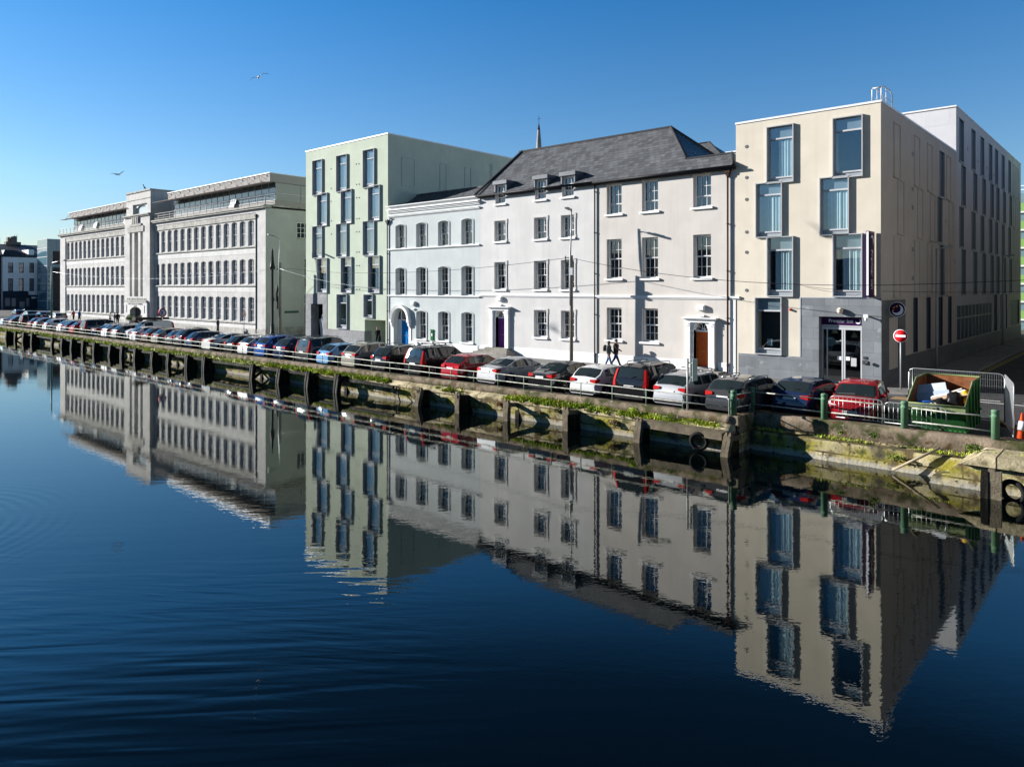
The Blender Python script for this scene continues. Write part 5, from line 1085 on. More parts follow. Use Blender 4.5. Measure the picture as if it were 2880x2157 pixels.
#      L    W    belt(rear,front) roof pts (from rear, height) ; cowl from rear; hood front z ; windows
TYPES = {
 'hatchback': dict(L=4.3, W=1.80, rb=.98, fb=.92, tail=[(0,.62),(.16,.98),(.70,1.39),(1.12,1.46),(1.9,1.475),(2.45,1.42)], cowl=3.25, nose=.74, wins=[(.80,1.50),(1.57,2.45)], fw=.84, lights='wide'),
 'crossover': dict(L=4.55, W=1.87, rb=1.08, fb=1.04, tail=[(0,.66),(.13,1.07),(.58,1.51),(1.05,1.62),(2.0,1.66),(2.55,1.60)], cowl=3.35, nose=.92, wins=[(.66,1.10),(1.16,1.86),(1.93,2.6)], fw=.88, lights='wide', rails=True, R=.36),
 'offroader': dict(L=4.75, W=1.93, rb=1.12, fb=1.10, tail=[(0,.70),(.07,1.10),(.28,1.66),(.8,1.77),(2.2,1.79),(2.75,1.71)], cowl=3.45, nose=1.02, wins=[(.42,1.12),(1.20,2.0),(2.08,2.8)], fw=.90, lights='tall', rails=True, R=.38),
 'saloon': dict(L=4.72, W=1.83, rb=1.0, fb=.93, tail=[(0,.64),(.06,.96),(.62,1.04),(1.50,1.38),(2.1,1.455),(2.7,1.40)], cowl=3.5, nose=.74, wins=[(1.02,1.85),(1.93,2.75)], fw=.86, lights='wide', boot=True),
 'estate': dict(L=4.85, W=1.85, rb=1.0, fb=.93, tail=[(0,.62),(.13,.99),(.66,1.39),(1.2,1.46),(2.3,1.475),(2.85,1.42)], cowl=3.6, nose=.75, wins=[(.74,1.42),(1.49,2.25),(2.33,2.95)], fw=.86, lights='wide', rails=True),
 'people_carrier': dict(L=4.7, W=1.88, rb=1.08, fb=1.03, tail=[(0,.66),(.06,1.06),(.22,1.68),(.7,1.78),(2.5,1.78),(3.0,1.66)], cowl=3.75, nose=.92, wins=[(.4,1.25),(1.33,2.15),(2.23,3.05)], fw=.88, lights='tall'),
 'van': dict(L=4.7, W=1.86, rb=1.15, fb=1.08, tail=[(0,.70),(.05,1.15),(.14,1.75),(.4,1.86),(2.6,1.88),(3.0,1.78)], cowl=3.75, nose=.95, wins=[(2.2,3.05)], fw=.88, lights='tall'),
}
def car_meshes(kind):
    t = TYPES[kind]; L_, W = t['L'], t['W']; Rw = t.get('R', .33); y0 = -L_/2
    def interp(pts, y):
        if y <= pts[0][0]: return pts[0][1]
        for (a, za), (b, zb) in zip(pts, pts[1:]):
            if y <= b: return za + (zb-za)*(y-a)/(b-a)
        return pts[-1][1]
    cz = t['fb']+.04
    prof = t['tail'] + [(t['cowl'], cz), (t['cowl']+.35, cz-.02), (L_-.35, t['nose']+.06), (L_-.10, t['nose']-.05), (L_, t['nose']-.18)]
    wr_, wf = .82 if not t.get('boot') else .98, L_-t['fw']
    arches = (wr_, wf); ra = Rw+.055
    ys = {p[0] for p in prof} | {w_ for ww in t['wins'] for w_ in ww}
    for a in arches: ys |= {a+d for d in (-ra-.02, -ra+.01, -ra*.82, -ra*.5, 0, ra*.5, ra*.82, ra-.01, ra+.02)}
    # drop stations too close together unless they matter
    keep = sorted(ys); key = {p[0] for p in prof} | {w_ for ww in t['wins'] for w_ in ww}
    out = []
    for y in keep:
        if out and y-out[-1] < .012 and y not in key: continue
        out.append(y)
    ys = out
    rear = (t['tail'][2][0], t['tail'][3][0]) if t.get('boot') else (t['tail'][1][0], t['tail'][2][0])
    wind = (t['tail'][-1][0], t['cowl'])
    def sect(y):
        yn = 2*(y/L_)-1; w = W/2*(1-.075*yn**4-.085*abs(yn)**9)
        top = interp(prof, y); belt = t['rb'] + (t['fb']-t['rb'])*min(1, y/t['cowl']); zb = .21 + .05*abs(yn)**3
        for a in arches:
            d = abs(y-a)
            if d < ra: zb = max(zb, Rw + math.sqrt(ra*ra-d*d)*.97)
        b = min(belt, top-.04); h = top-b; zm = max(.56 if top > .7 else top*.7, zb+.03); zm = min(zm, b-.02)
        wb = w*(.985 if h > .1 else .96)
        if h > .1:
            p5 = (wb-.36*(h-.05), top-.055); p6 = (p5[0]-.16, top-.012); p7z = top+.018
        else: p5 = (wb-.05, top-.012); p6 = (wb-.28, top+.006); p7z = top+.03
        half = [(w*.86, .2), (w*.965, zb), (w*.995, min(zb+.07, zm-.005)), (w, zm), (wb, b), p5, p6]
        pts = [(x, y+y0, z) for x, z in half] + [(0, y+y0, p7z)] + [(-x, y+y0, z) for x, z in half[::-1]]
        return [Vector(p) for p in pts]
    S = [sect(y) for y in ys]; body = MB(); side_w = {}; parts = {}
    def lerp(a, b, k): return a + (b-a)*k
    for i in range(len(ys)-1):
        A, Bv = S[i], S[i+1]; ya, yb = ys[i], ys[i+1]; ym = (ya+yb)/2
        win = next((k for k, w_ in enumerate(t['wins']) if w_[0]-1e-6 <= ya and yb <= w_[1]+1e-6), None)
        isr = rear[0]-1e-6 <= ya and yb <= rear[1]+1e-6; isw = wind[0]-1e-6 <= ya and yb <= wind[1]+1e-6
        n = 15
        for j in range(n-1):
            q = [A[j], A[j+1], Bv[j+1], Bv[j]]
            if win is not None and j in (4, 9):
                lo, hi = (.10, .90) if j == 4 else (.90, .10)
                f = lambda P, k: lerp(P[4], P[5], k) if j == 4 else lerp(P[10], P[9], k)
                a0, a1, b0, b1 = f(A,.10), f(A,.90), f(Bv,.10), f(Bv,.90)
                e0, e1 = (A[4], A[5]) if j == 4 else (A[10], A[9]); g0, g1 = (Bv[4], Bv[5]) if j == 4 else (Bv[10], Bv[9])
                body.face([e0, a0, b0, g0], 0, True); body.face([a1, e1, g1, b1], 0, True)
                side_w.setdefault((win, j), []).append([a0, a1, b1, b0])
            elif (isr or isw) and 5 <= j <= 8:
                nm = 'rear_window' if isr else 'windscreen'
                # ends pulled in towards the middle on the outer strips, borders along both long edges
                def edge(P):
                    r_ = [P[5].copy(), P[6].copy(), P[7].copy(), P[8].copy(), P[9].copy()]; r_[0] = lerp(P[5], P[6], .35); r_[4] = lerp(P[9], P[8], .35); return r_
                ka = .12 if abs(ya-(rear if isr else wind)[0]) < 1e-6 else 0; kb = .90 if abs(yb-(rear if isr else wind)[1]) < 1e-6 else 1
                EA, EB = edge(A), edge(Bv); ga = [lerp(p, q_, ka) for p, q_ in zip(EA, EB)]; gb_ = [lerp(p, q_, kb) for p, q_ in zip(EA, EB)]; c = j-5
                parts.setdefault(nm, []).append([ga[c], ga[c+1], gb_[c+1], gb_[c]])
                if ka: body.face([EA[c], EA[c+1], ga[c+1], ga[c]], 0, True)
                if kb < 1: body.face([gb_[c], gb_[c+1], EB[c+1], EB[c]], 0, True)
                if c == 0: body.face([A[5], EA[0], EB[0], Bv[5]], 0, True)
                if c == 3: body.face([EA[4], A[9], Bv[9], EB[4]], 0, True)
            else: body.face(q, 0 if j not in (0, 13) else 1, True)
        body.face([A[0], Bv[0], Bv[14], A[14]], 1)
    body.face(S[0], 0); body.face(S[-1][::-1], 0)
    out = {}
    o = body.build('body', [PAINT['grey'], TRIM]); weld(o, 38); out['body'] = [o.data]; bpy.data.objects.remove(o)
    for (w_, j), fs in side_w.items():
        m = MB(); [m.face(f, 0, True) for f in fs]; out.setdefault('side_window', []).append(m.mesh('side_window', CG))
    for nm, fs in parts.items(): m = MB(); [m.face(f, 0, True) for f in fs]; out[nm] = [m.mesh(nm, CG)]
    # lights, plates, trims
    def on_tail(z): # y of the tail at height z
        for (a, za), (b, zb) in zip(t['tail'], t['tail'][1:]):
            if z <= zb: return y0 + a + (b-a)*max(0, (z-za)/(zb-za))
        return y0
    wr = W/2
    for sgn in (-1, 1):
        m = MB()
        if t['lights'] == 'tall':
            zt_ = t['tail'][2][1]-.10; yb_ = on_tail(.78); yt_ = on_tail(zt_)
            xl, xh = wr*.90, wr-.30*(zt_-t['rb'])-.07
            m.ring([[(sgn*(xl-.14),yb_-.012,.78),(sgn*(xl+.02),yb_+.02,.78),(sgn*(xl+.045),yb_+.2,.80),(sgn*(xl-.1),yb_+.2,.80)],[(sgn*(xl-.10),on_tail(1.02)-.012,1.05),(sgn*(xl+.02),on_tail(1.02)+.02,1.05),(sgn*(xl+.05),on_tail(1.02)+.2,1.05),(sgn*(xl-.06),on_tail(1.02)+.2,1.05)],[(sgn*(xh-.07),yt_-.02,zt_),(sgn*(xh+.02),yt_,zt_),(sgn*(xh+.03),yt_+.1,zt_),(sgn*(xh-.04),yt_+.1,zt_)]], 0, False)
        else:
            zc_ = t['rb']-.14; yy = y0+.035
            m.ring([[(sgn*wr*.50,yy-.01,zc_-.03),(sgn*wr*.50,yy+.1,zc_-.03),(sgn*wr*.50,yy+.1,zc_+.07),(sgn*wr*.50,yy+.005,zc_+.07)],[(sgn*wr*.86,yy-.005,zc_-.09),(sgn*wr*.86,yy+.12,zc_-.09),(sgn*wr*.86,yy+.12,zc_+.09),(sgn*wr*.86,yy+.02,zc_+.09)],[(sgn*wr*.975,yy+.26,zc_-.02),(sgn*wr*.93,yy+.30,zc_-.02),(sgn*wr*.93,yy+.30,zc_+.10),(sgn*wr*.975,yy+.26,zc_+.10)]], 0, False)
        out.setdefault('tail_light', []).append(m.mesh('tail_light', TAIL))
        m = MB(); zc_ = t['nose']-.08; yf = -y0
        m.ring([[(sgn*wr*.55,yf-.10,zc_-.07),(sgn*wr*.55,yf-.2,zc_-.07),(sgn*wr*.55,yf-.2,zc_+.05),(sgn*wr*.55,yf-.115,zc_+.05)],[(sgn*wr*.83,yf-.14,zc_-.08),(sgn*wr*.83,yf-.3,zc_-.08),(sgn*wr*.83,yf-.3,zc_+.10),(sgn*wr*.83,yf-.19,zc_+.10)],[(sgn*wr*.945,yf-.42,zc_+.02),(sgn*wr*.90,yf-.44,zc_+.02),(sgn*wr*.90,yf-.46,zc_+.15),(sgn*wr*.945,yf-.46,zc_+.15)]], 0, False)
        out.setdefault('headlight', []).append(m.mesh('headlight', HEAD))
        m = MB(); ym = y0+t['cowl']-.42; m.obox((sgn*(wr+.09), ym, t['fb']+.10), (.10,0,0), (0,.05,0), (0,0,.065)); m.obox((sgn*(wr+.0), ym+.02, t['fb']+.05), (.05,0,0), (0,.03,0), (0,0,.02)); out.setdefault('wing_mirror', []).append(m.mesh('wing_mirror', PAINT['grey']))
        if t.get('rails'):
            m = MB(); r0, r1 = t['tail'][3][0]+y0, t['tail'][-1][0]+y0-.05; zr = t['tail'][4][1]; xr = W/2-.36*(zr-t['rb'])-.10
            m.tube([(sgn*xr,r0,zr-.05),(sgn*xr,r0+.12,zr+.045),(sgn*xr,(r0+r1)/2,zr+.06),(sgn*xr,r1-.12,zr+.02),(sgn*xr,r1,zr-.07)], .022, 6); out.setdefault('roof_rail', []).append(m.mesh('roof_rail', CHR if kind == 'estate' else GREYM))
    m = MB(); zp = .78 if kind not in ('hatchback','estate') else .74; m.box(-.26,.26,on_tail(zp)-.025,on_tail(zp)+.02,zp-.06,zp+.06); out['rear_plate'] = [m.mesh('rear_plate', PLATE)]
    m = MB(); m.box(-.26,.26,-y0+.005,-y0+.02,.42,.53); out['front_plate'] = [m.mesh('front_plate', PLATE)]
    m = MB(); m.box(-wr*.78,wr*.78,y0-.012,y0+.12,.24,.40); out['rear_bumper'] = [m.mesh('rear_bumper', TRIM)]
    m = MB(); m.box(-wr*.55,wr*.55,-y0-.1,-y0+.006,.30,.40); m.box(-wr*.42,wr*.42,-y0-.1,-y0+.004,.55,t['nose']-.20 if t['nose']>.8 else .60); out['grille'] = [m.mesh('grille', TRIM)]
    m = MB()
    for sg in (-1, 1):
        for w0, w1 in t['wins'][-2:]:
            yy = y0+w1-.12 if w1 < t['wins'][-1][1] else y0+w1-.75
            hx = sect(yy-y0)[4].x; m.obox((sg*(hx+.012), yy-.1, t['rb']-.10), (.018,0,0), (0,.10,0), (0,0,.016))
    if t['wins']: out['door_handle'] = [m.mesh('door_handle', TRIM)]
    if not t.get('boot'):
        m = MB(); zw = t['tail'][1][1]+.06; m.tube([(.0,on_tail(zw)-.03,zw),(.14,on_tail(zw+.06)-.03,zw+.06),(.34,on_tail(zw+.09)-.03,zw+.09)], .012, 5); out['rear_wiper'] = [m.mesh('rear_wiper', TRIM)]
    # wheels
    ty = MB(); ty.lathe([(Rw*.66,-.11),(Rw*.95,-.11),(Rw,-.08),(Rw,.08),(Rw*.95,.11),(Rw*.66,.11)], n=22, axis='x', cap=False); tm = weld_mesh(ty, 'tyre', RUB)
    rm = MB(); rm.lathe([(Rw*.67,.085),(Rw*.60,.105),(Rw*.57,.06)], n=22, axis='x', cap=False)
    for k in range(5):
        a = 2*math.pi*k/5
        for da in (-.16, .16): rm.obox((.07, Rw*.32*math.cos(a+da*.6), Rw*.32*math.sin(a+da*.6)), (.022,0,0), (0,Rw*.28*math.cos(a+da),Rw*.28*math.sin(a+da)), (0,-.02*math.sin(a),.02*math.cos(a)))
    rm.lathe([(.01,.10),(Rw*.16,.095),(Rw*.18,.05)], n=12, axis='x'); rm.lathe([(.01,.03),(Rw*.64,.03),(Rw*.64,.02)], n=16, axis='x', m=1)
    rmm = rm.mesh('rim', [RIM, TRIM])
    out['_wheel'] = (tm, rmm, [(W/2-.125, y0+wr_), (W/2-.125, y0+wf)], Rw); out['_L'] = L_
    return out
def weld_mesh(mb, name, mat):
    o = mb.build(name, mat); weld(o, 40); me = o.data; bpy.data.objects.remove(o); return me
_cars = {}
CAT = dict(hatchback='car', crossover='car', offroader='car', saloon='car', estate='car', people_carrier='car', van='van')
def car(kind, colour, label, x, y_end, rot=0., nose_in=True, far=False):
    """y_end: where the end next to the river stands; nose_in: front away from the river"""
    if kind not in _cars: _cars[kind] = car_meshes(kind)
    cm = _cars[kind]; L_ = cm['_L']
    root = thing('parked_'+kind, label, CAT[kind], (x, y_end+L_/2, .004), R(rot) + (0 if nose_in else math.pi), 'cars parked along the quay')
    for nm, meshes in cm.items():
        if nm[0] == '_': continue
        if far and nm in ('grille','front_plate','rear_bumper','headlight') and nose_in: continue
        for me in meshes:
            o = put(nm, me, root)
            if nm in ('body', 'wing_mirror'): o.material_slots[0].link = 'OBJECT'; o.material_slots[0].material = PAINT[colour]
            if nm == 'headlight' and nose_in: pass
    tm, rmm, pos, Rw = cm['_wheel']
    for (wx, wy) in pos:
        for sg in (-1, 1):
            w_ = bpy.data.objects.new('wheel', tm); COL.objects.link(w_); w_.parent = root; w_.location = (sg*wx, wy, Rw); w_.rotation_euler = (0, 0, 0 if sg > 0 else math.pi); put('rim', rmm, w_)
    return root
CARS = [ # kind, colour, u of the middle of the near end, label, turn
 ('hatchback','navy',2226,'dark navy hatchback with its rear to the slip between two green bollards',-3),
 ('estate','darkgrey',2040,'dark grey estate with tall red tail lights behind the first green bollard',-4),
 ('estate','silver',1884,'silver estate with shiny roof bars behind the sign post',-2),
 ('offroader','black',1768,'large black off-roader with tall red tail lights and roof rails, below the beige house',0),
 ('hatchback','white',1640,'white hatchback beside the large black off-roader, dark rear window',-2),
 ('saloon','black',1520,'black saloon beside the white hatchback, in front of the pale grey house',-2),
 ('saloon','silver',1374,'pale silver liftback beside the red hatchback, opposite the purple door',-5),
 ('hatchback','red',1268,'red hatchback with its rear to the river, beside the pale silver liftback',-4),
 ('offroader','black',1163,'boxy black off-roader with roof bars and tall red lights beside the red hatchback',-3),
 ('crossover','black',1064,'black crossover in front of the blue door',-2),
 ('crossover','beige',980,'beige grey crossover in front of the man with the bag',-3),
 ('hatchback','paleblue',908,'light blue hatchback in front of the pale green block',-3),
 ('offroader','darkgrey',848,'dark grey off-roader beside the light blue hatchback',-2),
 ('crossover','navy',783,'tall navy crossover right of the wooden lamp pole',0),
 ('crossover','blue',728,'blue crossover in front of the corner of the stone college',0),
 ('estate','silver',681,'silver estate with upright red lights, left of the blue crossover',0),
 ('hatchback','black',641,'small black hatchback beside the silver estate',0),
 ('saloon','white',578,'white fastback saloon opposite the walking man in a dark coat',0),
 ('hatchback','navy',528,'navy hatchback between the white fastback and a tall dark crossover',0),
 ('crossover','darkgrey',497,'tall dark grey crossover right of the round road sign',0),
 ('hatchback','darkgrey',472,'dark grey hatchback just right of the round road sign',0),
 ('hatchback','beige',433,'pale beige hatchback just left of the round road sign',0),
 ('hatchback','brown',405,'brown hatchback left of the pale beige one',0),
 ('hatchback','white',372,'white hatchback in front of the white van',0),
 ('estate','grey',318,'mid grey estate left of the white van',0),
 ('estate','silver',291,'silver estate below the group of three people',0),
 ('saloon','navy',262,'navy saloon beside the black people carrier',0),
 ('people_carrier','darkgrey',229,'tall dark grey people carrier in front of the college left wing',0),
 ('hatchback','red',200,'bright red hatchback beside the tall dark grey people carrier',0),
 ('hatchback','navy',179,'small navy hatchback right of the green lamp column',0),
 ('hatchback','silver',164,'silver hatchback just right of the green lamp column',0),
 ('hatchback','white',124,'white hatchback just left of the green lamp column',0),
 ('hatchback','grey',96,'grey hatchback below the people among the cars',0),
 ('hatchback','darkred',80,'dark red hatchback right of the black people carrier at the far left',0),
 ('people_carrier','black',55,'black people carrier near the left edge',0),
 ('hatchback','brown',27,'reddish brown hatchback near the left edge',0),
 ('saloon','skyblue',4,'pale blue saloon cut by the left edge',0)]
for kind, colour, u, lab, rot in CARS:
    ye = 28.45 if u < 2100 else 29.95
    if u < 600: ye = 28.6
    car(kind, colour, lab, TT(u)*ye, ye, rot, far=u < 1000)
car('hatchback', 'red', 'red hatchback with its nose to the river behind the steel barriers', TT(2369)*29.75, 29.75, 7, nose_in=False)
vn = car('van', 'white', 'white van with a long dark load on its roof, nose to the river', TT(352)*29.2, 29.2, -2, nose_in=False)
mb = MB(); mb.ring([[(-.45,-1.9,1.98),(.45,-1.9,1.98),(.45,-1.9,2.2),(-.45,-1.9,2.2)],[(-.5,1.5,1.98),(.5,1.5,1.98),(.5,1.5,2.28),(-.5,1.5,2.28)]], 0, False); mb.box(-.62,.62,-1.2,-1.12,1.9,1.975); mb.box(-.62,.62,.8,.88,1.9,1.975)
o = mb.build('roof_load', M('tarpaulin', (.04,.035,.035), .8, var=.2), None, vn.location, vn.rotation_euler.z); tag(o, 'long dark bundle strapped on the roof of the white van', 'roof load')
for k, (u, c, kd) in enumerate(((35,'navy','estate'),(72,'grey','hatchback'),(108,'blue','hatchback'),(150,'silver','hatchback'))):
    X = TT(u)*37; car(kd, c, ['far navy estate parked beyond the others at the left','far grey hatchback parked beyond the others at the left','far blue hatchback parked beyond the others at the left','far silver hatchback parked by the college end wall'][k], X, 35.5, 88, far=True)
# roof bars on the black off-roader and the silver estate are things resting on them
def roof_bars(x, y, z, w, lab, mat, gap=.9):
    r = thing('roof_bars', lab, 'roof bars', (x, y, z))
    for d in (0, gap):
        mb = MB(); mb.tube([(-w,d,.07),(w,d,.07)], .03, 6); mb.box(-w+.06,-w+.14,d-.03,d+.03,-.03,.07); mb.box(w-.14,w-.06,d-.03,d+.03,-.03,.07); mb.build('bar', mat, r)
roof_bars(TT(1884)*28.45+.02, 30.2, 1.53, .68, 'pair of bright roof bars on the silver estate behind the sign post', ALU)
roof_bars(TT(1163)*28.45+.03, 29.6, 1.87, .66, 'pair of black roof bars on the boxy black off-roader', BLACKM)
# lettering on the nearest plates
for o in COL.objects:
    if o.get('label', '').startswith('red hatchback with its nose'):
        me = text_mesh('131-C-702', .105, .003); me.materials.clear(); me.materials.append(INK); q = put('plate_lettering', me, [c for c in o.children if c.name.startswith('front_plate')][0], (0, TYPES['hatchback']['L']/2+.022, .445)); q.rotation_euler = (R(90), 0, math.pi)
    if o.get('label', '').startswith('large black off-roader'):
        me = text_mesh('191-D-1082', .10, .003); me.materials.clear(); me.materials.append(INK); q = put('plate_lettering', me, [c for c in o.children if c.name.startswith('rear_plate')][0], (0, -TYPES['offroader']['L']/2-.02, .745)); q.rotation_euler = (R(90), 0, 0)
# ================================================================ people
def person(label, x, y, z, face, top, legs, hair, walk=.0, arms=(0.,0.), sit=False, coat=.0, shoe=(.02,.02,.02), lean=.0, h=1.75, skirt=None, phone=False, hairlen=0.):
    """one skinned body over a posed skeleton; hair is a child"""
    k = h/1.75; V = []; E = []; Rd = []; G = []
    def v(p, r, par, g):
        V.append(Vector(p)*k); Rd.append(r*k); G.append(g)
        if par is not None: E.append((par, len(V)-1))
        return len(V)-1
    hz = .93 if not sit else .48; dy = lean
    pel = v((0,0,hz), (.155), None, 'top' if coat > .3 else 'legs'); wa = v((0,.0+dy*.3,hz+.16), .145, pel, 'top'); ch = v((0,.01+dy*.7,hz+.36), .165, wa, 'top'); sh = v((0,dy,hz+.50), .12, ch, 'top')
    nk = v((0,.015+dy,hz+.58), .058, sh, 'skin'); hd = v((0,.03+dy*1.1,hz+.66), .085, nk, 'skin'); hm = v((0,.04+dy*1.1,hz+.73), .098, hd, 'skin'); v((0,.02+dy*1.1,hz+.80), .068, hm, 'hair')
    v((0,.135+dy*1.1,hz+.70), .016, hm, 'skin')                       # nose
    for s in (-1,1): v((s*.095,.02+dy*1.1,hz+.71), .02, hm, 'skin')   # ears
    for i, s in enumerate((-1, 1)):
        a = arms[i]; ca, sa = math.cos(a), math.sin(a)
        s0 = v((s*.19,dy,hz+.47), .075, sh, 'top'); el = v((s*.25,.27*sa+dy-.02,hz+.47-.28*ca), .058, s0, 'top')
        b = a + .35 if not phone else a+1.9; wx = s*.25 if not phone else s*.12
        wr = v((wx,.27*sa+.24*math.sin(b)+dy,hz+.47-.28*ca-.24*math.cos(b)), .042, el, 'top'); wrp = V[wr]/k; d = Vector((0, math.sin(b), -math.cos(b)))
        pm_ = v(wrp + d*.07, .036, wr, 'skin')
        for f_ in range(4):
            off = Vector((s*.0, 0, 0)) + Vector((0, math.cos(b), math.sin(b)))*(-.03+.02*f_); l = (.07,.08,.075,.06)[f_]
            j1 = v(wrp + d*(.07+l*.55) + off*1.0, .011, pm_, 'skin'); v(wrp + d*(.07+l) + off*1.1 + Vector((-s*.018,0,0)), .009, j1, 'skin')
        t1 = v(wrp + d*.05 + Vector((-s*.035,0,0)) + Vector((0, math.cos(b), math.sin(b)))*.035, .012, wr, 'skin')
        st_ = walk*(1 if i else -1)
        hp = v((s*.095, 0, hz-.05), .105, pel, 'legs' if coat < .3 else 'top')
        if sit: kn = v((s*.12,.42,hz-.02), .075, hp, 'legs'); an = v((s*.12,.44,.09), .052, kn, 'legs')
        else:
            kn = v((s*.10, .40*math.sin(st_)+.02, hz-.05-.42*math.cos(st_)), .075, hp, 'legs'); e = st_ - (.35*abs(walk) if st_ < 0 else .0)
            an = v((s*.10, .40*math.sin(st_)+.42*math.sin(e), max(.085, hz-.05-.42*math.cos(st_)-.41*math.cos(e))), .052, kn, 'legs')
        ap = V[an]/k; hl = v(ap + Vector((0,-.04,-.045)), .04, an, 'shoe'); v(ap + Vector((0,.15,-.05)), .036, an, 'shoe')
    me = bpy.data.meshes.new('person'); me.from_pydata([tuple(p) for p in V], E, []); o = bpy.data.objects.new('person', me); COL.objects.link(o)
    for i in range(len(Rd)):
        if G[i] == 'top' and coat: Rd[i] *= 1.22
        if G[i] == 'legs': Rd[i] *= 1.1
    md = o.modifiers.new('skin', 'SKIN'); md.use_smooth_shade = True
    for i, sv in enumerate(me.skin_vertices[0].data): sv.radius = (Rd[i], Rd[i]); sv.use_root = i == 0
    sb = o.modifiers.new('sub', 'SUBSURF'); sb.levels = 1; sb.render_levels = 1
    bpy.context.view_layer.update(); nm = bpy.data.meshes.new_from_object(o.evaluated_get(bpy.context.evaluated_depsgraph_get())); nm.name = 'person'
    o.modifiers.clear(); o.data = nm; bpy.data.meshes.remove(me)
    kinds = ['top','legs','skin','hair','shoe']; cols = [top, legs, None, hair, shoe]
    for kd, c in zip(kinds, cols): nm.materials.append(SKIN if c is None else M('cloth_%02d%02d%02d' % tuple(int(q*99) for q in c), c, .85, var=.1, scale=6, bump=.2))
    segs = [(V[a], V[b], G[b]) for a, b in E]
    for p in nm.polygons:
        c = p.center; best = None
        for a, b, g in segs:
            ab = b-a; t_ = max(0, min(1, (c-a).dot(ab)/max(1e-9, ab.length_squared))); dd = (c-a-ab*t_).length
            if best is None or dd < best[0]: best = (dd, g)
        g = best[1]
        if g in ('legs',) and coat and c.z > (hz-coat)*k: g = 'top'
        if g == 'skin' and c.z > (hz+.745)*k and c.y < (.10+dy)*k: g = 'hair'
        p.material_index = kinds.index(g); p.use_smooth = True
    o.location = (x, y, z); o.rotation_euler = (0, 0, face); tag(o, label, 'person')
    hb = MB(); cz = (hz+.735)*k; cy = (.028+dy*1.1)*k; rr = .112*k; rings = []
    for i in range(7):
        a = -.25 - hairlen*.6 + (1.57+.25+hairlen*.6)*i/6; ring = []
        for j in range(12):
            b = 2*math.pi*j/12; cut = .0 if math.sin(b) < .35 else .35*(math.sin(b)-.35)
            q = max(a, -.1+cut*2.4) if math.sin(b) > .2 else a
            ring.append((rr*math.cos(q)*math.cos(b)*.95, cy+rr*1.06*math.cos(q)*math.sin(b)-.006, cz+rr*math.sin(q)*1.05 - (hairlen*.16*k if (i == 0 and math.sin(b) < .2) else 0)))
        rings.append(ring)
    hb.ring(rings, 0, True); hb.build('hair', M('hair_%02d%02d%02d' % tuple(int(q*99) for q in hair), hair, .6), o)
    eb = MB()
    for s in (-1,1): eb.lathe([(.002,.008),(.012,.004),(.012,-.004),(.002,-.008)], (s*.036*k,(.128+dy*1.1)*k,(hz+.735)*k), 6, axis='y')
    eb.build('eyes', M('eye_dark', (.03,.02,.02), .3), o)
    return o
DRK, BLU, NVY = (.022,.022,.025), (.07,.13,.27), (.02,.03,.06)
P1 = TT(1712)*40.3; P2 = TT(1731)*40.5
person('long-haired woman in a grey puffer coat and blue jeans, left of the walking couple', P1, 40.3, PZ, R(-75), (.13,.14,.15), BLU, (.05,.03,.02), .30, (.3,-.1), coat=.12, h=1.68, hairlen=.8)
person('man in a black coat and dark blue jeans, right of the walking couple', P2, 40.55, PZ, R(-80), (.035,.03,.03), (.04,.07,.16), (.03,.02,.015), .42, (-.15,.75), coat=.1, h=1.80)
mb = MB(); mb.ring([[(-.14,-.08,-.2),(.14,-.08,-.2),(.14,.08,-.2),(-.14,.08,-.2)],[(-.16,-.1,0),(.16,-.1,0),(.16,.08,0),(-.16,.08,0)],[(-.12,-.05,.2),(.12,-.05,.2),(.12,.06,.2),(-.12,.06,.2)]], 0, True)
o = mb.build('backpack', M('pack_brown', (.05,.045,.04), .8), None, (P1-.24, 40.22, PZ+1.22), R(-75)); tag(o, 'dark backpack worn by the woman in the grey coat', 'backpack')
MX = TT(1062)*39.9
person('bald man in a black jumper and dark jeans striding past the pale green block entrance', MX, 39.9, PZ, R(-150), (.012,.012,.014), (.05,.06,.075), (.20,.15,.12), .26, (.45,-.75), h=1.80)
mb = MB(); mb.ring([[(x*s_, y*s_*.5, z) for x, y in [(.22*math.cos(a*.7854), .22*math.sin(a*.7854)) for a in range(8)]] for s_, z in ((.75,-.32),(1.0,-.1),(.95,.1),(.5,.26))], 0, True)
o = mb.build('holdall', M('bag_black', (.014,.014,.016), .8), None, (MX+.34, 39.85, PZ+.86), R(-60)); tag(o, 'black bag carried by the bald man in the black jumper', 'bag')
X = TT(613)*39.9; person('man in an open dark coat and pale shirt walking past the stone college', X, 39.9, PZ, R(160), (.035,.04,.055), (.03,.03,.035), (.02,.015,.01), .12, (.05,-.05), coat=.18, h=1.80)
X = TT(207)*39.8; person('person in a red, white and blue jacket standing by the college left wing', X, 39.8, PZ, R(120), (.30,.05,.07), (.04,.04,.05), (.02,.02,.02), .1, (.3,.3), coat=.05)
X = TT(223)*39.8; person('person in a bright blue hooded jacket seen from behind by the college left wing', X, 39.8, PZ, R(15), (.02,.07,.27), (.03,.03,.04), (.02,.06,.22), .1, (.1,.1), coat=.05, h=1.82)
X = TT(310)*39.6; person('person in a white jacket and black trousers, leftmost of the group of three', X, 39.6, PZ, R(-60), (.62,.62,.60), DRK, (.03,.02,.015), .15, (.5,.2))
X = TT(322)*39.7; person('person in a grey top and pale jeans, middle of the group of three', X, 39.7, PZ, R(-20), (.14,.15,.17), (.30,.34,.40), (.03,.02,.02), .05, (.6,.6), phone=True)
X = TT(331)*39.8; person('person in black with long dark hair, rightmost of the group of three', X, 39.8, PZ, R(60), DRK, (.05,.05,.06), (.02,.015,.015), .05, (.1,.1), coat=.2, hairlen=.8)
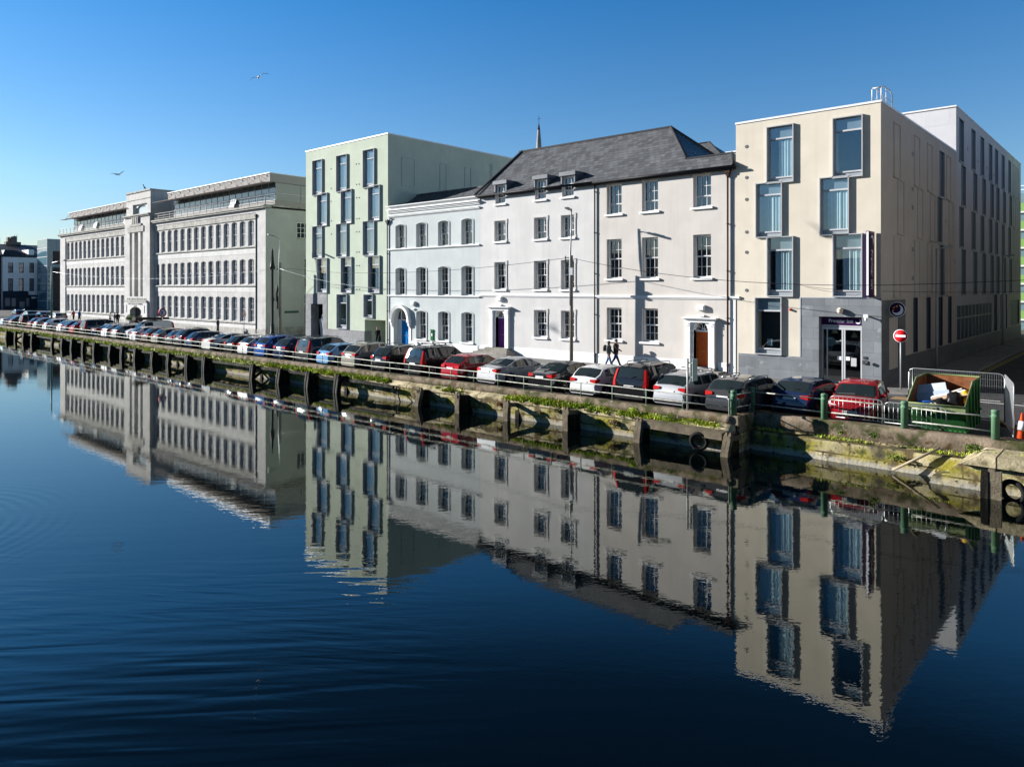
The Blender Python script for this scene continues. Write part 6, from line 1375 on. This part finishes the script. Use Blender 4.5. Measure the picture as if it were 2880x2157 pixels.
for u, lab, tp, hr in ((398,'blond person in a rust top sitting on the college steps',(.25,.06,.04),(.45,.28,.12)),(418,'dark-haired person in a pale top sitting on the college steps',(.45,.44,.42),(.03,.02,.02)),(435,'person in black sitting at the right end of the college steps',DRK,(.02,.02,.02))):
    Ys = 40.3; person(lab, TT(u)*Ys, Ys, .30, R(175), tp, DRK, hr, sit=True, arms=(.5,.5), h=1.72)
for u, lab, tp, hr, yy in ((118,'person in a white cap and brown top among the far cars',(.20,.15,.10),(.8,.8,.78),30.2),(104,'person in a dark red top among the far cars',(.06,.02,.025),(.03,.02,.02),30.3),(159,'person in a pink top beside the green lamp column',(.45,.22,.25),(.25,.18,.12),31.0)):
    person(lab, TT(u)*yy, yy, 0.004, R(150), tp, DRK, hr, .05, (.2,.2), h=1.7)
# ================================================================ lamps, poles, cables, signs
WOODP = M('pole_wood', (.26,.235,.19), .85, var=.2, streak=.4, dirt=(.30,.16,.08), dscale=.9, dthr=(.62,.7)); PAINTP = M('pole_grey', (.40,.41,.40), .5, .2, var=.15, scale=4, dirt=(.25,.18,.12), dscale=3, dthr=(.62,.7))
def zat(Y, u, v): return on_y(Y, u, v)[1]
YP = 39.7
XA = TT(1607)*YP; zt = zat(YP, 1607, 594); zj = zat(YP, 1607, 727)
P = thing('lamp_pole', 'tall wooden pole with a grey metal lamp extension in front of the pale grey house', 'lamp post', (XA, YP, PZ))
mb = MB(); mb.tube([(0,0,-.2),(0,0,zj*.5),(0,0,zj+.1)], [.135,.125,.115], 10); mb.build('pole', WOODP, P)
mb = MB(); mb.tube([(0,-.14,zj*.55),(0,-.14,zj*.8),(0,-.12,zj+.2),(0,-.05,zj+1.2),(0,0,zt-PZ-.05)], [.06,.06,.06,.055,.05], 8); mb.build('extension', PAINTP, P)
def lamp_head(P, z, ang, reach=.55, tilt=.08):
    dx, dy = math.cos(ang), math.sin(ang); mb = MB(); mb.tube([(0,0,z-.08),(dx*reach*.3,dy*reach*.3,z+.02),(dx*reach,dy*reach,z+tilt)], .035, 7); o = mb.build('arm', PAINTP, P)
    mb = MB(); c = (dx*(reach+.3), dy*(reach+.3), z+tilt+.02); mb.obox(c, (dx*.34,dy*.34,.03), (-dy*.11,dx*.11,0), (0,0,.045)); mb.obox((c[0],c[1],c[2]+.06), (dx*.16,dy*.16,.01), (-dy*.07,dx*.07,0), (0,0,.03)); mb.build('lamp_head', M('lamp_grey', (.22,.23,.24), .45, .4), P)
lamp_head(P, zt-PZ, R(-75), .3)
mb = MB(); mb.box(-.04,.04,-.03,.03,zt-PZ-.05,zt-PZ+.15); mb.build('photocell', BLACKM, P)
def insul(P, z):
    mb = MB()
    for k in range(3): zz = z-.16*k; mb.box(-.45,.05,-.16,-.10,zz-.03,zz+.03); mb.lathe([(.02,0),(.045,.02),(.03,.06),(.045,.1),(.01,.13)], (-.4,-.13,zz), 8)
    mb.build('bracket', BLACKM, P)
insul(P, zj-PZ+.05); mb = MB(); mb.box(.02,.32,-.30,-.12,zj-1.25,zj-.75); mb.build('junction_box', GREYM, P)
YB = 39.85; XB_ = TT(788)*YB; zb = zat(YB,788,668); zbj = zat(YB,788,752)
P = thing('lamp_pole', 'wooden pole carrying insulators and a curved lamp arm beside the stone college', 'lamp post', (XB_, YB, PZ))
mb = MB(); mb.tube([(0,0,-.2),(0,0,zbj*.6),(0,0,zbj+.4)], [.15,.14,.12], 10); mb.build('pole', WOODP, P)
mb = MB(); mb.tube([(0,-.15,2.2),(0,-.15,zbj+.2),(0,-.08,zbj+1.5),(0,0,zb-PZ-.5),(0,-.12,zb-PZ-.1),(0,-.75,zb-PZ+.12)], [.055,.055,.05,.045,.04,.035], 8); mb.build('lamp_arm', STEEL, P)
mb = MB(); mb.obox((0,-1.05,zb-PZ+.17),(.11,0,0),(0,.33,-.05),(0,0,.05)); mb.build('lamp_head', _m['lamp_grey'], P); insul(P, zbj-PZ)
mb = MB(); mb.lathe([(.02,0),(.08,.0),(.08,.7),(.02,.72)], (-.35,-.1,zbj-2.7), 8); mb.box(-.48,-.22,-.22,-.02,zbj-4.4,zbj-3.1); mb.build('transformer', BLACKM, P)
mb = MB(); mb.box(-.62,-.30,-.28,-.1,3.9,4.9); mb.build('junction_box', BLACKM, P)
YV = 40.3; XV = TT(766)*YV; zv = zat(YV,766,701); P = thing('iron_column', 'tall ornate black iron vent column at the corner of the stone college', 'iron column', (XV, YV, PZ)); zn = zat(YV,766,738)
mb = MB(); mb.lathe([(.26,0),(.26,.5),(.20,.55),(.18,1.4),(.14,1.5),(.12,zn-1.0),(.13,zn-.9),(.27,zn-.8),(.27,zn-.55),(.22,zn-.45),(.16,zn),(.10,zn+.9),(.12,zn+1.0),(.05,zn+1.3),(.03,zv-.1),(.01,zv)], n=12); mb.build('shaft', BLACKM, P)
YL = 30.6; XL_ = TT(145)*YL; zl = zat(YL,145,737); P = thing('lamp_column', 'tall green metal lamp column among the far cars, its arm reaching right', 'lamp post', (XL_, YL, 0))
mb = MB(); mb.tube([(0,0,0),(0,0,zl*.5),(0,0,zl-.5)], [.14,.11,.06], 8); mb.build('pole', M('column_green', (.10,.20,.17), .5, var=.1), P)
mb = MB(); xe_ = TT(178)*YL-XL_; mb.tube([(0,0,zl-.5),(.3,0,zl-.1),(xe_*.8,0,zl+.05)], .045, 6); mb.build('arm', STEEL, P); mb = MB(); mb.obox((xe_,0,zl+.08),(.7,0,0),(0,.16,0),(0,0,.09)); mb.build('lamp_head', _m['lamp_grey'], P)
for u, v, v2, lab in ((2634,700,686,'dark lane lamp column near the corner hotel'),(2820,722,719,'dark lane lamp column at the far end of the hotel wing')):
    Xp = -10.55; Yp = Xp/TT(u); zp = on_x(Xp, u, v)[1]; P = thing('lane_lamp', lab, 'lamp post', (Xp, Yp, PZ))
    mb = MB(); mb.tube([(0,0,0),(0,0,1.2),(0,0,zp-PZ)], [.09,.065,.05], 8); mb.build('pole', GREYM, P); lamp_head(P, zp-PZ, R(20), .25, .05)
# cables
def cable(pts, lab, r=.014, mat=BLACKM):
    out = []
    for (a, b, sag) in pts:
        n = 14
        for i in range(n): t_ = i/n; out.append(tuple(a[j]+(b[j]-a[j])*t_ for j in range(2)) + (a[2]+(b[2]-a[2])*t_-4*sag*t_*(1-t_),))
    out.append(pts[-1][1]); mb = MB(); mb.tube(out, r, 5); tag(mb.build('cable', mat), lab, 'cable')
jA = (XA-.1, YP-.13, zj+.05); jB = (XB_-.1, YB-.15, zbj-.1); rE = (18., 38., on_y(38., 2900, 803)[1])
cable([(jB, jA, .75)], 'black overhead cable sagging between the two wooden lamp poles', .016)
rz = on_y(39.2, 2500, 802)[1]; cable([(jA, (TT(2500)*39.2, 39.2, rz), .55), ((TT(2500)*39.2, 39.2, rz), (2, 45, 6.2), .1)], 'black overhead cable running right from the tall lamp pole past the hotel corner', .016)
h1 = on_y(FY-.15, 2240, 799); h2 = on_y(FY-.15, 2350, 814); cable([((h1[0], FY-.2, h1[1]), (h2[0], FY-.3, h2[1]), .05), ((h2[0], FY-.3, h2[1]), (2, 44.5, 5.6), .3)], 'thin cable across the front of the cream hotel', .010)
e2 = on_y(FY-.1, 1075, 812); cable([(jB, (e2[0]+.1, FY-.12, e2[1]), .35)], 'thin pale cable from the insulator pole to the pale blue house', .014, STEEL)
e3 = on_y(45, 760+350, 760); cable([(jB, (-66.5, 48, jB[2]-.1), .1)], 'short cable from the insulator pole into the gap beside the green block', .014)
cable([((XL_, YL, zat(YL,150,764)), jB, 1.0)], 'long thin cable from the green lamp column to the insulator pole', .014, STEEL)
# road signs
def disc(P, z, r, mats, n=28, ring=None, y=-.03):
    mb = MB(); mb.lathe([(.005,y),(r,y),(r,y+.015),(.005,y+.015)], (0,0,z), n, axis='y'); return mb.build('sign_face', mats, P)
SRED = M('sign_red', (.55,.015,.02), .4)
P = thing('road_sign', 'round red no entry sign with a white bar at the hotel corner', 'road sign', (-9.6, 41.2, PZ))
u0, v0 = 2533, 945; Yn = 41.2; Xn, zn_ = on_y(Yn, u0, v0); P.location = (Xn, Yn, PZ); zz = zn_-PZ
mb = MB(); mb.tube([(0,.02,0),(0,.02,zz+.3)], .04, 8); mb.build('pole', GREYM, P)
d = disc(P, zz, .335, SIGNW); mb = MB(); mb.lathe([(.004,-.036),(.312,-.036),(.312,-.031)], (0,0,zz), 28, axis='y'); mb.build('red_disc', SRED, d); mb = MB(); mb.box(-.235,.235,-.043,-.037,zz-.058,zz+.058); mb.build('white_bar', SIGNW, d)
for u, v, Y, lab, edge in ((457,880,30.0,'round red ringed no right turn sign on a thin pole by the railing','n'),(687,884,39.2,'round road sign seen edge on, on a thin pole before the stone college','e')):
    X, z = on_y(Y, u, v); P = thing('road_sign', lab, 'road sign', (X, Y, 0)); mb = MB(); mb.tube([(0,.03,0),(0,.03,z+.35)], .035, 7); mb.build('pole', GREYM, P)
    d = disc(P, z, .42 if edge == 'n' else .33, SRED); mb = MB(); mb.lathe([(.004,-.036),(.31,-.036),(.31,-.031)], (0,0,z), 24, axis='y'); mb.build('white_disc', SIGNW, d)
    mb = MB(); mb.obox((0,-.04,z), (.20,0,-.22), (0,.003,0), (.02,0,.02)); mb.build('slash', SRED, d); mb = MB(); mb.obox((-.04,-.039,z-.04),(.035,0,0),(0,.002,0),(0,0,.14)); mb.obox((.05,-.039,z+.08),(.1,0,0),(0,.002,0),(0,0,.03)); mb.build('arrow', BLACKM, d)
    P.rotation_euler = (0,0,R(40) if edge == 'n' else R(120))
Xq = TT(1934)*27.62; zq = zat(27.62, 1934, 1008); P = thing('sign_post', 'grey post with two narrow sign plates seen edge on, standing at the quay railing', 'sign post', (Xq, 27.62, QZ)); zq -= QZ
mb = MB(); mb.tube([(0,0,0),(0,0,zq)], .045, 8); mb.build('post', PAINTP, P)
for k, (dx, m_) in enumerate(((.13,GREYM),(.22,M('plate_pale_green', (.48,.56,.52), .4)))):
    mb = MB(); mb.box(dx-.012,dx+.012,-.02,.42,zq-.95,zq-.03); mb.box(0,dx,-.01,.02,zq-.2,zq-.16); mb.box(0,dx,-.01,.02,zq-.8,zq-.76); mb.build('sign_plate', m_, P)
# ================================================================ skip, fences, cone at the right
SKG = M('skip_green', (.035,.15,.04), .55, .2, var=.25, scale=3, dirt=(.12,.07,.03), dscale=3.5, dthr=(.60,.68)); RUST = M('rust', (.22,.085,.035), .8, var=.35, scale=4, dirt=(.07,.05,.04), dscale=2)
K = thing('skip', 'green open-fronted waste skip with rusty inside, full of rubbish', 'skip', (-6.04, 31.5, 0))
x0, x1 = -.93, .93; prof = [(-1.55,1.05),(-.15,1.84),(1.5,1.86)]   # rim along the length
base = [(-1.0,.12),(1.15,.12)]
mb = MB(); th = .035
for sx in (x0, x1):
    s = 1 if sx > 0 else -1; out_ = [(sx,-1.55,1.05),(sx,-.15,1.84),(sx,1.5,1.86),(sx*.94,1.15,.12),(sx*.94,-1.0,.12)]; inn = [(p[0]-s*th,p[1],p[2]) for p in out_]; mb.ring([out_, inn], 0, False)
    for yy in (-.7, -.1, .5, 1.0):
        zt_ = 1.05+.79*min(1,(yy+1.55)/1.4); mb.obox((sx+s*.02, yy, (zt_+.15)/2), (.035,0,0), (0,.05,0), (-s*.028,0,(zt_-.2)/2))
    mb.lathe([(.01,-.0),(.05,0),(.05,.14),(.01,.14)], (sx if s > 0 else sx-.14, -.3, .75), 10, axis='x'); mb.lathe([(.01,-.0),(.05,0),(.05,.14),(.01,.14)], (sx if s > 0 else sx-.14, .8, .75), 10, axis='x')
mb.ring([[(x0,-1.55,1.05),(x1,-1.55,1.05),(x1,-1.52,1.05),(x0,-1.52,1.05)],[(x0*.94,-1.0,.12),(x1*.94,-1.0,.12),(x1*.94,-.96,.12),(x0*.94,-.96,.12)]], 0, False)
mb.ring([[(x0,1.5,1.86),(x1,1.5,1.86),(x1,1.46,1.86),(x0,1.46,1.86)],[(x0*.94,1.15,.12),(x1*.94,1.15,.12),(x1*.94,1.11,.12),(x0*.94,1.11,.12)]], 0, False)
mb.box(x0*.94, x1*.94, -1.0, 1.15, .06, .12)
mb.build('body', SKG, K)
mb = MB()
mb.face([(x0+.05,1.45,1.85),(x1-.05,1.45,1.85),(x1*.94-.05,1.1,.14),(x0*.94+.05,1.1,.14)])
for sx in (x0+.04, x1-.04): mb.face([(sx,-1.5,1.05),(sx,-.15,1.82),(sx,1.44,1.84),(sx*.94,1.1,.14),(sx*.94,-.95,.14)])
mb.build('lining', RUST, K)
mb = MB(); mb.tube([(x0,-1.55,1.06),(x0,-.15,1.85),(x0,1.5,1.87),(x1,1.5,1.87),(x1,-.15,1.85),(x1,-1.55,1.06),(x0,-1.55,1.06)], .035, 6); mb.box(-.95,.95,-1.6,-1.53,.82,1.0); mb.box(-.06,.06,-1.63,-1.6,.78,1.0); mb.build('rim', M('skip_rim', (.16,.20,.09), .6, var=.3, dirt=(.30,.28,.24), dscale=5), K)
sx, sy = K.location.x, K.location.y
def lump(name, lab, cat, c, rad, mat, seed, sq=(1,1,.7), grp=None):
    bm = bmesh.new(); bmesh.ops.create_icosphere(bm, subdivisions=3, radius=1)
    for v_ in bm.verts:
        n_ = 1 + .28*mno.noise(v_.co*1.9+Vector((seed,0,0))) + .12*mno.noise(v_.co*5+Vector((0,seed,0))); v_.co = Vector((v_.co.x*sq[0], v_.co.y*sq[1], v_.co.z*sq[2]))*rad*n_
    me = bpy.data.meshes.new(name); bm.to_mesh(me); bm.free(); me.materials.append(mat); me.polygons.foreach_set('use_smooth', [True]*len(me.polygons)); o = put(name, me, None, c); tag(o, lab, cat, grp); return o
BAG = M('bin_bag', (.012,.012,.013), .28, bump=.5, bscale=9); YB_ = M('yellow_bag', (.70,.38,.02), .4, bump=.4, bscale=8)
lump('bin_bag','glossy black rubbish bag at the front of the skip','rubbish bag',(sx+.05,sy-1.05,.95),.40,BAG,1,(1,.8,.7)); lump('bin_bag','upright black rubbish bag at the right of the skip','rubbish bag',(sx+.48,sy-.75,1.12),.36,BAG,2,(.9,.9,1))
lump('yellow_bag','upper yellow plastic bag at the right of the skip','rubbish bag',(sx+.78,sy-.55,1.42),.17,YB_,3,(.9,1,.8)); lump('yellow_bag','lower yellow plastic bag at the right of the skip','rubbish bag',(sx+.80,sy-.75,1.14),.16,YB_,4,(.6,1,1)); lump('rubble','dark mixed rubbish filling the skip','rubbish',(sx,sy-.1,.75),.80,M('rubbish_dark', (.06,.055,.05), .9, var=.3),6,(1.0,1.2,.45))
def board(lab, c, ax, ay, az, mat): mb = MB(); mb.obox((0,0,0), ax, ay, az); o = mb.build('board', mat, None, c); tag(o, lab, 'board')
GB = M('board_pale_grey', (.45,.48,.52), .7, var=.1); WB = M('board_white', (.66,.62,.58), .7, var=.1); TB = M('board_tan', (.40,.28,.18), .8, var=.15)
board('wide pale grey board leaning at the back left of the skip', (sx-.35,sy-.35,1.35), (.5,0,.10), (-.12,.30,.28), (0,-.01,.015), GB); board('second grey board lying under the first in the skip', (sx-.25,sy-.62,1.18), (.55,.0,.12), (-.1,.25,.2), (0,-.01,.012), M('board_blue_grey', (.32,.37,.43), .7)); 
board('long white plank sloping across the skip', (sx+.22,sy-.6,1.36), (.55,.1,.17), (-.05,.08,.01), (0,0,.03), WB); board('long tan plank sloping across the skip', (sx+.28,sy-.72,1.28), (.58,.06,.16), (-.03,.07,.05), (0,-.02,.03), TB); board('short white offcut at the top of the rubbish', (sx+.38,sy-.3,1.46), (.22,.08,.10), (-.03,.08,0), (0,0,.02), WB)
mb = MB(); random.seed(9)
pts = [(-.6+.22*math.cos(t_*1.9)+.06*math.sin(t_*.7)+t_*.018, -1.05+.20*math.sin(t_*1.9)*.8+.15*math.sin(t_*.31), .95+.10*math.sin(t_*.83)+.12*math.cos(t_*1.9)*.4) for t_ in [i*.22 for i in range(110)]]; mb.tube(pts, .022, 5); o = mb.build('blue_pipe', M('blue_plastic', (.03,.12,.42), .4), None, (sx, sy, .05)); tag(o, 'tangle of blue plastic pipe at the front left of the skip', 'pipe')
mb = MB(); mb.tube([(-.35,-1.2,1.0),(-.2,-1.15,1.12),(-.05,-1.2,1.05),(-.02,-1.3,.98)], .018, 5); o = mb.build('white_hose', WHITE, None, (sx, sy, .0)); tag(o, 'curl of white hose over the skip front', 'hose')
def mesh_fence(lab, a, b, h=1.98):
    a, b = Vector(a), Vector(b); l = (b-a).length; root = thing('mesh_fence', lab, 'fence panel', a, math.atan2((b-a).y, (b-a).x), 'temporary fence round the skip')
    mb = MB(); mb.tube([(0,0,.12),(0,0,h-.18),(.05,0,h-.05),(.18,0,h),(l-.18,0,h),(l-.05,0,h-.05),(l,0,h-.18),(l,0,.12)], .021, 7); mb.tube([(0,0,.14),(l,0,.14)], .019, 6); mb.tube([(.14,0,.14),(.14,0,h)], .014, 6); mb.build('frame', STEEL, root)
    mb = MB()
    for i in range(1, int(l/.075)): mb.tube([(i*.075,0,.14),(i*.075,0,h-.01)], .0032, 4, cap=False)
    for i in range(1, 8): mb.tube([(0,.005,i*h/8),(l,.005,i*h/8)], .0035, 4, cap=False)
    mb.build('wire_mesh', STEEL, root)
    for x_ in (.0, l): mb = MB(); mb.box(x_-.12,x_+.12,-.33,.33,0,.12); mb.build('foot', M('foot_rubber', (.05,.05,.05), .9), root)
mesh_fence('long steel mesh fence panel behind the skip', (-7.75,33.6,0), (-4.42,33.6,0)); mesh_fence('steel mesh fence panel running to the cone at the right of the skip', (-4.40,33.55,0), (-3.72,30.35,0))
def barrier(lab, a, b, h=1.02):
    a, b = Vector(a), Vector(b); l = (b-a).length; root = thing('crowd_barrier', lab, 'barrier', a, math.atan2((b-a).y, (b-a).x), 'steel crowd barriers')
    mb = MB(); mb.tube([(0,0,.0),(0,0,h-.15),(.04,0,h-.04),(.15,0,h),(l-.15,0,h),(l-.04,0,h-.04),(l,0,h-.15),(l,0,0)], .019, 7); mb.tube([(0,0,.16),(l,0,.16)], .017, 6); mb.build('frame', STEEL, root)
    n = int(l/.155); 
    mb = MB(); 
    for i in range(1, n): mb.tube([(i*l/n,0,.16),(i*l/n,0,h-.01)], .0085, 5)
    mb.build('bars', STEEL, root); mb = MB(); mb.box(.28,.33,-.3,.3,0,.03); mb.box(l-.33,l-.28,-.3,.3,0,.03); mb.build('feet', STEEL, root)
pB = lambda x, y, Y: on_y(Y, 2200+x/4.735, 980+y/4.735)
a = pB(640,735,29.72)[0]; b = pB(1335,1000,29.72)[0]; barrier('steel crowd barrier in front of the red hatchback', (a,29.72,.1), (b,29.72,.1), .98)
c = on_y(29.72, 2480+712/3.945, 1200)[0]; barrier('steel crowd barrier in front of the skip', (b+.06,29.74,.1), (c,29.74,.1), .92)
K2 = thing('traffic_cone', 'orange traffic cone with a white band at the right edge', 'traffic cone', (-3.50, 30.45, 0))
mb = MB(); mb.box(-.22,.22,-.22,.22,0,.05); mb.lathe([(.17,.05),(.045,.98),(.03,1.0)], n=18); mb.build('body', M('cone_orange', (.62,.085,.025), .5, var=.1, scale=6), K2); mb = MB(); mb.lathe([(.142,.42),(.10,.72),(.098,.72),(.14,.42)], n=18); mb.build('band', SIGNW, K2)
mb = MB(); mb.tube([(-4.1,29.2,1.12),(-3.95,29.5,.75),(-3.7,29.8,.50),(-3.4,30.0,.45),(-2.4,30.0,.5)], .02, 5); tag(mb.build('cord', M('frayed_cord', (.45,.20,.10), .8)), 'frayed orange cord tied from the last green bollard towards the right', 'cord')
K3 = thing('planter', 'stone planter with a green bush by the college entrance', 'planter', (TT(366)*40.4, 40.4, PZ))
mb = MB(); mb.box(-.7,.7,-.4,.4,0,.75); mb.build('pot', STD, K3); mb = MB(); random.seed(12)
for _ in range(420):
    d = Vector((random.gauss(0,.4),random.gauss(0,.25),abs(random.gauss(0,.3)))); e = Vector((random.uniform(-1,1),random.uniform(-1,1),random.uniform(-1,1))).normalized()*.09; f_ = e.cross(Vector((random.uniform(-1,1),random.uniform(-1,1),.3))).normalized()*.05; c = d+Vector((0,0,.8)); mb.face([c-e,c+f_,c+e,c-f_])
mb.build('bush', LEAF, K3)
# ================================================================ birds
def gull(lab, u, v, dist, span, head, roll, lw, rw):
    t = TT(u); d = dist; k_ = (u-CX)/FOC; r = k_*d; X = -SN*d + CS*r; Y = CS*d + SN*r; Z = EYE + (HY-v)*d/FOC
    mb = MB(); mb.ring([[(w_*math.cos(a*.7854), y, w_*math.sin(a*.7854)*.9) for a in range(8)] for y, w_ in ((-.30,.015),(-.2,.05),(-.05,.085),(.12,.075),(.2,.045),(.27,.05),(.33,.03),(.40,.008))], 0, True)
    for sg, poly in ((-1, lw), (1, rw)):
        rings = []
        for (x, y, z, c) in poly: x *= sg; rings.append([(x,y+c*.5,z+.012),(x,y+c*.1,z+.022),(x,y-c*.5,z),(x,y+c*.1,z-.012)])
        n0 = len(mb.f); mb.ring(rings, 0, True)
        for q in range(len(mb.f)-9, len(mb.f)): mb.m[q] = 1
    mb.face([(-.03,-.28,0),(.03,-.28,0),(.07,-.44,.0),(-.07,-.44,.0)])
    o = mb.build('gull', [M('feather_white', (.70,.70,.70), .8), M('feather_grey', (.25,.27,.30), .8)], None, (X, Y, Z)); o.rotation_euler = (0, R(roll), R(head)); tag(o, lab, 'gull', 'gulls in flight')
gull('gull gliding with arched wings high in the sky above the college', 727, 218, 52, 1.2, 70, -18, [(.05,.05,.02,.2),(.3,.10,.07,.17),(.5,.06,.02,.12),(.78,-.05,-.22,.04)], [(.05,.05,.02,.2),(.28,.12,.18,.17),(.5,.1,.2,.12),(.75,.0,.12,.04)])
gull('gull with raised wings above the left wing of the college', 329, 491, 66, 1.2, 20, 0, [(.05,.05,.02,.2),(.35,.08,.10,.16),(.6,.04,.13,.11),(.95,-.05,.12,.03)], [(.05,.05,.02,.2),(.35,.08,.08,.16),(.6,.04,.15,.11),(.92,-.05,.27,.03)])
Xc, zc = on_y(FY-.3, 405, 534); mb = MB(); mb.ring([[(w_*math.cos(a*.7854), y, z+w_*math.sin(a*.7854)) for a in range(8)] for y, z, w_ in ((-.42,.12,.02),(-.2,.24,.08),(0,.33,.12),(.14,.45,.09),(.2,.60,.06),(.24,.72,.07),(.32,.75,.03),(.44,.74,.01))], 0, True); mb.tube([(-.04,0,.25),(-.04,.02,0)], .015, 5); mb.tube([(.04,0,.25),(.04,.02,0)], .015, 5)
o = mb.build('crow', M('feather_black', (.015,.015,.018), .5), None, (Xc, FY-.25, 18.96), R(100)); tag(o, 'black bird perched on the top of the college tower', 'bird')
